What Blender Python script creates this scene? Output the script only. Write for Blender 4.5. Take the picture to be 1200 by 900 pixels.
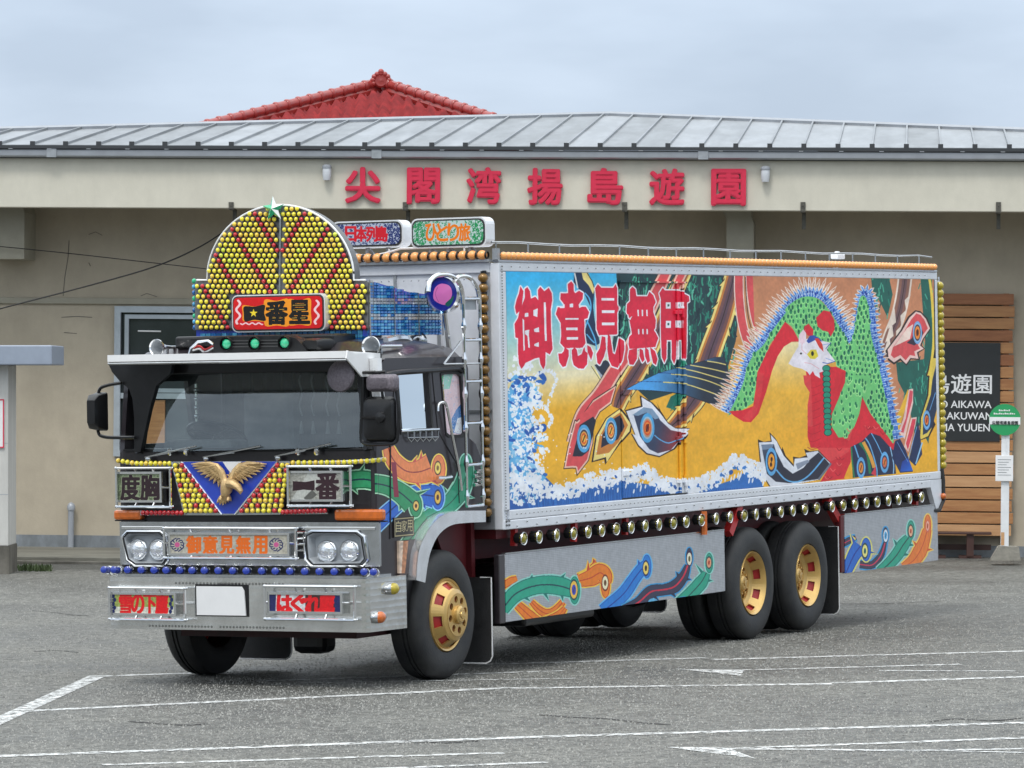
import bpy, bmesh, math, random
import numpy as np
from mathutils import Vector, Matrix
from mathutils.geometry import tessellate_polygon
random.seed(7)
rs = np.random.RandomState(5)
S = bpy.context.scene
for o in list(bpy.data.objects): bpy.data.objects.remove(o)
C = S.collection
PI = math.pi

# ------------------------------------------------------------------ camera
H = 2.4434                       # eye height above the asphalt under the front wheel
F = 5042.6                       # focal length in photo pixels (1200 px wide)
cam_d = bpy.data.cameras.new('camera'); cam = bpy.data.objects.new('camera', cam_d); C.objects.link(cam)
cam_d.sensor_width = 36; cam_d.lens = F / 1200 * 36
cam_d.clip_start = 0.5; cam_d.clip_end = 3000
cam.location = (0, 0, H); cam.rotation_euler = (PI / 2, 0, 0)
S.camera = cam

# ------------------------------------------------------------------ world: overcast daylight
SUN_EL, SUN_AZ = math.radians(58), math.radians(200)     # high, behind and left of the camera
W = bpy.data.worlds.new('World'); S.world = W; W.use_nodes = True
nt = W.node_tree; N = nt.nodes; L = nt.links; N.clear()
out = N.new('ShaderNodeOutputWorld'); bg = N.new('ShaderNodeBackground')
sky = N.new('ShaderNodeTexSky'); sky.sky_type = 'NISHITA'; sky.sun_disc = False
sky.sun_elevation = SUN_EL; sky.sun_rotation = SUN_AZ; sky.air_density = 1.0; sky.dust_density = 2.0
geo = N.new('ShaderNodeTexCoord'); sep = N.new('ShaderNodeSeparateXYZ'); L.new(geo.outputs['Generated'], sep.inputs[0])
mp = N.new('ShaderNodeMapping'); mp.inputs['Scale'].default_value = (8, 8, 26); L.new(geo.outputs['Generated'], mp.inputs[0])
nz = N.new('ShaderNodeTexNoise'); nz.inputs['Scale'].default_value = 1.0; nz.inputs['Detail'].default_value = 5; nz.inputs['Roughness'].default_value = .5
L.new(mp.outputs[0], nz.inputs['Vector'])
cr = N.new('ShaderNodeValToRGB'); cr.color_ramp.elements[0].position = .37; cr.color_ramp.elements[1].position = .61
cr.color_ramp.elements[0].color = (3.9, 4.65, 5.75, 1); cr.color_ramp.elements[1].color = (5.0, 5.85, 7.05, 1)
L.new(nz.outputs['Fac'], cr.inputs[0])
# an overcast sky is about three times brighter overhead than at the horizon
ab = N.new('ShaderNodeMath'); ab.operation = 'MULTIPLY_ADD'; ab.inputs[1].default_value = 3.2; ab.inputs[2].default_value = 1.0; ab.use_clamp = False
mx0 = N.new('ShaderNodeMath'); mx0.operation = 'MAXIMUM'; mx0.inputs[1].default_value = 0; L.new(sep.outputs[2], mx0.inputs[0]); L.new(mx0.outputs[0], ab.inputs[0])
vm = N.new('ShaderNodeVectorMath'); vm.operation = 'SCALE'; L.new(cr.outputs[0], vm.inputs[0]); L.new(ab.outputs[0], vm.inputs['Scale'])
tr_ = N.new('ShaderNodeValToRGB'); tr_.color_ramp.elements[0].position = .08; tr_.color_ramp.elements[1].position = .55       # cloud base turns from bluish at the horizon to a neutral white overhead
tr_.color_ramp.elements[0].color = (1, 1, 1, 1); tr_.color_ramp.elements[1].color = (1.12, 1.0, .84, 1); L.new(mx0.outputs[0], tr_.inputs[0])
tm = N.new('ShaderNodeVectorMath'); tm.operation = 'MULTIPLY'; L.new(vm.outputs[0], tm.inputs[0]); L.new(tr_.outputs[0], tm.inputs[1])
mix = N.new('ShaderNodeMix'); mix.data_type = 'RGBA'; mix.inputs['Factor'].default_value = .86
L.new(sky.outputs[0], mix.inputs['A']); L.new(tm.outputs[0], mix.inputs['B']); L.new(mix.outputs['Result'], bg.inputs[0])
bg.inputs['Strength'].default_value = 0.1
L.new(bg.outputs[0], out.inputs[0])
sd = bpy.data.lights.new('sun', 'SUN'); sd.energy = 1.3; sd.angle = math.radians(14); sd.color = (1, .97, .93)
so = bpy.data.objects.new('sun', sd); C.objects.link(so)
sdir = Vector((math.sin(SUN_AZ) * math.cos(SUN_EL), math.cos(SUN_AZ) * math.cos(SUN_EL), math.sin(SUN_EL)))
so.rotation_euler = sdir.to_track_quat('Z', 'Y').to_euler(); so.location = (-20, -20, 40)
S.view_settings.view_transform = 'Standard'; S.view_settings.look = 'None'
S.view_settings.exposure = 0.25; S.view_settings.gamma = 1; S.view_settings.use_curve_mapping = False
S.cycles.max_bounces = 6; S.cycles.transparent_max_bounces = 8

# ------------------------------------------------------------------ frames of reference
# truck frame: X rearwards, Y to its far side, Z up; measured from the photograph
TR = np.array([[.45152877, -.8920868, -.01740455], [.89213525, .45170313, -.00767967], [.01471263, -.01205962, .99981904]])
TT = np.array([-.45142755, 34.37401566, -2.44345498])
def ray(px, py): return np.array([(px - 600) / F, 1, (450.2 - py) / F])
_o = -TR.T @ TT
def T(px, py, axis, val):
    d = TR.T @ ray(px, py); s = (val - _o[axis]) / d[axis]; return _o + s * d
TM = Matrix([list(TR[i]) + [TT[i] + (H if i == 2 else 0)] for i in range(3)] + [[0, 0, 0, 1]])
# building frame: x along the facade, y into the building, z up, origin on the fascia straight ahead
BM = Matrix.Translation((0, 60.6, H)) @ Matrix.Rotation(math.radians(-5.3), 4, 'Z') @ Matrix.Rotation(math.radians(.48), 4, 'Y')
BI = np.array(BM.inverted())
def B(px, py, yl=0.0, slope=None):
    o = BI @ np.array([0, 0, H, 1]); r = ray(px, py); d = BI @ np.array([r[0], r[1], r[2], 0])
    if slope is None: s = (yl - o[1]) / d[1]
    else:                                # the roof plane z = z0 + k*(y-y0)
        z0, y0, k = slope; s = (z0 - k * y0 - o[2] + k * o[1]) / (d[2] - k * d[1])
    p = o + s * d; return Vector(p[:3])
# asphalt: falls gently across the lot, level in front of the building
def gz(x, y):
    z = H - 2.36147 + .0112023 * (x + .4529) - .00457413 * (y - 34.3734)
    t = min(1, max(0, (y - 45) / 10)); t = t * t * (3 - 2 * t)
    zb = -.03
    if x < -40 or x > 40: z = max(min(z, .6), -.6)
    return z * (1 - t) + zb * t
def G(px, py, up=0.0):
    r = ray(px, py); s = 30.0
    for _ in range(60):
        s = s + .8 * ((gz(r[0] * s, s) - H) / r[2] - s)
    return Vector((r[0] * s, s, gz(r[0] * s, s) + up))

# ------------------------------------------------------------------ objects
def tag(o, label=None, cat=None, group=None, kind=None):
    if label: o['label'] = label
    if cat: o['category'] = cat
    if group: o['group'] = group
    if kind: o['kind'] = kind
    return o
def empty(name, label, cat, M=None, loc=None, group=None):
    o = bpy.data.objects.new(name, None); C.objects.link(o); o.empty_display_size = .3
    if M is not None: o.matrix_world = M
    if loc is not None: o.location = loc
    return tag(o, label, cat, group)
class MB:
    def __init__(s): s.v = []; s.f = []; s.m = []; s.uv = None
    def add(s, vs, fs, m=0):
        n = len(s.v); s.v += [tuple(float(c) for c in v) for v in vs]; s.f += [tuple(n + i for i in f) for f in fs]; s.m += [m] * len(fs); return s
    def box(s, a, b, m=0, M=None):
        x0, y0, z0 = [min(p, q) for p, q in zip(a, b)]; x1, y1, z1 = [max(p, q) for p, q in zip(a, b)]
        vs = [(x0, y0, z0), (x1, y0, z0), (x1, y1, z0), (x0, y1, z0), (x0, y0, z1), (x1, y0, z1), (x1, y1, z1), (x0, y1, z1)]
        if M is not None: vs = [M @ Vector(v) for v in vs]
        return s.add(vs, [(3, 2, 1, 0), (4, 5, 6, 7), (0, 1, 5, 4), (1, 2, 6, 5), (2, 3, 7, 6), (3, 0, 4, 7)], m)
    def plate(s, loops, axis, a, b, m=0, mside=None):
        """flat plate with holes: loops of 2-D points; axis = its normal; from a to b"""
        def P(p, w): 
            return (w, p[0], p[1]) if axis == 0 else ((p[0], w, p[1]) if axis == 1 else (p[0], p[1], w))
        allp = [p for l in loops for p in l]
        tr = tessellate_polygon([[Vector((p[0], p[1], 0)) for p in l] for l in loops]); n = len(allp)
        s.add([P(p, a) for p in allp], tr, m); s.add([P(p, b) for p in allp], [t[::-1] for t in tr], m)
        for l in loops:
            k = len(l); s.add([P(p, a) for p in l] + [P(p, b) for p in l], [(i, (i + 1) % k, k + (i + 1) % k, k + i) for i in range(k)], m if mside is None else mside)
        return s
    def tube(s, path, r, n=8, m=0, closed=False, rads=None):
        path = [Vector(p) for p in path]; k = len(path); vs = []; up = None
        for i, p in enumerate(path):
            if closed: d = path[(i + 1) % k] - path[i - 1]
            else: d = path[min(i + 1, k - 1)] - path[max(i - 1, 0)]
            d.normalize()
            if up is None: up = d.orthogonal().normalized()
            else: up = (up - d * up.dot(d)).normalized()
            w = d.cross(up); rr = rads[i] if rads else r
            vs += [p + (up * math.cos(2 * PI * j / n) + w * math.sin(2 * PI * j / n)) * rr for j in range(n)]
        fs = [(i * n + j, i * n + (j + 1) % n, ((i + 1) % k) * n + (j + 1) % n, ((i + 1) % k) * n + j) for i in range(k if closed else k - 1) for j in range(n)]
        if not closed: fs += [tuple(range(n))[::-1], tuple((k - 1) * n + j for j in range(n))]
        return s.add(vs, fs, m)
    def lathe(s, prof, c=(0, 0, 0), axis=(0, -1, 0), n=24, m=0, a0=0):
        """prof: (radius, distance along axis)"""
        ax = Vector(axis).normalized(); u = ax.orthogonal().normalized(); w = ax.cross(u); c = Vector(c); vs = []; k = len(prof)
        for r, d in prof: vs += [c + ax * d + (u * math.cos(a0 + 2 * PI * j / n) + w * math.sin(a0 + 2 * PI * j / n)) * r for j in range(n)]
        fs = [(i * n + j, i * n + (j + 1) % n, (i + 1) * n + (j + 1) % n, (i + 1) * n + j) for i in range(k - 1) for j in range(n)]
        return s.add(vs, fs, m)
    def ball(s, c, r, n=8, k=5, m=0, sc=(1, 1, 1)):
        vs = [(c[0], c[1], c[2] + r * sc[2])]
        for i in range(1, k): 
            t = PI * i / k; vs += [(c[0] + r * sc[0] * math.sin(t) * math.cos(2 * PI * j / n), c[1] + r * sc[1] * math.sin(t) * math.sin(2 * PI * j / n), c[2] + r * sc[2] * math.cos(t)) for j in range(n)]
        vs.append((c[0], c[1], c[2] - r * sc[2])); q = len(vs) - 1
        fs = [(0, 1 + j, 1 + (j + 1) % n) for j in range(n)] + [(q, q - n + (j + 1) % n, q - n + j) for j in range(n)]
        fs += [(1 + i * n + j, 1 + (i + 1) * n + j, 1 + (i + 1) * n + (j + 1) % n, 1 + i * n + (j + 1) % n) for i in range(k - 2) for j in range(n)]
        return s.add(vs, fs, m)
    def mesh(s, name, mats):
        me = bpy.data.meshes.new(name); me.from_pydata(s.v, [], s.f)
        for m in (mats if isinstance(mats, (list, tuple)) else [mats]): me.materials.append(m)
        me.polygons.foreach_set('material_index', s.m); me.update()
        bm = bmesh.new(); bm.from_mesh(me); bmesh.ops.recalc_face_normals(bm, faces=bm.faces); bm.to_mesh(me); bm.free()
        return me
    def build(s, name, mats, parent=None, smooth=False, bevel=0, uv=None, label=None, loc=None, kind=None):
        me = s.mesh(name, mats)
        if uv:                                  # planar: (axis_u, u0, u1, axis_v, v0, v1)
            au, u0, u1, av, v0, v1 = uv; l = me.uv_layers.new(name='UVMap')
            for lp in me.loops:
                co = me.vertices[lp.vertex_index].co; l.data[lp.index].uv = ((co[au] - u0) / (u1 - u0), (co[av] - v0) / (v1 - v0))
        o = bpy.data.objects.new(name, me); C.objects.link(o)
        if parent: o.parent = parent
        if loc is not None: o.location = loc
        if smooth: sm(me)
        if bevel:
            b = o.modifiers.new('bevel', 'BEVEL'); b.width = bevel; b.segments = 2; b.limit_method = 'ANGLE'; b.angle_limit = .6
        return tag(o, label, kind=kind)
def sm(me, ang=40):
    me.polygons.foreach_set('use_smooth', [True] * len(me.polygons))
    try:
        bm = bmesh.new(); bm.from_mesh(me)
        for e in bm.edges:
            if len(e.link_faces) == 2 and e.calc_face_angle(0) > math.radians(ang): e.smooth = False
        bm.to_mesh(me); bm.free()
    except Exception: pass
def inst(me, name, parent, loc, rot=None, sc=None, label=None):
    o = bpy.data.objects.new(name, me); C.objects.link(o); o.parent = parent; o.location = loc
    if rot is not None: o.rotation_euler = rot
    if sc is not None: o.scale = sc
    return tag(o, label)

# ------------------------------------------------------------------ materials
def s2l(c): return tuple(((v / 255) / 12.92 if v <= 10 else ((v / 255 + .055) / 1.055) ** 2.4) for v in c[:3])
def mat(name, col, rough=.5, metal=0., var=.0, vs=8., bump=0., bs=60., coat=0., spec=.5, col2=None, stretch=(1, 1, 1), emit=None, alpha=1, det=6):
    m = bpy.data.materials.new(name); m.use_nodes = True; n = m.node_tree.nodes; l = m.node_tree.links
    b = n['Principled BSDF']; b.inputs['Roughness'].default_value = rough; b.inputs['Metallic'].default_value = metal
    b.inputs['Coat Weight'].default_value = coat; b.inputs['Specular IOR Level'].default_value = spec
    b.inputs['Base Color'].default_value = (*col, 1)
    tc = n.new('ShaderNodeTexCoord'); mpp = n.new('ShaderNodeMapping'); mpp.inputs['Scale'].default_value = stretch; l.new(tc.outputs['Object'], mpp.inputs[0])
    if var or col2:
        z = n.new('ShaderNodeTexNoise'); z.inputs['Scale'].default_value = vs; z.inputs['Detail'].default_value = det; z.inputs['Roughness'].default_value = .62; l.new(mpp.outputs[0], z.inputs['Vector'])
        r = n.new('ShaderNodeValToRGB'); r.color_ramp.elements[0].position = .3; r.color_ramp.elements[1].position = .7
        c2 = col2 or tuple(min(1, v * (1 + var)) for v in col); c1 = col if col2 else tuple(v * (1 - var) for v in col)
        r.color_ramp.elements[0].color = (*c1, 1); r.color_ramp.elements[1].color = (*c2, 1)
        l.new(z.outputs['Fac'], r.inputs[0]); l.new(r.outputs[0], b.inputs['Base Color'])
        rr = n.new('ShaderNodeMapRange'); rr.inputs['To Min'].default_value = max(0, rough - .08); rr.inputs['To Max'].default_value = min(1, rough + .1); l.new(z.outputs['Fac'], rr.inputs[0]); l.new(rr.outputs[0], b.inputs['Roughness'])
    if bump:
        z2 = n.new('ShaderNodeTexNoise'); z2.inputs['Scale'].default_value = bs; z2.inputs['Detail'].default_value = 4; l.new(mpp.outputs[0], z2.inputs['Vector'])
        bp = n.new('ShaderNodeBump'); bp.inputs['Strength'].default_value = bump; bp.inputs['Distance'].default_value = .02; l.new(z2.outputs['Fac'], bp.inputs['Height']); l.new(bp.outputs[0], b.inputs['Normal'])
    if emit: b.inputs['Emission Color'].default_value = (*emit[:3], 1); b.inputs['Emission Strength'].default_value = emit[3]
    return m
def streak(m, amt=.25, sc=(5, 5, .35), lo=.42, hi=.62):      # rain streaks running down a surface
    n = m.node_tree.nodes; l = m.node_tree.links; b = n['Principled BSDF']; src = b.inputs['Base Color'].links[0].from_socket
    tc = n['Texture Coordinate']; mp_ = n.new('ShaderNodeMapping'); mp_.inputs['Scale'].default_value = sc; l.new(tc.outputs['Object'], mp_.inputs[0])
    z = n.new('ShaderNodeTexNoise'); z.inputs['Scale'].default_value = 1; z.inputs['Detail'].default_value = 7; z.inputs['Roughness'].default_value = .7; l.new(mp_.outputs[0], z.inputs['Vector'])
    r = n.new('ShaderNodeValToRGB'); r.color_ramp.elements[0].position = lo; r.color_ramp.elements[1].position = hi; r.color_ramp.elements[0].color = (1 - amt, 1 - amt, 1 - amt * 1.05, 1); r.color_ramp.elements[1].color = (1.03, 1.03, 1.03, 1); l.new(z.outputs['Fac'], r.inputs[0])
    x = n.new('ShaderNodeMix'); x.data_type = 'RGBA'; x.blend_type = 'MULTIPLY'; x.inputs['Factor'].default_value = 1; l.new(src, x.inputs['A']); l.new(r.outputs[0], x.inputs['B']); l.new(x.outputs['Result'], b.inputs['Base Color']); return m
def swirl(name, col, rough, scale=22, strength=.35):      # brushed metal with rows of round polishing marks
    m = mat(name, col, rough, .9, var=.12, vs=5); n = m.node_tree.nodes; l = m.node_tree.links; b = n['Principled BSDF']
    tc = n['Texture Coordinate']; v = n.new('ShaderNodeTexVoronoi'); v.inputs['Scale'].default_value = scale; v.inputs['Randomness'].default_value = .12; l.new(tc.outputs['Object'], v.inputs['Vector'])
    bp = n.new('ShaderNodeBump'); bp.inputs['Strength'].default_value = strength; bp.inputs['Distance'].default_value = .01
    l.new(v.outputs['Distance'], bp.inputs['Height']); l.new(bp.outputs[0], b.inputs['Normal'])
    return m
def glass(name, tint, ior=1.6, trans=.8):
    m = bpy.data.materials.new(name); m.use_nodes = True; n = m.node_tree.nodes; l = m.node_tree.links; n.clear()
    o = n.new('ShaderNodeOutputMaterial'); g = n.new('ShaderNodeBsdfGlossy'); g.inputs['Roughness'].default_value = .03; g.inputs['Color'].default_value = (.9, .97, 1, 1)
    t = n.new('ShaderNodeBsdfTransparent'); t.inputs['Color'].default_value = (*tint, 1)
    d = n.new('ShaderNodeBsdfDiffuse'); d.inputs['Color'].default_value = (.36, .44, .45, 1)
    zz = n.new('ShaderNodeTexNoise'); zz.inputs['Scale'].default_value = 3; rr = n.new('ShaderNodeMapRange'); rr.inputs['To Min'].default_value = (1 - trans) * .6; rr.inputs['To Max'].default_value = (1 - trans) * 1.4
    l.new(zz.outputs['Fac'], rr.inputs[0])
    f = n.new('ShaderNodeFresnel'); f.inputs['IOR'].default_value = ior
    m0 = n.new('ShaderNodeMixShader'); l.new(rr.outputs[0], m0.inputs[0]); l.new(t.outputs[0], m0.inputs[1]); l.new(d.outputs[0], m0.inputs[2])
    mm = n.new('ShaderNodeMixShader'); l.new(f.outputs[0], mm.inputs[0]); l.new(m0.outputs[0], mm.inputs[1]); l.new(g.outputs[0], mm.inputs[2]); l.new(mm.outputs[0], o.inputs[0])
    return m
M = {}
M['chrome'] = mat('chrome', (.78, .79, .8), .1, 1., var=.05, vs=12)
M['chromerough'] = mat('dull_chrome', (.50, .51, .52), .2, .95, var=.12, vs=10)
M['steel'] = swirl('swirled_steel', (.68, .68, .66), .17, 20, .22)
M['alu'] = mat('silver_frame', (.68, .70, .74), .4, .1, var=.07, vs=6, bump=.05, bs=30)
M['aludk'] = mat('weathered_aluminium', (.36, .38, .40), .45, .5, var=.2, vs=5, bump=.08, bs=30)
M['whitem'] = mat('white_metal', (.78, .79, .8), .3, .2, var=.05)
M['black'] = mat('black_paint', (.009, .009, .010), .35, var=.3, coat=.2, spec=.3)
M['blackr'] = mat('black_rubber', (.02, .02, .021), .62, var=.3, bump=.2, bs=90)
M['plum'] = mat('plum_black_paint', (.026, .021, .025), .3, .1, var=.3, vs=4, coat=.4)
M['plumrough'] = mat('glitter_plum', (.16, .14, .16), .45, .4, var=.35, vs=60, bump=.3, bs=300)
M['red'] = mat('dark_red_paint', (.085, .006, .009), .5, var=.35, vs=3)
M['redbright'] = mat('red_paint', (.42, .02, .02), .4, var=.25, vs=4)
M['tyre'] = mat('tyre_rubber', (.013, .014, .017), .62, col2=(.034, .034, .033), vs=7, bump=.15, bs=80)
M['gold'] = mat('gold_paint', (.62, .40, .13), .3, .55, var=.12, vs=7, coat=.3)
M['brass'] = mat('amber_glass', (.21, .105, .014), .12, .3, var=.2, vs=30, coat=.6)
M['brassy'] = mat('mustard_glass', (.42, .33, .02), .2, .1, var=.15, vs=30, coat=.6)
M['orange'] = mat('orange_lens', (.85, .36, .10), .25, var=.08, coat=.5)
M['amberlens'] = mat('amber_lens', (.55, .12, .01), .15, var=.2, vs=20, coat=.7)
M['yellow'] = mat('yellow_lens', (.86, .74, .05), .22, var=.1, vs=30, coat=.6)
M['yellow2'] = mat('gold_yellow_lens', (.88, .62, .07), .22, var=.1, vs=30, coat=.6)
M['yellow3'] = mat('lime_yellow_lens', (.66, .74, .06), .22, var=.1, vs=30, coat=.6)
M['redlens'] = mat('red_lens', (.55, .02, .03), .2, var=.1, coat=.6)
M['bluelens'] = mat('blue_lens', (.010, .035, .32), .2, var=.2, vs=30, coat=.7)
M['greenlens'] = mat('green_lens', (.02, .42, .20), .18, var=.2, vs=40, coat=.7)
M['socket'] = mat('dark_socket', (.03, .03, .03), .5)
M['glass'] = glass('windscreen_glass', (.80, .90, .88), 1.95, .955)
M['glasscl'] = glass('side_glass', (.86, .93, .91), 1.7, .62)
M['lens'] = mat('lamp_lens', (.72, .74, .76), .08, .75, var=.2, vs=25, bump=.4, bs=40)
M['crystalb'] = mat('blue_crystal', (.015, .15, .44), .08, .35, var=.5, vs=18, coat=.8)
M['crystall'] = mat('pale_blue_crystal', (.08, .36, .62), .08, .3, var=.4, vs=18, coat=.8)
M['crystalw'] = mat('clear_crystal', (.45, .48, .52), .06, .5, var=.3, vs=18, coat=.8)
M['eagle'] = mat('old_gold_casting', (.58, .40, .19), .42, .3, var=.25, vs=20, bump=.2, bs=60)
M['bluepaint'] = mat('royal_blue_paint', (.015, .05, .42), .3, var=.12, coat=.5)
M['plate'] = mat('blank_plate', (.70, .70, .70), .5, var=.03)
M['rope'] = mat('matt_black', (.015, .015, .016), .6)
M['interior'] = mat('cab_trim', (.03, .032, .034), .7, var=.3)
M['cloth'] = mat('grey_cloth', (.22, .22, .23), .9, var=.2)
M['white'] = mat('white_trim', (.75, .75, .75), .5, var=.04)

# ------------------------------------------------------------------ flat painted artwork, rasterised in memory
_gc = {}
def glyph(ch):
    if ch in _gc: return _gc[ch]
    c = bpy.data.curves.new('g', 'FONT'); c.body = ch; c.resolution_u = 4; o = bpy.data.objects.new('g', c); C.objects.link(o)
    bpy.context.view_layer.update(); me = o.to_mesh(); me.calc_loop_triangles()
    v = np.array([(q.co.x, q.co.y) for q in me.vertices]); t = [tuple(q.vertices) for q in me.loop_triangles]
    o.to_mesh_clear(); bpy.data.objects.remove(o); bpy.data.curves.remove(c)
    mn = v.min(0); mxx = v.max(0); _gc[ch] = ((v - mn) / (mxx - mn), t); return _gc[ch]
def dil(m, n):
    for i in range(n):
        a = m.copy(); a[1:] |= m[:-1]; a[:-1] |= m[1:]; a[:, 1:] |= m[:, :-1]; a[:, :-1] |= m[:, 1:]
        if i % 2: a[1:, 1:] |= m[:-1, :-1]; a[:-1, 1:] |= m[1:, :-1]; a[1:, :-1] |= m[:-1, 1:]; a[:-1, :-1] |= m[1:, 1:]
        m = a
    return m
def spl(p, n=8, closed=False):
    p = [np.array(q, float) for q in p]; k = len(p); o = []
    for i in range(k if closed else k - 1):
        a, b, c, d = (p[(i - 1) % k], p[i], p[(i + 1) % k], p[(i + 2) % k]) if closed else (p[max(i - 1, 0)], p[i], p[i + 1], p[min(i + 2, k - 1)])
        for j in range(n):
            t = j / n; o.append(.5 * ((2 * b) + (-a + c) * t + (2 * a - 5 * b + 4 * c - d) * t * t + (-a + 3 * b - 3 * c + d) * t ** 3))
    if not closed: o.append(p[-1])
    return o
def band(sp, w):
    sp = [np.array(q, float) for q in sp]; k = len(sp); l = []; r = []
    for i in range(k):
        d = sp[min(i + 1, k - 1)] - sp[max(i - 1, 0)]; d = d / (np.hypot(*d) + 1e-9); nn = np.array([-d[1], d[0]])
        ww = w if np.isscalar(w) else np.interp(i / (k - 1), np.linspace(0, 1, len(w)), w)
        l.append(sp[i] + nn * ww / 2); r.append(sp[i] - nn * ww / 2)
    return l + r[::-1]
class Canvas:
    def layered(s, pts, cols, steps):
        m = s.full(s.mask(pts))
        for c, k in zip(cols, steps):
            s.a[m] = np.array(c) / 255.; m = ~dil(~m, k)

    def __init__(s, w, h, fmap, bgc):
        s.w, s.h = w, h; s.a = np.empty((h, w, 3), np.float32); s.a[:] = np.array(bgc) / 255.; s.fmap = fmap
    def mask(s, pts, mapped=False):
        q = np.array([p if mapped else s.fmap(p[0], p[1]) for p in pts], float); x0 = max(0, int(q[:, 0].min())); x1 = min(s.w, int(q[:, 0].max()) + 2); y0 = max(0, int(q[:, 1].min())); y1 = min(s.h, int(q[:, 1].max()) + 2)
        if x1 <= x0 or y1 <= y0: return None
        m = np.zeros((y1 - y0, x1 - x0), bool); Y = np.arange(y0, y1) + .5; X = np.arange(x0, x1) + .5
        for i in range(len(q)):
            (ax, ay), (bx, by) = q[i - 1], q[i]
            if ay == by: continue
            rr = np.nonzero((ay > Y) != (by > Y))[0]
            if len(rr) == 0: continue
            xc = ax + (Y[rr] - ay) * (bx - ax) / (by - ay); m[rr] ^= X[None, :] < xc[:, None]
        return m, x0, y0
    def put(s, mm, c, al=1.):
        if mm is None: return
        m, x0, y0 = mm; v = s.a[y0:y0 + m.shape[0], x0:x0 + m.shape[1]]; v[m] = v[m] * (1 - al) + np.array(c) / 255. * al
    def poly(s, pts, c, al=1.): s.put(s.mask(pts), c, al)
    def grad(s, pts, c1, c2, p1, p2):
        mm = s.mask(pts)
        if mm is None: return
        m, x0, y0 = mm; a = np.array(s.fmap(*p1)); b = np.array(s.fmap(*p2)); d = b - a
        yy, xx = np.mgrid[y0:y0 + m.shape[0], x0:x0 + m.shape[1]]; t = np.clip(((xx - a[0]) * d[0] + (yy - a[1]) * d[1]) / (d @ d), 0, 1)[..., None]
        v = s.a[y0:y0 + m.shape[0], x0:x0 + m.shape[1]]; g = np.array(c1) / 255. * (1 - t) + np.array(c2) / 255. * t; v[m] = g[m]
    def line(s, pts, w, c, al=1.): s.poly(band(pts, w), c, al)
    def ell(s, x, y, rx, ry, c, al=1., n=20, rot=0):
        cs, sn = math.cos(rot), math.sin(rot)
        s.poly([(x + rx * math.cos(t) * cs - ry * math.sin(t) * sn, y + rx * math.cos(t) * sn + ry * math.sin(t) * cs) for t in np.linspace(0, 2 * PI, n, endpoint=False)], c, al)
    def full(s, mm):
        f = np.zeros((s.h, s.w), bool)
        if mm is not None: m, x0, y0 = mm; f[y0:y0 + m.shape[0], x0:x0 + m.shape[1]] |= m
        return f
    def text(s, st, x0, y0, x1, y1, c, bold=0, outline=None, on=0, gap=.08, skew=0.):
        k = len(st); cw = (x1 - x0) / (k + gap * (k - 1)); F_ = np.zeros((s.h, s.w), bool)
        for i, ch in enumerate(st):
            v, t = glyph(ch); ax = x0 + i * cw * (1 + gap); sy = skew * (ax - x0)
            small = ch in 'りぐの一'
            P = [s.fmap(ax + q[0] * cw, y1 + sy - (q[1] if ch != '一' else .4 + q[1] * .2) * (y1 - y0)) for q in v]
            for tr in t:
                mm = s.mask([P[j] for j in tr], True)
                if mm is not None: m, a, b = mm; F_[b:b + m.shape[0], a:a + m.shape[1]] |= m
        F_ = dil(F_, bold)
        if outline is not None: O_ = dil(F_, on); s.a[O_] = np.array(outline) / 255.
        s.a[F_] = np.array(c) / 255.
    def soften(s, k=1):
        for _ in range(k): s.a = (s.a * 2 + np.roll(s.a, 1, 0) + np.roll(s.a, -1, 0) + np.roll(s.a, 1, 1) + np.roll(s.a, -1, 1)) / 6
    def brush(s, amp=.1, cell=26):
        for c_, a_ in ((cell, amp), (cell // 3, amp * .6)):
            g = rs.rand(s.h // c_ + 3, s.w // c_ + 3); yi = np.arange(s.h) / c_; xi = np.arange(s.w) / c_; y0, x0 = yi.astype(int), xi.astype(int); fy_, fx_ = (yi - y0)[:, None], (xi - x0)[None]; fy_ = fy_ * fy_ * (3 - 2 * fy_); fx_ = fx_ * fx_ * (3 - 2 * fx_)
            v = g[y0][:, x0] * (1 - fy_) * (1 - fx_) + g[y0 + 1][:, x0] * fy_ * (1 - fx_) + g[y0][:, x0 + 1] * (1 - fy_) * fx_ + g[y0 + 1][:, x0 + 1] * fy_ * fx_
            s.a *= (1 + a_ * (v[..., None] - .5) * 2)
    def noise(s, amp):
        h2, w2 = s.h // 6 + 2, s.w // 6 + 2; n = rs.rand(h2, w2); n = np.kron(n, np.ones((6, 6)))[:s.h, :s.w]
        for _ in range(3): n = (n + np.roll(n, 2, 0) + np.roll(n, 2, 1) + np.roll(n, -2, 0) + np.roll(n, -2, 1)) / 5
        s.a *= (1 + amp * (n[..., None] - .5) * 2)
    def material(s, name, rough=.35, metal=0., coat=.3, spec=.4, gain=1.0, alpha=None, bump=0):
        im = bpy.data.images.new(name, s.w, s.h); b = np.ones((s.h, s.w, 4), np.float32); b[..., :3] = np.clip(s.a, 0, 1)[::-1]
        im.pixels.foreach_set(b.ravel()); im.update(); im.pack()
        m = mat(name, (1, 1, 1), rough, metal, coat=coat, bump=bump, bs=40, spec=spec); n = m.node_tree.nodes; t = n.new('ShaderNodeTexImage'); t.image = im; t.interpolation = 'Linear'; t.extension = 'EXTEND'
        uvn = n.new('ShaderNodeUVMap'); m.node_tree.links.new(uvn.outputs[0], t.inputs[0])
        hs = n.new('ShaderNodeHueSaturation'); hs.inputs['Value'].default_value = gain; m.node_tree.links.new(t.outputs[0], hs.inputs['Color']); m.node_tree.links.new(hs.outputs[0], n['Principled BSDF'].inputs['Base Color'])
        return m
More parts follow.
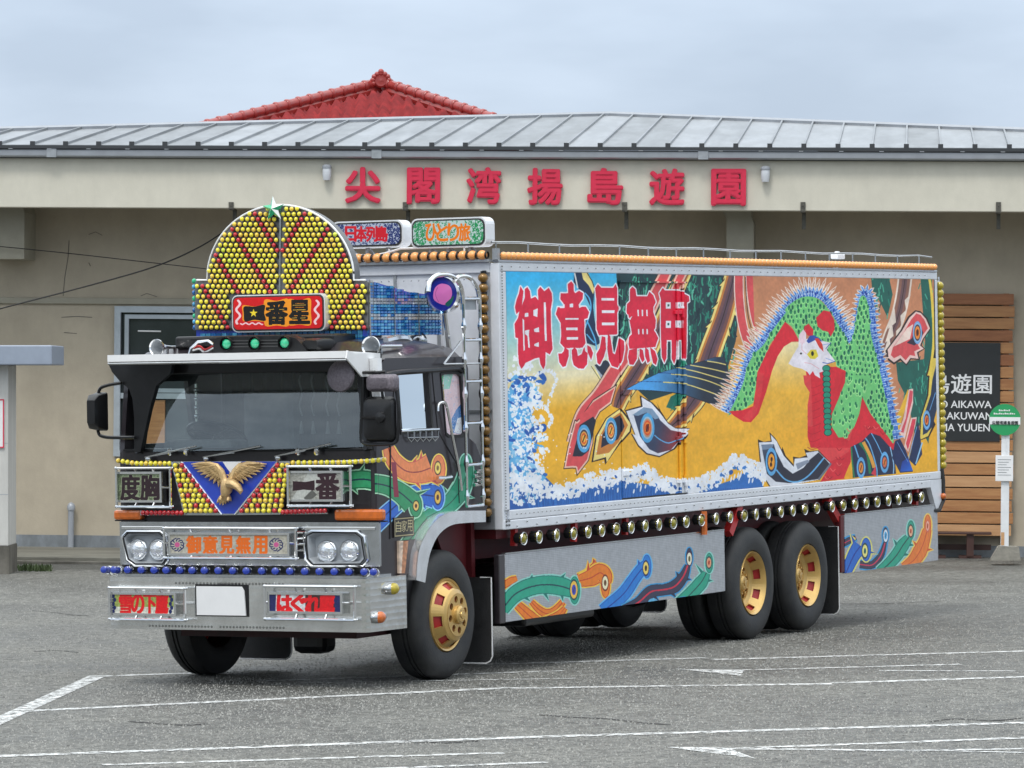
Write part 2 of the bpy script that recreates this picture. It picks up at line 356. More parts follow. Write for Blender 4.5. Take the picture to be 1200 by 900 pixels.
def side_canvas(X0, X1, Z0, Z1, w, h, bgc, Y=0.):       # photo pixel -> canvas pixel on a plane Y = const of the truck
    def f(px, py):
        p = T(px, py, 1, Y); return ((p[0] - X0) / (X1 - X0) * w, (Z1 - p[2]) / (Z1 - Z0) * h)
    return Canvas(w, h, f, bgc)
def front_canvas(Y0, Y1, Z0, Z1, w, h, bgc, X):         # Y0 is the viewer's right, so u runs from Y1 to Y0
    def f(px, py):
        p = T(px, py, 0, X); return ((Y1 - p[1]) / (Y1 - Y0) * w, (Z1 - p[2]) / (Z1 - Z0) * h)
    return Canvas(w, h, f, bgc)
def K(x0, y0, sc, *n): return [(x0 + n[i] / sc, y0 + n[i + 1] / sc) for i in range(0, len(n), 2)]
def cA(*n): return K(580, 310, 8.571, *n)
def cB(*n): return K(690, 310, 8.571, *n)
def cC(*n): return K(580, 400, 8.571, *n)
def cE(*n): return K(640, 440, 6, *n)
def cF(*n): return K(820, 310, 7.5, *n)
def cG(*n): return K(960, 310, 8, *n)
def cH(*n): return K(820, 420, 7.5, *n)
def cI(*n): return K(960, 420, 8, *n)
def cJ(*n): return K(860, 490, 8.571, *n)
def cK(*n): return K(980, 490, 8.571, *n)
def cM(*n): return K(820, 300, 4, *n)
def cW(*n): return K(720, 400, 8.571, *n)
def feather(cv, sp, w, main, edge, outl, mid, ow=1.6, ew=1.0, mw=1.0, spikes=(), eye=None, head=None):
    s_ = spl(sp, 8); w = list(w)
    def spk(col, ex, sc):
        k = len(s_)
        for t, side, ln in spikes:
            i = int(t * (k - 1)); i = max(1, min(k - 2, i)); d = s_[i + 1] - s_[i - 1]; d /= np.hypot(*d) + 1e-9; nn = np.array([-d[1], d[0]]) * side
            ww = np.interp(t, np.linspace(0, 1, len(w)), w) / 2
            b = s_[i] + nn * (ww - .5); cv.poly([b - d * (2.4 * sc + ex), b + d * (2.0 * sc + ex), b + nn * (ln + ex * 1.6) + d * (ln * .5)], col)
    spk(outl, ow * .5, 1.5); cv.poly(band(s_, [q + 2 * ow for q in w]), outl)
    if head: cv.ell(head[0], head[1], head[2] + ow, head[3] + ow, outl)
    spk(edge, -.2, 1.0); cv.poly(band(s_, w), edge)
    if head: cv.ell(head[0], head[1], head[2], head[3], edge)
    cv.poly(band(s_, [max(.4, q - 2 * ew) for q in w]), main)
    if head: cv.ell(head[0], head[1], head[2] - ew, head[3] - ew, main)
    if mw: cv.line(s_, mw, mid)
    if eye: eyes(cv, *eye)
def eyes(cv, x, y, rx, ry, cols, rot=0.):
    k = len(cols)
    for i, c in enumerate(cols): cv.ell(x, y, rx * (1 - i / k * .85), ry * (1 - i / k * .85), c, rot=rot)
    cv.line([(x - rx * .18, y + ry * .26), (x + rx * .18, y - ry * .26)], max(.5, rx * .14), cols[0] if k < 3 else (60, 40, 20))

# ================================================================== PAINTING ON THE CARGO BOX
MX0, MX1, MZ0, MZ1 = 1.015, 10.665, 1.398, 3.352
def paint_mural():
    cv = side_canvas(MX0, MX1, MZ0, MZ1, 2300, 800, (238, 180, 60), 0.)
    # sky: turquoise, cream, then gold
    zz = np.linspace(0, 1, cv.h); st = [0, .18, .34, .46, .56, 1]
    cl = np.array([(60, 185, 238), (120, 208, 238), (205, 228, 232), (236, 224, 176), (240, 186, 72), (250, 186, 48)]) / 255.
    for i in range(3): cv.a[:, :, i] = np.interp(zz, st, cl[:, i])[:, None]
    # golden right half
    cl2 = np.array([(205, 140, 98), (205, 140, 98), (220, 155, 85), (238, 178, 66), (240, 180, 62), (250, 184, 46)]) / 255.
    t = np.clip((np.linspace(0, 1, cv.w) - .12) / .1, 0, 1)[None, :, None]
    b2 = np.stack([np.interp(zz, st, cl2[:, i]) for i in range(3)], 1)[:, None, :]
    cv.a = (cv.a * (1 - t) + b2 * t).astype(np.float32)
    # cream glow under the letters and inside the wing
    cv.grad([(700, 300), (745, 330), (745, 600), (600, 600), (600, 480)], (236, 222, 176), (242, 182, 60), (690, 430), (690, 475))
    cv.grad([(590, 300), (728, 300), (728, 480), (590, 480)], (60, 185, 238), (238, 226, 186), (650, 325), (658, 440))
    cv.grad([(590, 440), (735, 430), (735, 600), (590, 600)], (238, 226, 186), (243, 182, 52), (660, 440), (662, 480))
    # dark leafy feathers
    G1, G2, G3 = (38, 66, 72), (44, 128, 108), (96, 190, 160)
    leaf = [(722, 318), (868, 320), (868, 350), (862, 400), (850, 440), (760, 470), (728, 440), (715, 420), (724, 360)]
    cv.poly(leaf, G1)
    cv.poly(cE(925, 120, 985, 125, 955, 260, 900, 290, 890, 240, 838, 225, 870, 150), (30, 110, 95))
    rr = random.Random(3)
    for i in range(620):
        x = rr.uniform(722, 862); y = rr.uniform(320, 445); l = rr.uniform(6, 16); a = rr.uniform(.9, 1.9)
        cv.line(spl([(x, y), (x - l * .25 * math.cos(a), y + l * .5), (x - l * .1 + l * .5 * math.cos(a), y + l * math.sin(a))], 4), rr.uniform(.7, 2.2), rr.choice([G2, G3, G2, (30, 96, 84), (34, 84, 80), (26, 52, 60), (60, 156, 128)]))
    for i in range(16):
        x = 785 + i * 2.2; cv.line([(x + 8, 462), (x, 481 + rr.uniform(-2, 2))], .9, rr.choice([G2, G3]))
    # navy plume behind the letters
    cv.poly(cA(790, 80, 930, 80, 970, 160, 1000, 260, 985, 420, 1000, 560, 1055, 790, 1010, 820, 920, 790, 905, 680, 900, 560, 960, 430, 900, 300, 840, 250, 790, 180), (35, 52, 84))
    cv.poly(cA(870, 85, 935, 85, 985, 190, 1000, 250, 985, 300, 940, 210, 885, 150), (246, 224, 140)); cv.line(cA(925, 85, 975, 170, 1002, 250), .9, (30, 30, 40))
    for q in (((790, 85), (815, 160), (835, 260)), ((900, 285), (950, 350), (960, 460), (905, 640)), ((925, 570), (1000, 740), (1020, 860)), ((920, 700), (960, 750), (1000, 790))):
        cv.line(spl([cA(*p)[0] for p in q], 6), 1.6, (96, 182, 232))
    cv.line(cA(800, 85, 830, 240), 1.6, (232, 226, 220))
    cv.poly(cC(1000, 240, 1110, 190, 1200, 240, 1200, 320, 1120, 400, 1060, 330), (46, 52, 70)); cv.line(cC(975, 255, 1085, 415), 1.6, (240, 225, 150)); cv.line(cC(965, 250, 1075, 420), .5, (50, 40, 30)); cv.poly(cC(1000, 250, 1110, 380, 1080, 410), (170, 178, 190))
    BR, CRM, OCH, BK = (124, 84, 82), (250, 226, 136), (206, 130, 62), (48, 36, 34)
    # brown striped tail feathers
    def brown(sp, w, sa, sb):
        s_ = spl(sp, 10); cv.poly(band(s_, [q + 5 for q in w]), BK); cv.poly(band(s_, [q + 3.4 for q in w]), CRM)
        for k in sa:
            i = int(k * (len(s_) - 1)); d = s_[min(i + 1, len(s_) - 1)] - s_[i - 1]; d /= np.hypot(*d); nn = np.array([-d[1], d[0]]); ww = np.interp(k, np.linspace(0, 1, len(w)), w) / 2 + 1
            for sg in (1, -1):
                cv.poly([s_[i] + nn * sg * (ww - 1), s_[i] + nn * sg * (ww - 1) - d * 9, s_[i] + nn * sg * (ww + 4.4) + d * 3], BK); cv.poly([s_[i] + nn * sg * (ww - 2), s_[i] + nn * sg * (ww - 2) - d * 8, s_[i] + nn * sg * (ww + 3.4) + d * 2], CRM)
        cv.poly(band(s_, [max(1, q - 2) for q in w]), OCH); cv.poly(band(s_, [max(1, q - 7) for q in w]), BR); cv.poly(band(s_, [max(.6, q - 14) for q in w]), (100, 74, 86)); cv.line(s_, .9, BK)
    brown([(862, 312), (856, 340), (846, 375), (835, 405), (826, 432), (820, 455), (808, 476), (790, 496), (776, 504)], [17, 20, 22, 23, 24, 22, 16, 8], (.12, .22, .3, .5, .64, .8), ())
    brown([(806, 312), (790, 345), (772, 385), (757, 415), (742, 440), (728, 462), (722, 478)], [12, 16, 17, 18, 20, 18, 14], (.2, .4, .6, .85), ())
    # two pink bands from the top
    PK, PKL = (222, 84, 88), (246, 196, 176)
    for sp, w in (([(784, 312), (768, 345), (752, 380), (738, 408), (722, 432), (703, 462), (684, 486), (672, 520)], [8, 12, 13, 13, 12, 13, 14, 12]), ([(803, 312), (788, 345)], [8, 6])):
        s_ = spl(sp, 8); cv.poly(band(s_, [q + 6 for q in w]), BK); cv.poly(band(s_, [q + 4.6 for q in w]), PKL); cv.poly(band(s_, [q for q in w]), PK)
    # eye feather 1 (pink)
    def tri_eye(outl, cols, eye):
        c = ['', *cols]; n = len(cols); q = [np.array(p) for p in outl]; ce = sum(q) / len(q)
        for i, col in enumerate(cols): cv.poly([ce + (p - ce) * (1 - .11 * i if i else 1.06) + (np.array(eye[:2]) - ce) * (.1 * i) for p in q], col)
        eyes(cv, *eye)
    cv.layered(cE(120, 660, 150, 500, 200, 310, 215, 320, 245, 290, 330, 170, 500, 60, 460, 200, 380, 260, 335, 340, 330, 480, 300, 600, 215, 710, 205, 655), [BK, PKL, PK], [3, 6, 1])
    cv.poly(cE(185, 570, 215, 450, 235, 350, 330, 290, 350, 320, 325, 430, 300, 530, 250, 570), (40, 44, 60)); eyes(cv, 640 + 265 / 6, 440 + 445 / 6, 8.2, 16.5, [(84, 168, 222), (84, 168, 222), (150, 190, 222), (66, 54, 66), (240, 170, 76), (226, 90, 40), (246, 190, 80)])
    cv.poly(cE(230, 300, 330, 190, 480, 90, 440, 190, 350, 260, 300, 280, 240, 320), PK)
    # eye feather 2 (ochre)
    cv.poly(cE(318, 612, 345, 430, 420, 300, 520, 230, 600, 330, 590, 400, 520, 480, 415, 628, 408, 590), BK); cv.poly(cE(330, 602, 355, 430, 425, 305, 515, 240, 590, 340, 580, 395, 515, 470, 425, 612, 420, 575), CRM)
    cv.poly(cE(352, 560, 375, 430, 435, 320, 520, 260, 570, 350, 510, 470, 440, 545), OCH); cv.poly(cE(385, 510, 395, 420, 450, 320, 520, 280, 545, 360, 505, 450), (42, 44, 62))
    eyes(cv, 640 + 455 / 6, 440 + 390 / 6, 7.2, 15.8, [(84, 168, 222), (84, 168, 222), (160, 190, 220), (70, 56, 60), (244, 180, 90), (228, 96, 50), (248, 196, 90)])
    # blue flight wing
    cv.poly(cW(100, 485, 240, 410, 430, 320, 700, 245, 900, 195, 1010, 158, 1105, 160, 1190, 480, 1130, 720, 960, 630, 720, 545, 570, 520, 370, 500), (30, 34, 44))
    cv.grad(cW(110, 485, 245, 412, 435, 322, 700, 248, 900, 200, 1010, 165, 1100, 165, 1185, 480, 1128, 712, 960, 622, 720, 540, 570, 512, 370, 494), (84, 168, 236), (44, 52, 66), cW(380, 440)[0], cW(900, 470)[0])
    cv.grad(cW(900, 195, 1010, 162, 1100, 162, 1118, 230, 960, 200), (72, 140, 210), (44, 58, 76), cW(800, 200)[0], cW(1060, 200)[0])
    for q in ((480, 412, 700, 430, 900, 490, 1100, 565), (560, 330, 740, 350, 940, 400, 1140, 480), (610, 262, 800, 300, 960, 345, 1170, 405), (760, 240, 900, 265, 1000, 285, 1150, 322), (930, 200, 1030, 215, 1120, 236)):
        cv.line(spl(cW(*q), 6), 1.25, (240, 218, 130))
    for q in ((170, 412, 300, 404, 480, 410), (420, 322, 500, 318, 600, 330), (560, 262, 640, 258)): cv.line(cW(*q), .5, (24, 50, 110))
    # eye feather 3 (white edged)
    cv.poly(cE(548, 246, 660, 215, 652, 140, 740, 190, 790, 240, 770, 190, 800, 250, 850, 330, 900, 368, 1010, 372, 960, 440, 900, 520, 790, 576, 700, 556, 640, 500, 590, 410, 618, 420), (46, 34, 34))
    cv.poly(cE(558, 252, 672, 222, 664, 152, 735, 196, 800, 270, 850, 338, 905, 374, 1010, 376, 945, 440, 890, 515, 790, 568, 704, 548, 645, 492, 600, 412, 622, 420), (232, 234, 244))
    cv.grad(cE(610, 280, 690, 240, 750, 250, 800, 320, 870, 385, 960, 405, 930, 460, 870, 525, 780, 548, 720, 520, 655, 430), (58, 68, 96), (158, 58, 60), cE(780, 380)[0], cE(930, 440)[0])
    cv.poly(cE(600, 280, 680, 225, 740, 235, 790, 300, 760, 310, 700, 262, 640, 285), (130, 156, 184)); cv.line(spl(cE(755, 420, 800, 455, 860, 475, 950, 438), 6), 1.3, (100, 172, 226))
    eyes(cv, 640 + 706 / 6, 440 + 370 / 6, 8.4, 17.5, [(84, 168, 222), (84, 168, 222), (160, 190, 214), (190, 150, 120), (226, 84, 40), (240, 140, 60), (150, 40, 30)])
    # pink bands right of the brown one, ending in an eye
    for q, w in (((866, 312, 866, 345, 870, 380, 879, 410, 888, 430), 9), ((878, 312, 880, 345, 885, 375, 893, 398, 897, 425), 8)):
        s_ = spl([(q[i], q[i + 1]) for i in range(0, 10, 2)], 8); cv.poly(band(s_, w + 2.6), (240, 214, 200)); cv.poly(band(s_, w), PK)
    cv.poly(cH(450, 0, 440, -40, 470, -90, 560, -100, 600, -60, 608, 135, 560, 142, 510, 125), (238, 206, 196)); cv.poly(cH(465, 0, 458, -60, 560, -80, 590, -50, 594, 120, 560, 125, 520, 108), PK)
    cv.line(spl(cF(400, 110, 410, 300, 430, 480, 480, 640), 5), .8, BK)
    # ---------------- the phoenix
    RD, RD2, GR, GRD, BL = (222, 42, 56), (232, 70, 74), (118, 206, 124), (34, 128, 84), (52, 116, 206)
    cv.poly([(882, 318), (1100, 318), (1100, 470), (1060, 540), (1020, 470), (990, 420), (900, 400), (884, 380)], (206, 138, 100))
    # right hand plumes: dark green, brown, gold edge, pink eye
    for q in ((1020, 318, 1040, 318, 1046, 345, 1040, 372, 1030, 352, 1022, 340), (1078, 318, 1092, 318, 1094, 460, 1088, 520, 1078, 500, 1084, 400), (1050, 425, 1092, 420, 1086, 480, 1072, 510, 1064, 470, 1052, 446)):
        cv.poly([(q[i], q[i + 1]) for i in range(0, len(q), 2)], (36, 100, 88))
    for i in range(90):
        bx = rr.choice([(1020, 1044, 320, 372), (1078, 1093, 330, 500), (1052, 1090, 425, 500)]); x = rr.uniform(*bx[:2]); y = rr.uniform(*bx[2:])
        cv.line([(x, y), (x + rr.uniform(-3, 3), y + rr.uniform(5, 10))], 1.1, rr.choice([(44, 140, 118), (84, 180, 150), (30, 84, 78)]))
    s_ = spl([(1062, 312), (1058, 345), (1052, 372), (1043, 395), (1036, 418)], 8); cv.poly(band(s_, 17), (240, 222, 206)); cv.poly(band(s_, 13), (150, 104, 88)); cv.poly(band(s_, 6), (118, 86, 88)); cv.line(s_, .7, BK)
    for k in range(3): cv.poly([(1067 - k * 5, 345 + k * 18), (1060 - k * 5, 352 + k * 18), (1062 - k * 6, 366 + k * 18)], (240, 222, 206)); cv.poly([(1048 - k * 3, 360 + k * 16), (1040 - k * 3, 386 + k * 16), (1050 - k * 3, 378 + k * 16)], (240, 222, 206))
    cv.poly(cG(620, 810, 760, 620, 830, 490, 900, 430, 950, 440, 1010, 500, 1050, 600, 980, 700, 960, 760, 990, 790, 930, 830, 940, 896, 860, 890, 820, 950, 760, 900, 700, 940, 640, 896), BK)
    cv.poly(cG(640, 800, 775, 622, 845, 500, 905, 442, 950, 455, 1000, 510, 1038, 600, 970, 700, 945, 760, 980, 790, 915, 825, 930, 885, 855, 878, 815, 935, 760, 880, 700, 920, 650, 880), (246, 206, 196)); cv.poly(cG(690, 780, 790, 640, 860, 520, 910, 460, 950, 475, 985, 520, 1018, 600, 950, 690, 925, 755, 945, 790, 890, 815, 900, 860, 850, 850, 810, 900, 760, 850, 700, 880, 670, 850), PK)
    cv.poly(cG(700, 770, 850, 700, 880, 560, 820, 600), (250, 220, 206)); cv.poly(cG(820, 735, 870, 690, 890, 620, 940, 560, 975, 640, 950, 720, 890, 760), (56, 50, 66))
    eyes(cv, 960 + 920 / 8, 310 + 640 / 8, 5.4, 13.5, [(120, 170, 220), (150, 190, 225), (70, 60, 80), (240, 150, 60), (240, 130, 50), (90, 40, 30)])
    # gold edged plume at the far right
    cv.poly(cI(1055, -60, 1100, -100, 1105, 300, 1060, 560, 1090, 620, 1030, 740, 935, 775, 945, 560, 1010, 350, 1020, 180, 1000, 160), BK); cv.poly(cI(1062, 0, 1100, 0, 1100, 330, 1050, 560, 1060, 640, 1020, 730, 945, 765, 955, 560, 1022, 350, 1034, 165, 1012, 160), (236, 206, 90)); cv.poly(cI(1095, 60, 1100, 480, 1062, 640, 1010, 700, 970, 720, 975, 560, 1045, 340, 1060, 200), (40, 56, 84))
    cv.line(spl([(1087, 312), (1092, 350), (1094, 400), (1089, 440)], 8), 3.0, (240, 208, 84)); cv.line([(1096, 318), (1097, 420)], 4, (40, 36, 44))
    cv.line(cI(1090, 320, 1035, 490), .8, (110, 170, 230)); eyes(cv, 960 + 1007 / 8, 420 + 580 / 8, 4.4, 11.5, [(110, 170, 230), (130, 190, 235), (60, 60, 90), (240, 140, 60), (230, 90, 50)])
    # lower right: yellow shard, pink blades, navy blades
    cv.poly(cI(830, 290, 850, 330, 740, 690, 720, 560, 770, 440), (240, 186, 60)); cv.poly(cI(840, 290, 880, 285, 880, 420, 800, 760, 745, 690, 790, 560), (244, 206, 196)); cv.poly(cI(848, 300, 878, 310, 870, 400, 790, 700, 762, 690, 812, 560), (226, 86, 100))
    cv.poly(cI(860, 560, 915, 550, 900, 640, 880, 700, 835, 880, 795, 830), (244, 206, 196)); cv.poly(cI(872, 570, 905, 570, 885, 680, 830, 860, 812, 800), (226, 70, 88))
    cv.poly(cI(925, 590, 950, 760, 965, 900, 900, 1010, 840, 950, 870, 830), (34, 48, 88)); cv.line(cI(915, 640, 830, 960), .8, (120, 180, 236)); cv.line(cI(965, 790, 905, 990), 1.6, (150, 200, 240))
    # body colours: lower red mass with navy tail feathers
    cv.poly(cK(-110, 390, 0, 200, 150, 60, 400, -60, 470, 60, 600, 270, 640, 330, 560, 330, 400, 160, 300, 170, 240, 200, 150, 260, 145, 440, 80, 610, -160, 640, -60, 470), RD)
    cv.poly(cJ(800, 260, 860, 330, 905, 395, 975, 460, 890, 620, 1110, 610, 1160, 480, 1170, 300, 1000, 200), RD); cv.poly(cJ(740, 0, 760, 150, 790, 260, 860, 330, 960, 440, 1060, 400, 1150, 340, 1200, 250, 1200, 100, 1000, 200, 900, 170, 890, 0), RD2)
    cv.poly(cK(145, 260, 245, 195, 350, 148, 420, 160, 545, 300, 580, 330, 600, 560, 330, 585, 165, 600), (36, 46, 78))
    for q, c, w in (((250, 160, 330, 260, 400, 480, 410, 590), (110, 182, 236), 1.4), ((350, 150, 410, 260, 460, 370), (110, 182, 236), 1.0), ((180, 265, 225, 400), (110, 182, 236), 1.6), ((150, 290, 160, 440, 180, 600), (40, 130, 80), 1.8), ((235, 250, 310, 360, 340, 560), (36, 130, 84), 3.2), ((270, 240, 340, 380, 380, 500), (240, 170, 70), 4.0), ((540, 290, 575, 460, 572, 560), (150, 200, 240), 1.2)):
        cv.line(spl(cK(*q), 6), w, c)
    cv.poly(cK(130, 470, 165, 600, 75, 605), (244, 170, 40)); cv.poly(cK(350, 560, 395, 480, 400, 585), (226, 60, 80))
    for x, y, c in ((248, 500, (230, 150, 60)), (485, 445, (226, 110, 80))): eyes(cv, *cK(x, y)[0], 5.2, 12.5, [(100, 176, 236), (110, 182, 236), (60, 60, 90), c, (232, 130, 60)])
    cv.poly(cK(590, 230, 640, 210, 700, 330, 770, 540, 640, 550, 560, 400), (32, 46, 92)); cv.grad(cK(640, 540, 660, 440, 720, 400, 770, 530), (34, 60, 150), (40, 100, 210), cK(650, 440)[0], cK(700, 540)[0]); cv.line(cK(610, 240, 720, 440), .6, (120, 170, 230))
    # white-edged black tail feather, bottom centre
    cv.poly(cJ(240, 215, 300, 240, 370, 230, 355, 140, 420, 210, 480, 320, 485, 290, 520, 380, 600, 470, 592, 388, 660, 400, 725, 375, 705, 310, 760, 335, 850, 325, 910, 390, 975, 455, 860, 620, 500, 690, 355, 690, 300, 600, 260, 450), BK)
    cv.poly(cJ(250, 245, 380, 240, 368, 165, 430, 235, 500, 380, 600, 490, 610, 410, 740, 395, 720, 350, 840, 330, 900, 390, 970, 455, 850, 620, 500, 690, 368, 690, 285, 560), (226, 230, 240)); cv.grad(cJ(275, 270, 400, 262, 420, 330, 500, 490, 590, 560, 700, 500, 760, 420, 850, 345, 900, 395, 960, 460, 840, 615, 560, 655, 420, 640, 330, 560), (70, 84, 110), (44, 46, 62), cJ(300, 300)[0], cJ(400, 500)[0])
    cv.poly(cJ(275, 275, 400, 262, 380, 310, 285, 320), (120, 138, 164)); cv.poly(cJ(620, 460, 740, 420, 760, 440, 640, 520), (140, 150, 170)); cv.line(spl(cJ(425, 520, 520, 620, 640, 640, 760, 570, 905, 400), 6), 1.8, (100, 176, 232)); cv.line(cJ(975, 455, 850, 620), 2.4, (110, 120, 140))
    eyes(cv, *cJ(376, 440)[0], 6.8, 16.5, [(100, 176, 232), (100, 176, 232), (44, 50, 80), (244, 164, 50), (244, 160, 50), (244, 170, 60)]); cv.ell(*cJ(378, 415)[0], 1.3, 2.6, (60, 30, 20)); cv.ell(*cJ(372, 468)[0], 1.3, 2.6, (60, 30, 20))
    # wing fringe: brown spikes, blue spikes, then green scales
    outer = [cM(*p)[0] for p in ((128, 735), (150, 690), (175, 640), (205, 570), (222, 500), (255, 440), (300, 395), (340, 330), (385, 270), (430, 215), (480, 182), (530, 175), (580, 195), (625, 250), (665, 315), (700, 375), (716, 400), (735, 340), (752, 240), (765, 178), (790, 180), (806, 250), (812, 340), (830, 420), (850, 500), (868, 580), (885, 660), (905, 760), (922, 860))]
    so_ = spl(outer, 7); k = len(so_); cen = np.array([955., 430.])
    def fringe(off, ln, wd, step, fill, rim, rimw, rng=(0, 1), jit=.25):
        for i in range(int(rng[0] * k) + 1, int(rng[1] * k) - 1, step):
            d = so_[i + 1] - so_[i - 1]; d /= np.hypot(*d) + 1e-9; nn = np.array([d[1], -d[0]]); b = so_[i] + nn * off; l = ln * (1 + rr.uniform(-jit, jit)); tip = b + nn * l - d * rr.uniform(-1, 1)
            cv.poly([b - d * wd, b - d * wd * .7 + nn * l * .5, tip, b + d * wd * .7 + nn * l * .5, b + d * wd], rim)
            cv.poly([b - d * (wd - rimw), b - d * (wd * .6 - rimw * .6) + nn * l * .5, b + nn * l * .82, b + d * (wd * .6 - rimw * .6) + nn * l * .5, b + d * (wd - rimw)], fill)
    for off, ln in ((9, 12), (5, 11), (1, 10)): fringe(off, ln, 2.3, 2, (204, 142, 112), (248, 232, 220), .85, (0, .6))
    for off, ln in ((5, 5), (1, 5)): fringe(off, ln, 2.2, 2, (204, 142, 112), (248, 232, 220), .8, (.6, .97))
    cv.poly(band(so_, 8), (70, 120, 200))
    for off, ln in ((2, 7), (-1.5, 6), (-4.5, 6)): fringe(off, ln, 1.9, 2, BL if off < 2 else (74, 140, 220), (208, 226, 246), .6)
    for i in range(0, k, 1): 
        if rr.random() < .55: cv.ell(so_[i][0] + rr.uniform(-3, 3), so_[i][1] + rr.uniform(-2, 3), .8, 1.6, (28, 60, 160))
    inner = [p + (np.array([0, 5.]) if i < 60 else np.array([-3, 4.])) for i, p in enumerate(so_)]
    green = [p for p in inner] + [cM(*p)[0] for p in ((905, 880), (870, 830), (840, 790), (815, 770), (775, 690), (762, 660), (748, 740), (725, 800), (690, 848), (650, 852), (618, 800), (618, 745), (650, 670), (678, 600), (688, 545), (650, 550), (640, 500), (600, 480), (560, 440), (520, 385), (495, 330), (470, 400), (430, 330), (400, 310), (360, 370), (325, 420), (300, 480), (270, 540), (262, 620), (250, 690), (200, 722), (155, 722))]
    cv.poly(green, GR)
    gm = cv.full(cv.mask(green))
    row = 0; y = 336.
    while y < 528:
        x = 850. + (row % 2) * 2.6
        while x < 1052:
            xx = x + .8 * math.sin(y * .11); yy = y + 2.0 * math.sin(x * .07 + row * .3); c = cv.fmap(xx, yy); ci, cj = int(c[1]), int(c[0])
            xx += rr.uniform(-.9, .9); yy += rr.uniform(-1, 1)
            if 0 <= ci < cv.h and 0 <= cj < cv.w and gm[ci, cj] and rr.random() < .96:
                s0 = rr.uniform(.7, 1.3); cv.ell(xx, yy + 1.0, 2.0 * s0, 3.1 * s0, (156, 226, 142)); cv.ell(xx + .2, yy + .1, 1.35 * s0, 2.5 * s0, rr.choice([GRD, (30, 112, 84), (44, 146, 96)])); cv.ell(xx + .3, yy - 1.1, .7 * s0, 1.0 * s0, (22, 90, 70))
            x += 5.2
        y += 6.1; row += 1
    # red inner wing arch, neck, blotches
    cv.poly(cM(400, 308, 440, 350, 465, 400, 430, 402, 395, 425, 365, 470, 338, 540, 310, 640, 275, 740, 240, 780, 205, 778, 160, 750, 135, 728, 200, 724, 250, 705, 262, 620, 270, 545, 320, 440, 360, 370), RD)
    cv.poly(cM(255, 700, 262, 620, 275, 545, 300, 550, 290, 640, 265, 740, 230, 775, 200, 760), (226, 60, 66))
    cv.poly(cM(545, 290, 580, 255, 610, 262, 630, 300, 632, 345, 614, 378, 600, 355, 575, 350, 552, 330), RD); cv.poly(cM(490, 330, 510, 318, 532, 345, 530, 385, 505, 372, 488, 350), RD)
    cv.poly(cM(485, 545, 600, 520, 640, 520, 684, 540, 680, 600, 655, 660, 620, 740, 615, 800, 700, 870, 760, 660, 800, 740, 905, 880, 860, 850, 800, 830, 760, 870, 700, 900, 520, 900, 505, 850, 505, 760, 515, 640, 490, 600), RD)
    cv.poly(green[-32 + 5:-32 + 15] if False else cM(748, 740, 725, 800, 690, 848, 650, 852, 618, 800, 618, 745, 650, 670, 678, 600, 700, 560, 800, 560, 800, 640, 775, 690, 762, 655), GR)
    for i in range(70):
        x = rr.uniform(618, 790) / 4 + 820; y = rr.uniform(570, 850) / 4 + 300; q = cv.mask(cM(748, 740, 725, 800, 690, 845, 650, 848, 622, 800, 622, 745, 654, 670, 682, 600, 704, 566, 790, 566, 790, 640, 770, 690, 760, 655)); m_, x0_, y0_ = q; c = cv.fmap(x, y); a, b = int(c[1]) - y0_, int(c[0]) - x0_
        if 0 <= a < m_.shape[0] and 0 <= b < m_.shape[1] and m_[a, b]: cv.ell(x, y + 1, 1.9, 3., (160, 228, 146)); cv.ell(x, y, 1.2, 2.3, GRD)
    for i in range(60):      # darker and lighter plumage strokes over the red breast and belly
        x = rr.uniform(948, 1046); y = rr.uniform(500, 575); q = cv.mask(cK(-110, 390, 0, 200, 150, 60, 400, -60, 470, 60, 600, 270, 560, 330, 400, 160, 240, 200, 150, 260, 145, 440, 80, 610, -160, 640, -60, 470)); m_, x0_, y0_ = q; c = cv.fmap(x, y); a, b = int(c[1]) - y0_, int(c[0]) - x0_
        if 8 <= a < m_.shape[0] - 8 and 20 <= b < m_.shape[1] - 20 and m_[a, b] and m_[a + 7, b + 18] and m_[a - 7, b - 18]: cv.line(spl([(x - 3, y - 2), (x, y + 1.6), (x + 3, y - 1)], 4), .9, rr.choice([(190, 26, 44), (246, 104, 100), (176, 24, 40)]))
    for i in range(9): cv.line(spl([(946, 452 + i * 9), (952, 455 + i * 9), (962, 451 + i * 9)], 3), .6, (190, 24, 44))
    cv.grad(cM(430, 404, 470, 404, 500, 560, 515, 640, 500, 760, 430, 760, 300, 700, 338, 540, 365, 470, 395, 425), (246, 226, 170), (242, 184, 64), cM(420, 430)[0], cM(420, 640)[0])
    cv.grad(cM(500, 760, 430, 760, 300, 700, 250, 800, 520, 900, 505, 850), (242, 184, 64), (244, 178, 50), (900, 480), (900, 520))
    cv.poly(cM(485, 560, 520, 560, 530, 800, 505, 800, 505, 700, 515, 640, 490, 600), RD2)
    # head
    cv.poly(cM(415, 505, 440, 460, 462, 425, 465, 370, 485, 345, 497, 360, 498, 390, 540, 380, 580, 400, 612, 408, 595, 440, 634, 492, 600, 506, 575, 520, 585, 540, 560, 548, 565, 575, 540, 560, 530, 540, 515, 560, 505, 545, 480, 530, 440, 520), (240, 232, 240))
    cv.poly(cM(500, 400, 515, 375, 535, 372, 560, 385, 575, 402, 540, 395, 510, 410), (50, 80, 170)); cv.poly(cM(538, 388, 555, 385, 575, 415, 580, 450, 560, 430), (222, 60, 50))
    cv.line(cM(615, 406, 590, 436), .8, (60, 90, 170)); cv.line(cM(634, 494, 600, 505, 575, 500), .9, (60, 90, 180)); cv.line(cM(590, 480, 625, 492), .6, (110, 150, 220)); cv.line(cM(574, 418, 605, 412), .6, (110, 150, 220))
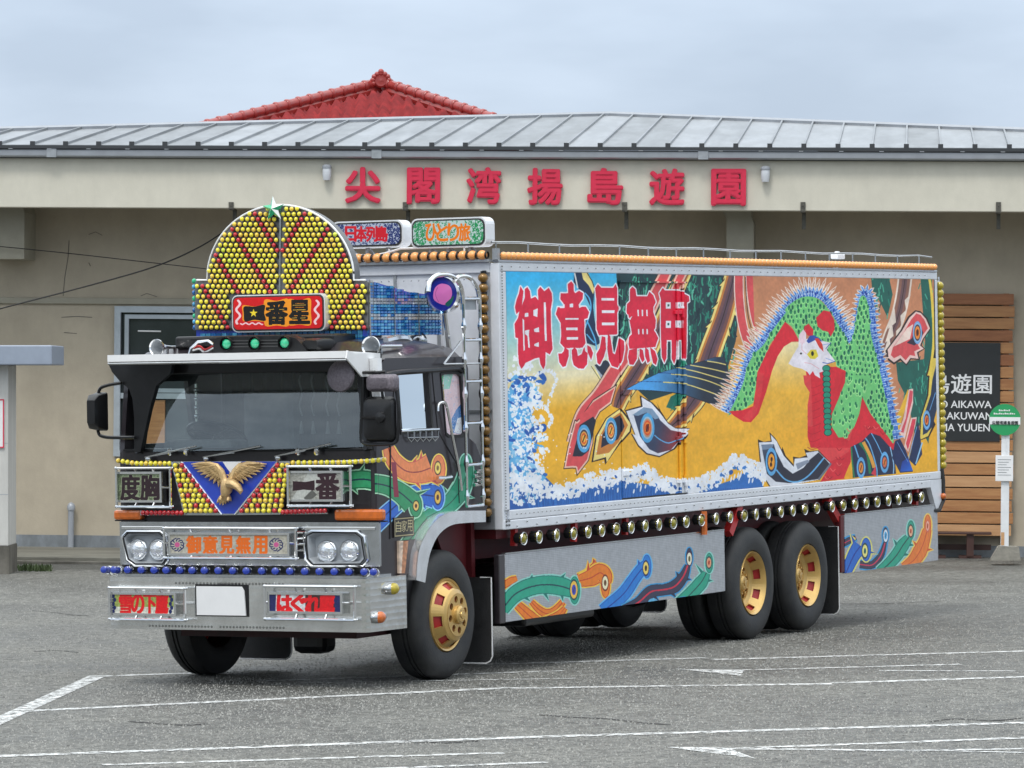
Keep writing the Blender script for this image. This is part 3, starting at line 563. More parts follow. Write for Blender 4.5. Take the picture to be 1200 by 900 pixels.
    cv.poly(cM(502, 462, 520, 440, 545, 440, 555, 470, 540, 484, 518, 482), (232, 212, 60)); cv.ell(*cM(528, 458)[0], 1.6, 2.8, (30, 40, 30)); cv.ell(*cM(474, 458)[0], 1.3, 1.1, (40, 30, 30))
    for q in ((490, 500, 520, 505, 560, 530), (480, 400, 478, 440, 500, 460), (495, 345, 478, 420)): cv.line(cM(*q), .5, (232, 150, 160))
    cv.poly(cM(466, 370, 485, 346, 496, 360, 492, 410, 470, 410), (244, 214, 224))
    # necklace
    for i in range(13):
        c = cM(593 + i * .6, 528 + i * 25)[0]; cv.ell(c[0], c[1], 4.8, 4.2, (24, 60, 60)); cv.ell(c[0], c[1], 4.0, 3.4, (36, 150, 120))
    # ---------------- waves
    WB, WL, WH = (50, 112, 194), (104, 182, 232), (240, 244, 252)
    cv.poly([(590, 598), (590, 545), (600, 555), (612, 545), (640, 560), (655, 575), (690, 572), (720, 562), (760, 568), (800, 562), (830, 572), (860, 562), (885, 545), (900, 585), (903, 600)], WB)
    for i in range(150): x = 592 + i * 2.08; cv.line([(x, 572), (x + rr.uniform(0, 5), 602)], .55, (30, 76, 160))
    cv.poly([(590, 470), (600, 448), (612, 456), (622, 448), (630, 462), (622, 480), (626, 500), (620, 530), (640, 560), (620, 570), (590, 575)], WL)
    cv.poly([(590, 570), (606, 560), (622, 600), (590, 600)], (44, 92, 172))
    for i in range(60):
        x = rr.uniform(594, 638); y = rr.uniform(440, 585); a = rr.uniform(0, 3); cv.ell(x, y, rr.uniform(2, 5), rr.uniform(3, 8), rr.choice([WB, WL, (84, 160, 226), (44, 96, 180)]), rot=a)
    def foam(x, y, r):
        for _ in range(rr.randint(3, 5)):
            cv.ell(x + rr.uniform(-r, r), y + rr.uniform(-r, r), r * rr.uniform(.45, .8), r * rr.uniform(.5, 1.), WH)
    for i in range(330):
        y = rr.uniform(420, 590); xm = 600 + 42 * (1 - abs((y - 520) / 110) ** 1.5 * .5) * rr.random(); 
        if y < 450 and rr.random() < .5: continue
        foam(xm, y, rr.uniform(1.1, 2.7))
    for i in range(90):
        cv.ell(rr.uniform(594, 630), rr.uniform(445, 590), rr.uniform(.8, 2.6), rr.uniform(1.5, 5), rr.choice([WB, WL, (84, 160, 226), (44, 96, 180), (150, 205, 240)]), rot=rr.uniform(0, 3))
    for i in range(160): foam(rr.uniform(594, 634), rr.uniform(430, 592), rr.uniform(.7, 1.3))
    for q in (((628, 440), (642, 434), (652, 444), (646, 462), (640, 480)), ((598, 440), (612, 430), (620, 416)), ((640, 478), (646, 492), (642, 500)), ((598, 480), (616, 476), (630, 470)), ((596, 508), (610, 502), (628, 496), (636, 490))):
        for p in spl(q, 6): foam(p[0], p[1], 1.7)
    x = 596.
    while x < 895:
        top = 568 - 8 * math.sin(x * .045) - 9 * math.exp(-((x - 755) / 10) ** 2) - 12 * math.exp(-((x - 862) / 13) ** 2) - 6 * math.exp(-((x - 690) / 16) ** 2) - (x - 596) * .035
        for j in range(6): foam(x + rr.uniform(-2, 2), top + rr.uniform(-5, 12) - (x - 640) * .012, rr.uniform(1.3, 2.6))
        if rr.random() < .45: cv.ell(x, top + rr.uniform(2, 11), rr.uniform(1, 2.6), rr.uniform(1.5, 4), rr.choice([WB, (60, 130, 210), (44, 92, 172)]), rot=rr.uniform(0, 3))
        x += 2.1
    for i in range(70):
        x = 596 + rr.random() * 300; y = 583 - (x - 596) * .07 + rr.uniform(-8, 4); cv.ell(x, y, .9, rr.uniform(2, 4.5), WH, rot=.2)
    for i in range(40): cv.ell(rr.uniform(632, 720), rr.uniform(505, 575), .7, .8, WH)
    # ---------------- the five big characters
    B_ = lambda *n: cB(*n)
    RED = (226, 42, 70); ms = [
        cA(255, 220, 285, 270, 278, 340, 270, 415, 300, 330, 298, 250, 325, 228, 350, 270, 360, 345, 405, 325, 435, 360, 430, 260, 455, 225, 495, 270, 540, 235, 570, 290, 575, 360, 560, 450, 562, 560, 565, 680, 575, 800, 578, 850, 550, 905, 508, 880, 505, 1010, 485, 1055, 455, 1000, 445, 935, 400, 945, 305, 990, 290, 1020, 265, 1050, 240, 1000, 230, 870, 232, 740, 205, 735, 195, 600, 230, 540, 245, 470, 215, 500, 200, 430, 215, 360, 240, 290),
        cA(765, 170, 790, 200, 790, 270, 805, 290, 845, 265, 885, 290, 880, 350, 845, 395, 850, 425, 910, 425, 945, 480, 930, 540, 895, 550, 900, 600, 895, 680, 910, 790, 880, 835, 700, 840, 655, 790, 665, 720, 660, 590, 640, 555, 610, 500, 630, 430, 700, 430, 690, 395, 655, 350, 660, 290, 735, 290, 730, 200),
        cC(700, 60, 740, 90, 740, 150, 710, 250, 680, 260, 645, 210, 635, 125, 670, 125, 690, 100), cC(700, 50, 890, 50, 850, 70, 800, 66, 720, 70),
        cC(770, 90, 800, 60, 822, 90, 832, 150, 870, 130, 890, 70, 900, 60, 905, 100, 930, 120, 925, 230, 890, 275, 840, 275, 790, 240, 775, 180), cC(925, 40, 960, 60, 985, 120, 965, 190, 930, 110),
        B_(90, 200, 125, 235, 245, 235, 270, 200, 285, 240, 285, 400, 300, 440, 285, 490, 285, 700, 270, 705, 100, 712, 78, 650, 75, 350, 62, 240),
        B_(130, 722, 165, 730, 172, 850, 150, 930, 110, 1010, 85, 990, 75, 900, 110, 840), B_(190, 700, 215, 720, 240, 890, 262, 905, 285, 820, 300, 740, 345, 770, 350, 850, 330, 960, 290, 1040, 230, 1020, 200, 960, 185, 850),
        B_(430, 225, 460, 250, 470, 320, 580, 320, 600, 275, 640, 310, 665, 380, 640, 430, 640, 480, 665, 560, 660, 640, 645, 660, 665, 690, 690, 740, 660, 830, 400, 850, 390, 800, 395, 730, 425, 700, 415, 640, 400, 560, 430, 520, 385, 540, 370, 470, 375, 400, 405, 370, 405, 250),
        B_(397, 861, 477, 841, 475, 950, 440, 1010, 400, 1005, 385, 930), B_(502, 845, 535, 862, 552, 960, 528, 985, 500, 920), B_(557, 828, 592, 862, 607, 970, 582, 992, 557, 920), B_(607, 832, 657, 872, 682, 950, 667, 1012, 637, 990, 617, 900),
        B_(735, 235, 755, 262, 900, 265, 1005, 320, 1010, 370, 985, 385, 982, 800, 975, 940, 950, 975, 925, 940, 922, 760, 872, 760, 868, 940, 850, 1000, 825, 950, 822, 760, 775, 760, 772, 940, 750, 990, 725, 930, 715, 700, 715, 350, 700, 290)]
    hs = [cA(385, 460, 430, 440, 425, 530, 385, 515), cA(300, 490, 335, 485, 335, 525, 298, 530), cA(275, 540, 292, 560, 299, 860, 286, 870, 280, 700), cA(300, 665, 345, 655, 340, 705, 351, 840, 335, 835, 325, 720, 300, 700), cA(390, 650, 440, 630, 445, 680, 395, 680), cA(395, 800, 440, 780, 440, 830, 395, 820), cA(488, 380, 510, 380, 520, 770, 500, 770),
          cA(750, 395, 785, 395, 785, 430, 750, 430), cA(705, 540, 840, 540, 840, 556, 705, 556), cA(715, 635, 830, 635, 830, 662, 715, 662), cA(720, 730, 835, 730, 835, 757, 720, 757), cA(650, 432, 700, 400, 700, 438, 650, 440), cA(838, 400, 890, 420, 845, 438),
          B_(125, 338, 255, 338, 255, 364, 125, 364), B_(130, 460, 258, 460, 258, 488, 130, 488), B_(130, 583, 258, 583, 258, 612, 130, 612)]
    for x in (480, 522, 568): hs.append(B_(x, 455, x + 14, 455, x + 16, 520, x + 2, 520))
    for x in (485, 528, 570): hs.append(B_(x, 650, x + 14, 650, x + 16, 702, x + 2, 702))
    for x, y, a, b in ((765, 380, 50, 64), (865, 380, 58, 62), (765, 566, 52, 72), (862, 563, 62, 74)): hs.append(B_(x, y, x + a, y, x + a, y + b, x, y + b))
    Fm = np.zeros((cv.h, cv.w), bool)
    for p in ms: Fm |= cv.full(cv.mask(p))
    hm = np.zeros_like(Fm)
    for p in hs: hm |= cv.full(cv.mask(p))
    On = dil(Fm, 5); cv.a[On] = np.array((240, 240, 246)) / 255.; Fm &= ~hm; cv.a[Fm] = np.array(RED) / 255.
    cv.poly(B_(922, 300, 985, 330, 982, 940, 925, 900), (206, 16, 36), .6)
    for x, y in ((790, 410), (893, 410), (790, 600), (893, 600)): cv.poly(B_(x - 8, y - 10, x + 10, y - 10, x + 10, y + 12, x - 8, y + 12), (40, 90, 80))
    # airbrushed unevenness, soft edges, dirt
    cv.soften(1); cv.brush(.045, 40); cv.noise(.035)
    gdirt = np.linspace(0, 1, cv.h)[:, None, None] ** 6 * .10; cv.a = cv.a * (1 - gdirt) + np.array([.45, .42, .36], np.float32) * gdirt
    return cv
def skirt(x0, x1, z0, z1, which):
    cv = side_canvas(x0, x1, z0, z1, 1000 if which else 640, 150, (172, 175, 180), 0.)
    for i in range(0, cv.h, 4): cv.a[i:i + 1] *= .88
    for j in range(0, cv.w, 9): cv.a[:, j:j + 1] *= 1.06
    TE, TEL, TED, ORG, YL, RDD = (44, 168, 138), (150, 220, 206), (22, 120, 110), (238, 130, 34), (250, 206, 70), (206, 66, 40)
    if which:
        q = lambda *n: K(580, 640, 8.571, *n); r = lambda *n: K(710, 620, 8, *n)
        feather(cv, q(80, 400, 160, 350, 220, 330), [8, 9, 6], ORG, RDD, YL, RDD, mw=0)
        feather(cv, q(190, 560, 330, 690, 450, 790), [9, 13, 16], ORG, RDD, YL, RDD, mw=1.)
        feather(cv, q(360, 560, 440, 640, 520, 680, 600, 650, 680, 560), [6, 9, 11, 10, 7], ORG, RDD, YL, RDD); feather(cv, q(480, 760, 560, 740, 640, 690, 700, 620), [9, 12, 10, 6], ORG, RDD, YL, RDD, mw=.6)
        feather(cv, q(70, 640, 180, 500, 300, 430, 430, 395, 560, 390, 680, 410, 790, 450), [15, 19, 21, 21, 22, 22, 17], TE, TED, TEL, (20, 70, 80), spikes=((.3, 1, 7), (.6, 1, 9), (.86, 1, 7), (.8, -1, 6), (.3, 1, 6), (.45, -1, 4)), ow=1.7, mw=1.6,
                head=(*q(796, 445)[0], 6.4, 16.5), eye=(*q(789, 440)[0], 5.2, 12.5, [(30, 70, 80), (250, 200, 80), (250, 200, 80), (60, 70, 190), (60, 70, 190)]))
        feather(cv, q(830, 320, 920, 290, 1000, 240, 1050, 200), [9, 12, 16, 18], ORG, RDD, YL, RDD, mw=0, spikes=((.45, 1, 6), (.9, -1, 4))); feather(cv, q(850, 350, 960, 320, 1050, 270, 1100, 310, 1110, 380), [14, 20, 22, 18, 12], ORG, RDD, YL, RDD, mw=1.2, spikes=((.3, -1, 10),), head=(*q(1106, 395)[0], 5.4, 15), eye=(*q(1103, 370)[0], 4.2, 10, [(120, 50, 30), (246, 240, 200), (246, 240, 200), (120, 80, 40)]))
        feather(cv, r(-30, 770, 60, 700, 170, 600, 260, 470, 330, 380, 380, 330), [15, 17, 16, 14, 14, 12], (40, 130, 216), (30, 96, 190), (104, 190, 240), (24, 60, 160), mw=1.2, spikes=((.85, -1, 5),), head=(*r(380, 352)[0], 5.4, 14), eye=(*r(371, 368)[0], 4, 9.5, [(24, 40, 90), (250, 220, 110), (250, 220, 110), (60, 46, 30)]))
        feather(cv, r(160, 760, 300, 690, 420, 590, 540, 570, 640, 540, 720, 450, 765, 340), [11, 12, 15, 13, 15, 12, 6], (56, 56, 82), (40, 40, 70), (56, 160, 216), (220, 40, 70), ow=1.5, mw=1.8, spikes=((.36, 1, 8), (.62, 1, 7), (.85, 1, 5), (.82, -1, 5)), head=(*r(778, 265)[0], 3.8, 11), eye=(*r(779, 280)[0], 3.6, 9.4, [(60, 30, 70), (244, 240, 214), (244, 240, 214), (120, 110, 60)]))
        feather(cv, r(700, 700, 800, 600, 890, 500, 940, 410), [17, 16, 16, 9], TE, TED, TEL, (20, 60, 70), mw=1., spikes=((.95, -1, 12), (.8, 1, 5)), head=(*r(965, 320)[0], 4.6, 12), eye=(*r(963, 316)[0], 3.4, 7.6, [(40, 60, 70), (240, 170, 130), (240, 170, 130), (220, 70, 40)]))
        cv.ell(*r(440, 690)[0], 6, 5, (100, 184, 226)); cv.line(spl(r(640, 660, 740, 640, 800, 660), 5), 2, (50, 150, 220))
    else:
        q = lambda *n: K(980, 590, 9.23, *n)
        feather(cv, q(70, 440, 140, 400, 210, 370), [7, 8, 5], (60, 60, 84), (40, 44, 70), (60, 160, 216), (220, 60, 90), ow=2)
        feather(cv, q(250, 660, 370, 670, 440, 620, 490, 540, 525, 420), [9, 9, 9, 7, 4], (60, 60, 84), (40, 44, 70), (60, 160, 216), (220, 50, 90), ow=1.6, mw=1.4, head=(*q(528, 345)[0], 3.2, 9.5), eye=(*q(530, 350)[0], 3.2, 9, [(50, 50, 80), (230, 240, 250), (220, 236, 250), (70, 170, 226), (70, 170, 226)]))
        feather(cv, q(90, 780, 150, 640, 200, 540, 260, 460), [12, 14, 16, 20], (40, 110, 206), (30, 84, 180), (236, 230, 120), (24, 50, 150), mw=1.2, spikes=((.98, 1, 12), (.97, -1, 9)), head=(*q(318, 500)[0], 6.0, 14), eye=(*q(306, 515)[0], 3.9, 9.4, [(30, 60, 60), (250, 240, 140), (250, 240, 140), (40, 120, 110)]))
        feather(cv, q(460, 740, 560, 660, 650, 560, 720, 450, 780, 370), [11, 14, 15, 15, 10], TE, TED, TEL, (20, 70, 70), mw=1.2, spikes=((.6, 1, 7), (.85, 1, 6), (.7, -1, 7)), head=(*q(803, 290)[0], 4.4, 11.5), eye=(*q(802, 300)[0], 3.1, 8, [(60, 40, 50), (246, 190, 150), (246, 190, 150), (226, 90, 60)]))
        feather(cv, q(720, 690, 830, 620, 900, 520, 950, 400, 980, 280), [9, 15, 17, 13, 10], (240, 130, 50), (220, 90, 40), (250, 214, 100), (214, 84, 40), mw=1., spikes=((.2, 1, 7), (.6, 1, 6), (.62, -1, 6)), head=(*q(985, 240)[0], 4.2, 13), eye=(*q(984, 245)[0], 2.6, 8, [(226, 110, 80), (246, 190, 170), (240, 120, 80)]))
    cv.noise(.05); return cv
CX0, CX1, CZ0, CZ1, CY = -1.14, .80, .60, 2.85, .08
PLUM = (43, 38, 43)
def cab_side():
    cv = side_canvas(CX0, CX1, CZ0, CZ1, 776, 900, PLUM, CY); q = lambda *n: K(430, 500, 6, *n)
    GN, GNL, GND = (44, 140, 96), (172, 226, 190), (24, 96, 66)
    feather(cv, q(250, 860, 330, 760, 400, 670, 500, 570, 600, 500, 640, 400), [12, 17, 20, 20, 18, 10], (36, 140, 92), (20, 110, 70), GNL, (10, 60, 44), mw=1.2, spikes=((.8, -1, 8), (.6, 1, 6)))
    feather(cv, q(420, 640, 560, 560, 650, 460, 690, 360, 700, 260), [15, 20, 22, 19, 14], (40, 146, 112), (26, 110, 84), (150, 214, 190), (14, 70, 60), mw=1.0, spikes=((.5, 1, 8),), head=(*q(695, 260)[0], 6.5, 11))
    feather(cv, q(0, 760, 90, 660, 200, 560, 280, 490, 380, 480, 470, 490), [17, 19, 18, 17, 22, 27], (44, 106, 204), (26, 66, 168), (140, 200, 240), (20, 40, 120), mw=1.6, spikes=((.72, 1, 6), (.86, 1, 6), (.9, -1, 7)), head=(*q(498, 495)[0], 7.5, 15), eye=(*q(498, 498)[0], 4.4, 9.5, [(36, 40, 80), (236, 190, 80), (236, 190, 80), (90, 50, 60)]))
    feather(cv, q(-60, 410, 40, 400, 150, 420, 240, 470, 320, 540), [20, 20, 21, 23, 26], (50, 150, 100), (30, 110, 72), GNL, (24, 50, 70), mw=1.6, spikes=((.95, -1, 14), (.9, 1, 5)), head=(*q(343, 555)[0], 7.5, 14), eye=(*q(345, 558)[0], 4, 7, [(50, 60, 50), (240, 200, 110), (240, 200, 110), (110, 50, 40)]))
    feather(cv, q(150, 150, 190, 240, 270, 310, 360, 320, 450, 290), [13, 19, 22, 27, 33], (240, 140, 84), (214, 90, 80), (252, 220, 90), (150, 60, 60), mw=1.3, spikes=((.72, 1, 8), (.95, 1, 8), (.7, -1, 7), (.9, -1, 8)), head=(*q(505, 300)[0], 8.0, 17), eye=(*q(498, 292)[0], 4.2, 8.6, [(90, 60, 50), (250, 220, 110), (250, 220, 110), (150, 120, 60)]))
    cv.poly(q(172, 250, 205, 252, 225, 495, 190, 497), (140, 40, 66)); 
    # quarter window painting handled on its own pane
    cv.noise(.06); return cv

# ================================================================== THE TRUCK
truck = empty('decorated_truck', 'brightly decorated box truck with a phoenix mural and a bulb covered roof arch', 'truck', M=TM)
def fy(px, py, X): p = T(px, py, 0, X); return float(p[1]), float(p[2])
def sx(px, py, Y=0.): p = T(px, py, 1, Y); return float(p[0]), float(p[2])
V = Vector
rnd = random.Random(11)
# reusable lamp meshes ------------------------------------------------
def bulb_mesh(name, r, m, n=8, k=5, sock=True, d=(-1, 0, 0)):
    b = MB(); dv = V(d); b.ball(tuple(dv * r * .55), r, n, k, 0)
    if sock: b.lathe([(r * .85, -.3 * r), (r * .9, .5 * r)], (0, 0, 0), d, 7, 1)
    me = b.mesh(name, [m, M['socket']]); sm(me); return me
# ---- frame and running gear ----
b = MB()
for y in (.72, 1.68): b.box((-.9, y, .78), (10.3, y + .08, 1.04))
for x in (-.8, .9, 2.0, 3.2, 4.6, 5.6, 6.6, 7.6, 9.0, 10.2): b.box((x, .72, .8), (x + .1, 1.76, 1.0))
b.box((-.95, .45, .50), (-.75, 1.9, .6))
b.build('chassis_frame', M['red'], truck, bevel=.01)
b = MB(); b.tube([(0, .3, .6), (0, 2.1, .6)], .07, 8); 
for x in (5.97, 7.27): b.tube([(x, .3, .52), (x, 2.1, .52)], .08, 8); b.ball((x, 1.24, .52), .24, 10, 6)
b.build('axle', M['black'], truck, smooth=True)
for a_, c_ in (((1.55, .15, .40), (2.9, .62, .92)), ((3.3, 1.7, .42), (4.6, 2.3, .9))): b = MB(); b.box(a_, c_); b.build('fuel_tank', M['black'], truck, bevel=.03)
b = MB(); b.tube([(1.7, 1.9, .5), (3.1, 1.9, .5)], .22, 12); b.build('air_tank', M['black'], truck, smooth=True)
b = MB(); b.box((-.45, .95, .30), (-.2, 1.25, .6)); b.build('differential_guard', M['black'], truck, bevel=.06)
b = MB(); b.plate([[(-.98, .56), (-.35, .56), (-.3, .47), (-.98, .47)]], 1, .35, 1.95); b.build('front_valance', mat('very_dark_red', (.03, .004, .005), .6, var=.4), truck)  # valance in a much darker red than the frame
# inner wall behind the front wheel and red side frames
b = MB(); b.plate([[(.16, 1.4), (.80, 1.4), (.80, .75), (.62, .75)]], 1, .30, .33); b.box((.80, .25, .62), (.86, .9, 1.42)); b.build('wheel_housing', M['red'], truck)
b = MB(); b.box((.95, .42, .98), (10.45, .48, 1.28)); b.box((.95, .1, 1.16), (10.5, 2.4, 1.235)); b.build('underbox_frame', M['red'], truck)
for px0, py0, px1, py1, w in ((602, 640, 603, 612, .05), (672, 635, 673, 612, .05), (732, 627, 733, 605, .05), (853, 626, 865, 596, .08), (968, 585, 986, 622, .08), (1001, 600, 1001, 578, .05), (1072, 592, 1073, 573, .06)):
    a = sx(px0, py0, .05); c = sx(px1, py1, .05); b = MB(); b.tube([(a[0], .05, a[1]), (c[0], .05, c[1] + .03)], w / 1.6, 4); b.build('side_bracket', M['redbright'], truck)
# ---- wheels ----
def tyre_mb(R, w, rr):
    return MB().lathe([(rr, 0.02), (rr + .01, -.006), (rr + .07, -.022), (R - .08, -.018), (R - .03, .0), (R - .005, .03), (R, .06), (R, .085), (R - .012, .088), (R - .012, .1), (R, .103), (R, w / 2 - .01), (R - .012, w / 2 - .008), (R - .012, w / 2 + .006), (R, w / 2 + .008), (R, w - .06), (R - .01, w - .02), (R - .07, w), (rr + .06, w + .01), (rr, w - .02), (rr, .02)], (0, 0, 0), (0, 1, 0), 56)
tyre_me = tyre_mb(.519, .26, .295).mesh('tyre', M['tyre']); sm(tyre_me, 50)
def rim_meshes(front):
    g = MB(); n = 64
    # outer lip and conical dish; positive distance = inwards (+Y)
    if front: pr = [(.298, .012), (.29, -.012), (.275, -.006), (.272, .0), (.205, -.085), (.178, -.098), (.172, -.1)]; fl = -.1
    else: pr = [(.298, .012), (.29, -.012), (.28, -.004), (.268, .015), (.215, .10), (.176, .115), (.17, .118)]; fl = .118
    g.lathe(pr[:4], (0, 0, 0), (0, 1, 0), n)
    r0, d0 = pr[3]; r1, d1 = pr[4]
    def rp(t): return (r0 + (r1 - r0) * t, d0 + (d1 - d0) * t)
    ts = [0, .2, .85, 1]
    for j in range(n):
        hole = (j % 8) in (2, 3, 4, 5)
        for k in range(3):
            if hole and k == 1: continue
            q = []
            for t, jj in ((ts[k], j), (ts[k], j + 1), (ts[k + 1], j + 1), (ts[k + 1], j)):
                r, d = rp(t); a = 2 * PI * jj / n; q.append((r * math.cos(a), d, r * math.sin(a)))
            g.add(q, [(0, 1, 2, 3)])
    for j8 in range(8):                       # thickness of the hand holes
        for jj in (j8 * 8 + 2, j8 * 8 + 6):
            a = 2 * PI * jj / n; q = []
            for t, e in ((.2, 0), (.85, 0), (.85, .025), (.2, .025)):
                r, d = rp(t); q.append((r * math.cos(a), d + e, r * math.sin(a)))
            g.add(q, [(0, 1, 2, 3)])
    g.lathe(pr[4:], (0, 0, 0), (0, 1, 0), n)
    loops = [[(.172 * math.cos(2 * PI * j / 40), .172 * math.sin(2 * PI * j / 40)) for j in range(40)]]
    for q in range(8):
        a = PI / 8 + q * PI / 4; loops.append([(.126 * math.cos(a) + .029 * math.cos(2 * PI * j / 10), .126 * math.sin(a) + .029 * math.sin(2 * PI * j / 10)) for j in range(10)])
    g.plate(loops, 1, fl - .004, fl + .014)
    g.lathe([(.075, fl), (.072, fl - .03), (.055, fl - .042), (0.001, fl - .045)], (0, 0, 0), (0, 1, 0), 24)
    me = g.mesh('rim', M['gold']); sm(me, 30)
    d = MB().lathe([(.297, .02), (r0 + .01, d0 + .03), (r1, d1 + .03), (.1, max(d1, fl) + .045), (.001, max(d1, fl) + .045)], (0, 0, 0), (0, 1, 0), 32); dm = d.mesh('wheel_drum', M['redbright']); sm(dm)
    h = MB().lathe([(.03, 0), (.028, -.006), (.001, -.008)], (0, fl - .045, 0), (0, 1, 0), 14)
    for q in range(6): a = q * PI / 3; h.lathe([(.006, 0), (.001, -.006)], (.045 * math.cos(a), fl - .043, .045 * math.sin(a)), (0, 1, 0), 6)
    if not front:
        for q in range(10): a = q * PI / 5 + .2; h.lathe([(.012, 0), (.012, -.02), (.001, -.024)], (.1 * math.cos(a), fl - .004, .1 * math.sin(a)), (0, 1, 0), 6)
    hm = h.mesh('hub_cap', M['gold']); sm(hm)
    return me, dm, hm
rmF = rim_meshes(True); rmR = rim_meshes(False)
def wheel(x, y, z, rm, flip=False, label=None, rot=0.):
    e = bpy.data.objects.new('wheel', None); C.objects.link(e); e.parent = truck; e.location = (x, y, z); e.empty_display_size = .2
    if flip: e.rotation_euler = (0, 0, PI)
    else: e.rotation_euler = (0, rot, 0)
    if label: e['label'] = label
    inst(tyre_me, 'tyre', e, (0, 0, 0)); 
    if rm:
        inst(rm[0], 'rim', e, (0, 0, 0)); inst(rm[1], 'wheel_drum', e, (0, 0, 0)); inst(rm[2], 'hub_cap', e, (0, 0, 0))
    return e
wheel(0, .071, .601, rmF, rot=.2); wheel(0, 2.42, .601, rmF, True)
for x in (5.97, 7.273):
    wheel(x, .017, .519, rmR, rot=.1); wheel(x, .33, .519, None); wheel(x, 2.46, .519, rmR, True); wheel(x, 2.15, .519, None, True)
# ---- cargo box ----
XB, XE = .885, 10.735
b = MB(); b.box((XB + .01, .02, 1.25), (XE - .02, 2.47, 3.40)); b.build('cargo_body', M['alu'], truck)
def rail(name, a, c, m, bev=.008, kind=None, lab=None): bb = MB(); bb.box(a, c); return bb.build(name, m, truck, bevel=bev, kind=kind, label=lab)
rail('box_top_rail', (XB, -.004, 3.352), (XE, .05, 3.425), M['alu'])
rail('box_corner_post', (XB, -.004, 1.395), (1.012, .05, 3.35), M['alu'])
rail('box_corner_post', (10.667, -.004, 1.395), (XE, .05, 3.35), M['alu'])
rail('box_side_sill', (1.0, -.010, 1.318), (XE, .05, 1.396), M['alu'])
rail('box_lower_rail', (XB, -.014, 1.238), (XE - .3, .05, 1.315), M['alu'])
b = MB(); b.plate([[(XE - .3, 1.315), (XE - .3, 1.238), (XE - .15, 1.0), (XE, 1.0), (XE, 1.315)]], 1, -.012, .04); b.build('rear_corner_gusset', M['alu'], truck)
rail('box_front_corner', (XB - .012, -.008, 1.24), (XB + .02, .075, 3.42), M['alu'], .006)
rail('box_front_top_rail', (XB - .012, .075, 3.34), (XB + .01, 2.48, 3.43), M['alu'])
rail('box_front_sill', (XB - .014, .06, 1.24), (XB + .01, 2.46, 1.42), M['aludk'])
b = MB()
for y in (.55, .95, 1.3, 1.7, 2.1): b.box((XB - .004, y, 1.42), (XB + .012, y + .025, 3.34))
for z in (2.2,): b.box((XB - .006, .08, z), (XB + .012, 2.46, z + .02))
b.build('front_panel_seam', M['aludk'], truck)
b = MB()
for i in range(90): b.ball((XB + .03, -.016, 1.3 + i * .0235), .008, 4, 3)
for i in range(60): b.ball((XB + .04 + i * .16, -.016, 3.39), .007, 4, 3)
for i in range(120): b.ball((1.1 + i * .078, -.022, 1.36), .007, 4, 3)
for i in range(50): b.ball((1.1 + i * .185, -.022, 1.262 + .03 * (i % 2)), .008, 4, 3)
for i in range(34): b.ball((XB - .018, .1 + i * .07, 3.29), .007, 4, 3)
for y in (.028, .058):
    for z in (1.275, 1.31): b.ball((XB + .03, -.02, z), .011, 5, 3); b.ball((XB + .075, -.02, z), .011, 5, 3)
b.build('rivet', M['chromerough'], truck, kind='stuff')
# the mural: three painted panels, the side door standing proud with its rods
mural_cv = paint_mural(); MU = mural_cv.material('phoenix_mural', .5, 0, 0., .22, 1.0); UVM = (0, MX0, MX1, 2, MZ0, MZ1)
D0, D1 = sx(727, 450)[0], sx(803, 450)[0]
b = MB(); b.box((MX0, -.001, MZ0), (D0 - .012, .03, MZ1)); mp1 = b.build('mural_panel', MU, truck, uv=UVM, label='front mural panel with white edged red characters over breaking waves')
b = MB(); b.box((D0, -.008, MZ0 + .012), (D1, .03, 3.275)); door = b.build('side_door', MU, truck, uv=UVM, bevel=.003, label='side door painted as part of the mural, with lock rods')
b = MB(); b.box((D0 - .01, -.002, 3.285), (D1 + .01, .03, MZ1)); b.build('mural_panel', MU, truck, uv=UVM, label='narrow mural strip above the side door')
b = MB(); b.box((D1 + .012, -.001, MZ0), (MX1, .03, MZ1)); b.build('mural_panel', MU, truck, uv=UVM, label='rear mural panel with the red and green phoenix')
b = MB(); b.box((D0 - .014, .004, MZ0), (D1 + .014, .026, 3.3)); b.build('door_gap', M['black'], truck)
for dx, r in ((-.06, .016), (-.18, .012)):
    b = MB(); b.tube([(D1 + dx, -.02, MZ0 + .03), (D1 + dx, -.02, 3.27)], r, 8); b.build('lock_rod', MU, door, uv=UVM, smooth=True)
for z in (1.50, 1.88, 2.4, 3.0):
    b = MB(); b.box((D1 - .24, -.028, z), (D1 - .02, -.008, z + .035)); b.box((D1 - .09, -.036, z - .03), (D1 - .03, -.01, z + .07)); b.build('lock_keeper', MU, door, uv=UVM, bevel=.004)
for z in (1.6, 2.3, 2.95):
    b = MB(); b.box((D0 + .01, -.018, z), (D0 + .2, -.008, z + .05)); b.build('hinge', MU, door, uv=UVM, bevel=.004)
b = MB(); b.box((D0 - .02, -.03, 3.275), (D1 + .02, 0, 3.29)); b.build('drip_rail', MU, truck, uv=UVM)
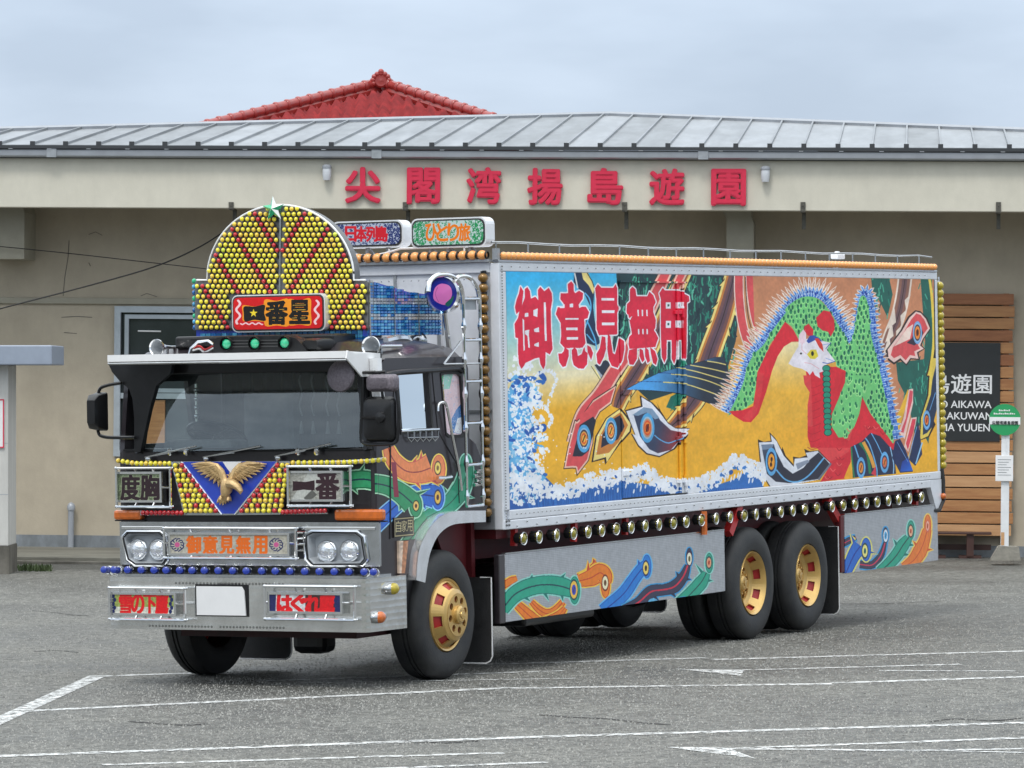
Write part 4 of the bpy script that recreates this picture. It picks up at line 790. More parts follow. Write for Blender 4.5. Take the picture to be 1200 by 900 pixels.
# roof edge: orange marker bulbs, rails
om = bulb_mesh('marker_bulb', .033, M['orange'], 10, 6, True, (0, -1, 0))
z0 = 3.475
rail('marker_light_rail', (XB - .02, -.012, 3.427), (10.72, .05, 3.447), M['chromerough'], .004)
b = MB(); b.box((XB - .05, .06, 3.432), (XB + .0, 2.46, 3.452)); b.build('marker_light_rail', M['aludk'], truck)
b = MB(); b.box((XB - .03, -.005, 3.447), (XB + .02, .04, 3.54)); b.build('corner_bracket', M['aludk'], truck)
for i in range(112):
    x = XB + .07 + i * .0872; inst(om, 'marker_bulb', truck, (x, .005, z0 + .004), rot=(0, 0, 0))
cob = MB(); cob.lathe([(.036, -.030), (.040, -.02), (.036, .02), (.032, .03)], (0, 0, 0), (0, 1, 0), 10); cob.lathe([(.04, .028), (.044, .038), (.04, .048)], (0, 0, 0), (0, 1, 0), 10, 1); cm_ = cob.mesh('marker_bulb', [M['orange'], M['black']]); sm(cm_)
ch = MB(); ch.ball((0, 0, 0), .040, 10, 7, 0, (1, 1.1, 1)); ch.lathe([(.030, -.052), (.034, -.048), (.034, -.038), (.030, -.034)], (0, 0, 0), (0, 1, 0), 12, 1); cm_ = ch.mesh('marker_bulb', [M['orange'], M['black']]); sm(cm_)
for i in range(26):
    inst(cm_, 'marker_bulb', truck, (XB - .045, .125 + i * .0885, z0 + .012))
b = MB()
for zz, yy in ((3.59, .06),):
    b.tube([(XB, yy, zz - (.02 if yy > .1 else 0))] + [(XB + .5 * i, yy, zz + .006 * math.sin(i * 1.7)) for i in range(1, 20)] + [(10.75, yy, zz - .01)], .009, 6)
for i in range(17): b.tube([(XB + .08 + i * .59, .06, 3.43), (XB + .08 + i * .59, .06, 3.59)], .007, 5)
b.build('roof_rail', M['chromerough'], truck, smooth=True)
b = MB(); b.tube([(XB - .02, .3 + t * 1.7, 3.56 + (.05 * math.sin(t * 9) if t > .35 else 0)) for t in np.linspace(0, 1, 24)], .009, 6)
for y in (.3, 1.0, 1.5): b.tube([(XB - .02, y, 3.43), (XB - .02, y, 3.56)], .008, 5)
b.build('roof_rail', M['white'], truck, smooth=True)
p = sx(975, 303, .3); b = MB(); b.box((p[0] - .09, .2, 3.545), (p[0] + .10, .28, 3.595)); b.box((p[0] - .04, .22, 3.595), (p[0] + .02, .26, 3.62)); b.box((p[0] - .02, .24, 3.43), (p[0] + .02, .28, 3.52)); b.build('roof_lamp_box', M['white'], truck, bevel=.01)
# corner columns of amber bulbs, front and rear
cb = MB(); cb.ball((0, 0, 0), .044, 12, 8, 0, (1, 1, .92)); cb.lathe([(.02, .030), (.022, .055)], (0, 0, 0), (0, 0, 1), 6, 1); cbm = cb.mesh('corner_bulb', [M['brass'], M['black']]); sm(cbm)
for i in range(24): inst(cbm, 'corner_bulb', truck, (XB - .055, .115, 3.300 - i * .0833))
b = MB(); b.tube([(XB - .03, .115, 3.36), (XB - .03, .115, 1.3)], .018, 6); b.build('bulb_pole', M['black'], truck, smooth=True)
cb = MB(); cb.ball((0, 0, 0), .043, 10, 7); cbr = cb.mesh('corner_bulb', [M['brassy']]); sm(cbr)
b = MB()
for i in range(25): inst(cbr, 'corner_bulb', truck, (XE + .075, .0, 3.29 - i * .0765)); b.tube([(XE, .01, 3.33 - i * .0765), (XE + .09, .01, 3.33 - i * .0765)], .008, 4)
b.tube([(XE + .095, .02, 3.38), (XE + .095, .02, 1.38)], .01, 6); b.build('bulb_pole', M['chrome'], truck)
rail('box_rear_frame', (XE, .03, 1.0), (XE + .06, 2.45, 3.40), M['whitem'])
b = MB(); b.tube([(XE + .02, -.01, 1.42), (XE + .03, -.02, 1.3), (XE + .03, -.02, 1.1), (XE - .1, -.02, 1.0), (XE - .3, .05, 1.0)], .022, 7); b.build('cable_loop', M['blackr'], truck, smooth=True)
b = MB(); b.ball((XE + .0, -.03, 1.14), .032, 10, 6); b.build('rear_marker_lamp', M['amberlens'], truck, smooth=True)
# row of yellow side lamps in chrome rings
lm = MB(); lm.lathe([(.060, .0), (.065, -.010), (.062, -.022), (.056, -.018), (.053, .0)], (0, 0, 0), (0, 1, 0), 18, 0); lm.ball((0, .01, 0), .050, 12, 7, 1, (1, .85, 1)); lm.lathe([(.05, .0), (.055, .07), (.03, .09)], (0, 0, 0), (0, 1, 0), 10, 2)
lm.v = [tuple(c * .86 for c in v) for v in lm.v]; lmm = lm.mesh('side_lamp', [M['chrome'], mat('olive_yellow_glass', (.30, .26, .015), .18, .1, var=.2, vs=30, coat=.6), M['black']]); sm(lmm)
lamps = [612.5, 630.5, 651, 671, 688, 704, 721, 738.5, 755, 771, 788, 803, 821, 838, 854.5, 871, 885, 899, 914, 928, 942, 956, 974, 987, 1001, 1014, 1027, 1040, 1052, 1065, 1079]
for px in lamps:
    x, z = sx(px, 628.8 + (px - 612.5) * (578.5 - 628.8) / (1079 - 612.5), -.03); inst(lmm, 'side_lamp', truck, (x, -.03, 1.155), rot=(.06, 0, rnd.uniform(-.08, .12)))
b = MB(); b.tube([(sx(821, 600)[0], -.03, 1.23), (sx(821, 600)[0], -.03, 1.02)], .03, 6); b.build('amber_reflector', M['amberlens'], truck)
# skirts
for k, (a, c, z_0, z_1) in enumerate(((.905, 5.30, .485, 1.037), (8.16, 10.63, .492, 1.056))):
    cvs = skirt(a, c, z_0, z_1, k == 0); ms_ = cvs.material('painted_skirt', .38, .25, .1); b = MB(); b.box((a, -.004, z_0), (c, .03, z_1)); o = b.build('side_skirt', ms_, truck, uv=(0, a, c, 2, z_0, z_1), label='silver skirt panel with painted peacock feather tails, ' + ('between the axles' if k == 0 else 'behind the rear wheels'))
    b = MB(); b.box((a, -.008, z_1), (c, .034, z_1 + .012)); b.build('skirt_edge', M['chromerough'], truck)
rail('skirt_post', (.80, -.002, .475), (.903, .05, 1.04), M['plum']); rail('skirt_post', (8.07, .0, .5), (8.158, .06, 1.05), M['red'])
# mud flaps with a white piping
def flap(x, y0, y1, za, zb):
    b = MB(); b.plate([[(y0 + .07, za), (y0 + .02, za + .02), (y0, za + .07), (y0, zb), (y1, zb), (y1, za)]], 0, x, x + .012); o = b.build('mud_flap', M['blackr'], truck); b = MB(); b.tube([(x - .004, y1, za), (x - .004, y0 + .06, za), (x - .004, y0 + .02, za + .02), (x - .004, y0, za + .06), (x - .004, y0, zb), (x - .004, y0 + .1, zb)], .006, 5); b.build('flap_piping', M['white'], o, smooth=True)
flap(.70, .02, .55, .16, .86); flap(8.03, .01, .62, .10, .95); flap(8.03, 1.85, 2.46, .10, .95); flap(.70, 1.9, 2.4, .16, .86)
# ---- cab ----
cs = cab_side(); CSM = cs.material('painted_cab_side', .32, .0, .3, .35); UVC = (0, CX0, CX1, 2, CZ0, CZ1)
XF = -1.10                                     # front sheet of the cab
# near side wall with door window and quarter window
def S_(px, py, y=CY): return sx(px, py, y)
wdoor = [S_(466, 440), S_(501, 437.5), S_(505.5, 503), S_(471, 505.5)]; wq = [S_(517, 441), S_(520, 439), S_(536, 438.5), S_(539.5, 442), S_(543.5, 507), S_(541, 509.5), S_(526, 509.5), S_(523, 507)]
arch = [S_(*q) for q in ((487, 660), (491, 641), (500, 622), (512, 609), (528, 603), (568, 602))]
side = [(XF, 1.94), (XF + .0, 1.0), (-.98, .92), S_(470, 672)] + arch + [(.78, 1.44), (.66, 1.46), (.66, 1.85), (.58, 1.95), (.47, 2.0), (.47, 2.56), (.42, 2.66), (-.9, 2.66), (-1.0, 2.62)]
def inset(w, d):
    c = np.mean(w, 0); return [tuple(c + (np.array(q) - c) * (1 + d)) for q in w]
b = MB(); b.plate([side, wdoor, wq], 1, CY, CY + .05); b.build('cab_side_panel', CSM, truck, uv=UVC, label='near side of the cab painted with peacock feather tails')
b = MB(); b.plate([[(XF, 1.94), (XF, 1.0), (-.6, 1.0), (-.5, 1.3), (-.3, 1.45), (.3, 1.45), (.66, 1.46), (.66, 2.6), (.5, 2.66), (-.9, 2.66), (-1.0, 2.62)], [(-.8, 2.5), (-.1, 2.5), (0, 2.0), (-.85, 2.0)]], 1, 2.38, 2.42); b.build('cab_side_panel', M['plum'], truck)
b = MB(); b.plate([inset(wdoor, .12), wdoor], 1, CY - .006, CY); b.plate([inset(wq, .10), wq], 1, CY - .006, CY); b.build('window_seal', M['blackr'], truck)
b = MB(); b.plate([wdoor], 1, CY + .02, CY + .026); b.build('door_window', M['glasscl'], truck)
# quarter window carries a painted scene
qx = [q[0] for q in wq]; qz = [q[1] for q in wq]; qc = side_canvas(min(qx), max(qx), min(qz), max(qz), 90, 200, (226, 200, 206), CY); qq = lambda *n: K(430, 400, 7.5, *n)
qc.poly(qq(640, 300, 690, 300, 680, 380, 640, 380), (40, 160, 90)); qc.poly(qq(690, 290, 770, 290, 740, 420, 690, 420), (150, 210, 190)); qc.poly(qq(640, 380, 690, 380, 700, 560, 660, 560), (150, 130, 70)); qc.poly(qq(850, 540, 800, 600, 760, 680, 750, 800, 850, 820), (80, 130, 190)); qc.poly(qq(860, 660, 810, 680, 780, 800, 850, 820), (232, 238, 244))
for i in range(300): qc.ell(516 + rr_ * 28 if False else rnd.uniform(516, 544), rnd.uniform(438, 510), .5, .7, rnd.choice([(240, 220, 224), (200, 170, 190), (170, 190, 220)]), .6)
b = MB(); b.plate([wq], 1, CY + .015, CY + .02); b.build('quarter_window', qc.material('painted_quarter_glass', .12, 0, .6), truck, uv=(0, min(qx), max(qx), 2, min(qz), max(qz)))
# window divider, inner handle bar, door lines, handle, rails
b = MB(); a_, c_ = S_(488, 440), S_(500, 503); b.tube([(a_[0], CY + .06, a_[1]), (c_[0], CY + .06, c_[1])], .02, 5); b.build('seat_belt', M['black'], truck)
door_o = [S_(463, 436), S_(506, 434), S_(513, 505), S_(536, 545), S_(538, 590), S_(480, 600), S_(457, 580), S_(457, 520)]
b = MB()
for i in range(len(door_o)):
    p, q = door_o[i], door_o[(i + 1) % len(door_o)]
    if i in (4, 5): continue
    b.tube([(p[0], CY, p[1]), (q[0], CY, q[1])], .006, 4)
b.tube([(S_(457, 520)[0], CY - .001, S_(457, 520)[1]), (S_(457, 632)[0], CY - .001, S_(457, 632)[1])], .009, 4)
b.build('door_seam', M['rope'], truck)
def tubepx(name, pts, r, m, Y=CY - .04, n=7, kind=None, smooth=True):
    b = MB(); b.tube([(sx(x, y, Y)[0], Y, sx(x, y, Y)[1]) for x, y in spl(pts, 5)], r, n); return b.build(name, m, truck, smooth=smooth)
tubepx('grab_rail', [(513, 482), (514, 474), (520, 472), (524, 478), (531, 515), (538, 550), (541, 575)], .012, M['chrome'])
tubepx('door_handle', [(513, 560), (522, 560), (529, 559)], .014, M['chrome'])
tubepx('rain_gutter', [(446, 440), (470, 436), (505, 434), (536, 432), (545, 436)], .02, M['black'], CY - .02)
tubepx('window_rail', [(470, 505), (490, 504), (514, 503)], .011, M['chrome'])
b = MB()
for i in range(5):
    for (x0_, y0_, x1_, y1_) in ((475, 506, 475, 513), (475, 513, 483, 513), (483, 513, 479, 518), (479, 518, 475, 513), (483, 506, 483, 513)):
        d = i * 7; p, q = S_(x0_ + d, y0_ - i * .2), S_(x1_ + d, y1_ - i * .2); b.tube([(p[0], CY - .02, p[1]), (q[0], CY - .02, q[1])], .005, 4)
b.build('chain_fringe', M['chromerough'], truck)
# small private-use plate
t0, t1 = S_(460, 607), S_(484, 628); pc = side_canvas(t0[0], t1[0], t1[1], t0[1], 120, 90, (30, 26, 24), CY)
pc.a[4:-4, 4:-4] = np.array((168, 156, 116)) / 255.; pc.a[9:-9, 7:-7] = np.array((38, 34, 30)) / 255.; pc.text('自家用', 462.3, 610.5, 481.8, 624, (196, 184, 140), 0, skew=-.08)
b = MB(); b.box((t0[0], CY - .012, t1[1]), (t1[0], CY, t0[1])); b.build('door_plate', pc.material('private_use_plate', .5), truck, uv=(0, t0[0], t1[0], 2, t1[1], t0[1]))
# picture panel under the door
a_, c_ = S_(465, 634), S_(487, 672); kc = side_canvas(a_[0], c_[0], c_[1], a_[1], 80, 120, (60, 46, 44), CY)
kc.poly([(465, 634), (472, 634), (469, 672), (465, 672)], (214, 190, 170)); kc.poly([(470, 634), (476, 634), (472, 672), (468, 672)], (180, 120, 80)); kc.poly([(484, 650), (488, 650), (487, 672), (481, 672)], (190, 150, 130)); kc.noise(.2)
b = MB(); b.box((a_[0], CY - .02, c_[1]), (c_[0], CY + .03, a_[1])); b.build('step_panel', kc.material('painted_step_panel', .45), truck, uv=(0, a_[0], c_[0], 2, c_[1], a_[1]))
b = MB(); b.box((XF + .02, CY + .05, .62), (-.45, .5, 1.02)); b.build('cab_step', M['black'], truck)
# silver wheel arch
ao = [S_(*q, .0) for q in ((486.5, 680), (489, 650), (494, 634), (503, 618), (516, 605), (533, 599.5), (568, 598.5))]; ai = [S_(*q, .0) for q in ((568, 612), (545, 613), (527, 616), (513, 627), (504, 645), (500, 662), (497, 683))]
b = MB(); b.plate([spl(ao, 5) + spl(ai, 5)], 1, -.01, .0); 
q1 = spl(ao, 5); b.add([(p[0], -.01, p[1]) for p in q1] + [(p[0], .42, p[1]) for p in q1], [(i, i + 1, len(q1) + i + 1, len(q1) + i) for i in range(len(q1) - 1)])
b.build('wheel_arch', mat('bright_arch_metal', (.80, .81, .83), .22, .75, var=.1, vs=6), truck, smooth=True)
# front sheet below the windscreen with the green tail at its near end
zb_, zt_ = 1.03, 1.95
fc = front_canvas(.08, 2.42, zb_, zt_, 900, 360, (34, 31, 34), XF)
feather(fc, [(396, 566), (412, 563), (428, 562), (446, 566), (470, 572)], [20, 21, 21, 20, 18], (50, 150, 100), (30, 110, 72), (172, 226, 190), (24, 50, 70), mw=1.8, spikes=((.3, 1, 7), (.45, -1, 8)), ew=1.6)
fc.poly([(440, 580), (458, 582), (452, 600), (447, 612), (446, 600)], (44, 106, 204)); fc.noise(.08)
b = MB(); b.box((XF, .10, zb_), (XF + .05, 2.40, zt_)); b.build('cab_front_panel', fc.material('painted_cab_front', .32, .0, .3, .35), truck, uv=(1, 2.42, .08, 2, zb_, zt_))
for y_ in (.115, 2.385): b = MB(); b.tube([(XF + .03, y_, zb_), (XF + .03, y_, zt_)], .036, 10); b.build('cab_corner', M['plum'], truck, smooth=True)
# windscreen pillars and header, cab shell
def F_(px, py, X): y, z = fy(px, py, X); return (X, y, z)
XW0, XW1 = -1.09, -.97
b = MB(); b.box((XF, .1, 1.93), (XF + .08, 2.4, 1.97)); b.box((XF + .06, .10, 2.56), (XF + .16, 2.40, 2.72)); b.build('windscreen_frame', M['black'], truck, bevel=.01)
def pillar(px0, py0, px1, py1, r, m=M['black']):
    b = MB(); b.tube([F_(px0, py0, XW0), F_((px0 + px1) / 2, (py0 + py1) / 2, (XW0 + XW1) / 2), F_(px1, py1, XW1)], r, 8); return b.build('windscreen_pillar', m, truck, smooth=True)
pillar(433, 528, 424, 432, .045); pillar(164, 532, 177, 436, .04)
b = MB(); pts = [F_(x, y, -1.16) for x, y in ((127, 425), (132, 436), (142, 448), (152, 456), (156, 468), (158, 490), (158, 530), (165, 530), (176, 480), (184, 452), (200, 438), (202, 430), (201, 424))]
b.plate([[(p[1], p[2]) for p in pts]], 0, -1.17, -1.12); b.build('visor_side_panel', M['black'], truck)
ws = []
for i in range(13):
    u = i / 12; bulge = .07 * (1 - (2 * u - 1) ** 2)
    lo = V(F_(168 + (430 - 168) * u, 530 - 6 * u, XW0)); hi = V(F_(190 + (424 - 190) * u, 437 - 5 * u, XW1)); lo.x -= bulge; hi.x -= bulge * .8; ws += [lo, (lo + hi) / 2 + V((-.02, 0, 0)), hi]
b = MB(); b.add(ws, [(i * 3 + k, (i + 1) * 3 + k, (i + 1) * 3 + k + 1, i * 3 + k + 1) for i in range(12) for k in range(2)])
wo = b.build('windscreen', M['glass'], truck, smooth=True)
for (x0_, y0_, x1_, y1_) in ((170, 536, 230, 523), (238, 536, 305, 523), (322, 535, 388, 520)):
    b = MB(); a_ = V(F_(x0_, y0_, -1.17)); c_ = V(F_(x1_, y1_, -1.18)); b.tube([a_, a_ * .35 + c_ * .65, c_], .008, 5); d_ = V(F_(x1_ - 30, y1_ + 8, -1.18)); b.tube([a_, a_ + (c_ - a_) * .5 + V((0, 0, -.01)), d_], .005, 4); b.ball(F_(x0_ + 4, y0_ + 2, -1.15), .03, 8, 5); b.build('wiper', M['chromerough'], truck, smooth=True)
for px in (200, 219, 350, 372): b = MB(); c_ = F_(px, 533, -1.15); b.lathe([(.02, 0), (.024, .02), (.016, .05), (0, .055)], c_, (-.4, 0, 1), 8); b.build('washer_nozzle', M['chrome'], truck, smooth=True)
# cab shell, dashboard, wheel, seats, curtains
b = MB(); b.box((.42, .14, 1.45), (.46, 2.36, 2.60)); b.box((XF + .1, .50, 1.1), (.62, 2.0, 1.45)); b.build('cab_shell', M['interior'], truck)
b = MB(); rf = []
for i in range(9):
    t = i / 8 * PI; y = 1.24 - math.cos(t) * 1.15; zz = 2.66 + .20 * math.sin(t) ** .7
    for x, s_ in ((-1.02, .25), (-.85, .8), (-.4, 1.), (.1, 1.), (.36, .75), (.46, .1)): rf.append((x, y, 2.64 + (zz - 2.64) * s_))
b.add(rf, [(i * 6 + k, (i + 1) * 6 + k, (i + 1) * 6 + k + 1, i * 6 + k + 1) for i in range(8) for k in range(5)]); b.box((-1.0, .1, 2.60), (.45, 2.4, 2.66))
b.build('cab_roof', M['plum'], truck, smooth=True)
b = MB(); b.box((XF + .1, .14, 1.5), (-.55, 2.36, 1.93)); b.box((-.9, 1.5, 1.93), (-.6, 2.15, 2.03)); b.build('dashboard', M['cloth'], truck, bevel=.04)
c_ = V((-.62, 1.80, 2.06)); ax = V((.55, 0, 1)).normalized(); u_ = V((0, 1, 0)); w_ = ax.cross(u_)
b = MB(); b.tube([c_ + (u_ * math.cos(t) + w_ * math.sin(t)) * .24 for t in np.linspace(0, 2 * PI, 28, endpoint=False)], .016, 7, closed=True)
for t in (.5, 2.6, 4.7): b.tube([c_, c_ + (u_ * math.cos(t) + w_ * math.sin(t)) * .24], .014, 5)
b.tube([c_, c_ - ax * .4], .03, 6); b.build('steering_wheel', M['black'], truck, smooth=True)
for y in (.45, 1.55): b = MB(); b.box((-.25, y, 1.45), (.3, y + .5, 1.75)); b.box((.2, y, 1.7), (.33, y + .5, 2.4)); b.build('seat', M['cloth'], truck, bevel=.05)
b = MB(); b.add([(.38, y, z) for y in np.linspace(.14, 2.36, 40) for z in (1.5, 2.6)], [(2 * i, 2 * i + 2, 2 * i + 3, 2 * i + 1) for i in range(39)]); 
b.v = [(x + .03 * math.sin(y * 46), y, z) for x, y, z in b.v]; b.build('curtain', M['interior'], truck)
b = MB(); p_ = V(F_(230, 450, -.9)); b.tube([p_, p_ + V((0, 0, -.3))], .012, 6); [b.ball(p_ + V((0, 0, -.05 - .07 * i)), .022, 8, 5) for i in range(4)]; b.build('hanging_ornament', M['chrome'], truck, smooth=True)
for px in (352, 366, 383, 396): b = MB(); p_ = V(F_(px, 440, -.92)); b.tube([p_ + V((0, .012 * math.sin(i * 1.3), -.04 * i)) for i in range(9)], .008, 5); b.tube([p_ + V((0, 0, -.36)), p_ + V((0, 0, -.46))], .016, 6, rads=[.006, .02]); b.build('tassel', M['cloth'], truck, smooth=True)
# ---- sun visor ----
vx = -1.50
vp = [(-1.53, .10), (-1.56, .5), (-1.58, 1.2), (-1.56, 1.9), (-1.50, 2.27)]
b = MB(); lo = []; 
for x, y in vp: lo += [(x, y, 2.668), (x, y, 2.722), (-1.0, y, 2.70), (-1.0, y, 2.655)]
b.add(lo, [(i * 4 + k, (i + 1) * 4 + k, (i + 1) * 4 + (k + 1) % 4, i * 4 + (k + 1) % 4) for i in range(4) for k in range(4)] + [(0, 1, 2, 3), (16, 17, 18, 19)])
vo = b.build('sun_visor', M['white'], truck); b = MB(); b.tube([(x + .015, y, 2.655) for x, y in vp], .012, 5); b.build('visor_lip', M['chromerough'], vo)
b = MB(); b.plate([[(-1.52, 2.725), (-1.54, 2.665), (-1.38, 2.57), (-1.30, 2.52), (-1.12, 2.52), (-1.12, 2.60), (-1.0, 2.66), (-1.0, 2.70), (-1.4, 2.70)]], 1, .085, .098); b.build('visor_end_plate', M['white'], truck)
# ---- mirrors ----
def rounded(cx, cz, w, h, r, n=4):
    o = []
    for sx_, sz_, a0 in ((1, 1, 0), (-1, 1, PI / 2), (-1, -1, PI), (1, -1, 1.5 * PI)):
        for i in range(n + 1): a = a0 + i * PI / 2 / n; o.append((cx + sx_ * (w / 2 - r) + r * math.cos(a), cz + sz_ * (h / 2 - r) + r * math.sin(a)))
    return o
def lump(name, X, px0, py0, px1, py1, depth, m, rnd_=.05, parent=truck, label=None, back=.6):
    y1, z1 = fy(px0, py0, X); y0, z0 = fy(px1, py1, X); c = ((y0 + y1) / 2, (z0 + z1) / 2); L0 = rounded(c[0], c[1], abs(y1 - y0), abs(z1 - z0), rnd_); n = len(L0); b = MB()
    rings = [(X, 1.), (X - .012, .97), (X - depth * .7, .88), (X - depth, back)]
    vs = []
    for x, s_ in rings: vs += [(x, c[0] + (p[0] - c[0]) * s_, c[1] + (p[1] - c[1]) * s_) for p in L0]
    b.add(vs, [(k * n + i, k * n + (i + 1) % n, (k + 1) * n + (i + 1) % n, (k + 1) * n + i) for k in range(3) for i in range(n)] + [tuple(range(n)), tuple(3 * n + i for i in range(n))])
    return b.build(name, m, parent, smooth=True, label=label)
XMr = -1.25
mr = lump('side_mirror', XMr, 427, 465, 465, 518, .07, M['black'], .05, label='large near side door mirror'); 
for k_, (pp, r_) in enumerate((([(424, 440), (424, 480), (423, 510), (426, 519), (440, 521), (462, 519), (466, 510), (467, 480), (464, 455)], .014), ([(424, 490), (434, 490), (446, 489)], .013), ([(400, 443), (418, 437), (440, 437), (452, 436)], .014), ([(445, 436), (449, 470)], .012))):
    b = MB(); b.tube([F_(x, y, XMr - (.08 if k_ == 1 else 0)) for x, y in spl(pp, 4)], r_, 6); b.build('mirror_arm', M['black'], mr, smooth=True)
b = MB(); b.lathe([(.045, 0), (.04, .02), (0, .03)], F_(446, 489, XMr - .07), (-1, 0, 0), 12); b.build('mirror_pivot', M['black'], mr, smooth=True)
lump('kerb_mirror', XMr - .02, 431, 439, 468, 459, .08, M['plumrough'], .04, label='small speckled mirror above the door mirror')
y, z = fy(400, 441, XMr - .1); b = MB(); b.lathe([(.125, 0), (.12, .02), (.06, .045), (0, .05)], (XMr - .1, y, z), (-1, .1, .1), 22); b.build('round_mirror', M['plumrough'], truck, smooth=True)
b = MB(); b.tube([F_(405, 442, XMr - .14), F_(420, 437, XMr - .05), F_(440, 436, XMr)], .012, 6); b.build('mirror_arm', M['black'], truck, smooth=True)
b = MB(); b.tube([F_(*q, XMr + .1) for q in ((440, 420), (441, 445), (444, 468))], .05, 8); b.build('mirror_post', M['whitem'], truck, smooth=True)
mr = lump('side_mirror', -1.2, 111, 460, 127, 505, .16, M['black'], .02, label='narrow far side door mirror')
b = MB(); b.tube([F_(x, y, -1.2) for x, y in spl([(142, 449), (125, 452), (116, 458), (115, 480), (115, 506), (122, 512), (140, 513), (158, 513)], 4)], .014, 6); b.build('mirror_arm', M['black'], mr, smooth=True)
# ---- illuminated name boxes on the front ----
def namebox(name, X, ox0, oy0, ox1, oy1, ix0, iy0, ix1, iy1, cv, label, posts=(.33, .66)):
    """inner lit panel ix..iy at X, outer tubular cage at X-.03"""
    y1, z1 = fy(ix0, iy0, X); y0, z0 = fy(ix1, iy1, X)
    b = MB(); b.box((X, y0, z0), (X + .07, y1, z1)); root = b.build(name, M['chromerough'], truck, bevel=.006, label=label)
    b = MB(); b.box((X - .004, y0 + .015, z0 + .015), (X, y1 - .015, z1 - .015)); b.build('lit_panel', cv, root, uv=(1, y1 - .015, y0 + .015, 2, z0 + .015, z1 - .015))
    b = MB(); e = .018; b.plate([[(y0, z0), (y1, z0), (y1, z1), (y0, z1)], [(y0 + e, z0 + e), (y1 - e, z0 + e), (y1 - e, z1 - e), (y0 + e, z1 - e)]], 0, X - .012, X - .002); b.build('panel_frame', M['chrome'], root)
    Y1, Z1 = fy(ox0, oy0, X - .03); Y0, Z0 = fy(ox1, oy1, X - .03); b = MB(); x = X - .03; r = .011
    for p, q in (((Y0, Z0), (Y1, Z0)), ((Y1, Z0), (Y1, Z1)), ((Y1, Z1), (Y0, Z1)), ((Y0, Z1), (Y0, Z0))): b.tube([(x, *p), (x, *q)], r, 7)
    for p in ((Y0, Z0), (Y1, Z0), (Y1, Z1), (Y0, Z1)): b.ball((x, *p), .016, 7, 5)
    for t in posts: yy = Y0 + (Y1 - Y0) * t; b.tube([(x, yy, Z1), (X, yy, z1)], .01, 6); b.tube([(x, yy, Z0), (X, yy, z0)], .01, 6)
    zm = (Z0 + Z1) / 2; b.tube([(x, Y0, zm), (X, y0, zm)], .01, 6); b.tube([(x, Y1, zm), (X, y1, zm)], .01, 6)
    b.tube([(X + .02, Y0 + .0, Z1), (X + .02, Y1, Z1)], .009, 5); b.tube([(X + .02, Y0, Z0), (X + .02, Y1, Z0)], .009, 5)
    b.build('tube_cage', M['chrome'], root, smooth=True); return root
def boxcv(X, ix0, iy0, ix1, iy1, w, h, bgc):
    y1, z1 = fy(ix0, iy0, X); y0, z0 = fy(ix1, iy1, X); return front_canvas(y0 + .015, y1 - .015, z0 + .015, z1 - .015, w, h, bgc, X)
XP = XF - .10
cv = boxcv(XP, 136, 553, 190.5, 589, 260, 180, (112, 124, 96)); cv.noise(.35); cv.text('度胸', 142, 557, 187, 586, (44, 26, 34), 5, (150, 160, 130), 3); cv.noise(.1); namebox('name_box', XP, 136, 549, 200, 594, 136, 553, 190.5, 589, cv.material('lit_panel_left', .12, .2, .7), 'dark name box 度胸 on the far side of the front')
cv = boxcv(XP, 338.5, 552, 403, 588, 300, 180, (158, 158, 150)); cv.noise(.2); cv.poly([(362, 553), (378, 553), (372, 570), (356, 588), (340, 588), (352, 570)], (190, 192, 186)); cv.poly([(356, 584), (366, 574), (372, 580), (362, 588)], (96, 96, 92)); cv.text('番', 371, 554, 397, 586, (52, 28, 38), 6); cv.poly([(343.5, 564), (358, 565), (369, 563), (369, 575), (356, 574), (343.5, 575.5)], (48, 26, 34)); cv.noise(.08)
namebox('name_box', XP, 337, 547, 411, 593, 338.5, 552, 403, 588, cv.material('lit_panel_right', .12, .2, .7), 'silver name box 一番 on the near side of the front')
XH = XF - .06
# grille panel carrying headlamps
y0, z1 = fy(444, 611.5, XH); y1 = fy(140, 611.5, XH)[0]; z0 = fy(300, 663, XH)[1]; z1 = fy(300, 612, XH)[1]
def pod(px, X=XH):
    out_ = []
    for q in px: y, z = fy(q[0], q[1], X); out_.append((y, z))
    return out_
pl = pod([(146, 630), (152, 624.5), (188, 624.5), (194, 630), (196, 655), (192, 661), (160, 661), (152, 655)]); pr_ = pod([(360, 628), (368, 624), (418, 624.5), (425, 630), (429, 655), (424, 661), (368, 661.5), (362, 655)])
mid_ = pod([(205, 656), (345, 656), (352, 662.5), (202, 662.5)])
b = MB(); b.plate([[(y0, z0), (y1, z0), (y1, z1), (y0, z1)], pl, pr_], 0, XH, XH + .03); gp = b.build('grille_panel', M['chromerough'], truck, bevel=.006)
b = MB(); yy0, zz0 = fy(345, 616, XH); b.box((XH - .012, fy(440, 614, XH)[0], z1 - .06), (XH, fy(354, 614, XH)[0], z1 - .035)); b.box((XH - .012, fy(196, 614, XH)[0], z1 - .06), (XH, fy(143, 614, XH)[0], z1 - .035)); b.build('trim_ridge', M['chrome'], gp, bevel=.004)
for L_ in (pl, pr_):
    c = np.mean(L_, 0); n = len(L_); b = MB(); ring = [[(XH - .02, *p) for p in L_], [(XH - .02, *(c + (np.array(p) - c) * .93)) for p in L_], [(XH + .05, *(c + (np.array(p) - c) * .82)) for p in L_]]
    ring = [[(XH + .01, *(c + (np.array(p) - c) * 1.05)) for p in L_]] + ring
    b.add([p for r in ring for p in r], [(k * n + i, k * n + (i + 1) % n, (k + 1) * n + (i + 1) % n, (k + 1) * n + i) for k in range(3) for i in range(n)] + [tuple(3 * n + i for i in range(n))]); b.build('headlamp_bezel', M['aludk'], gp, bevel=.004)
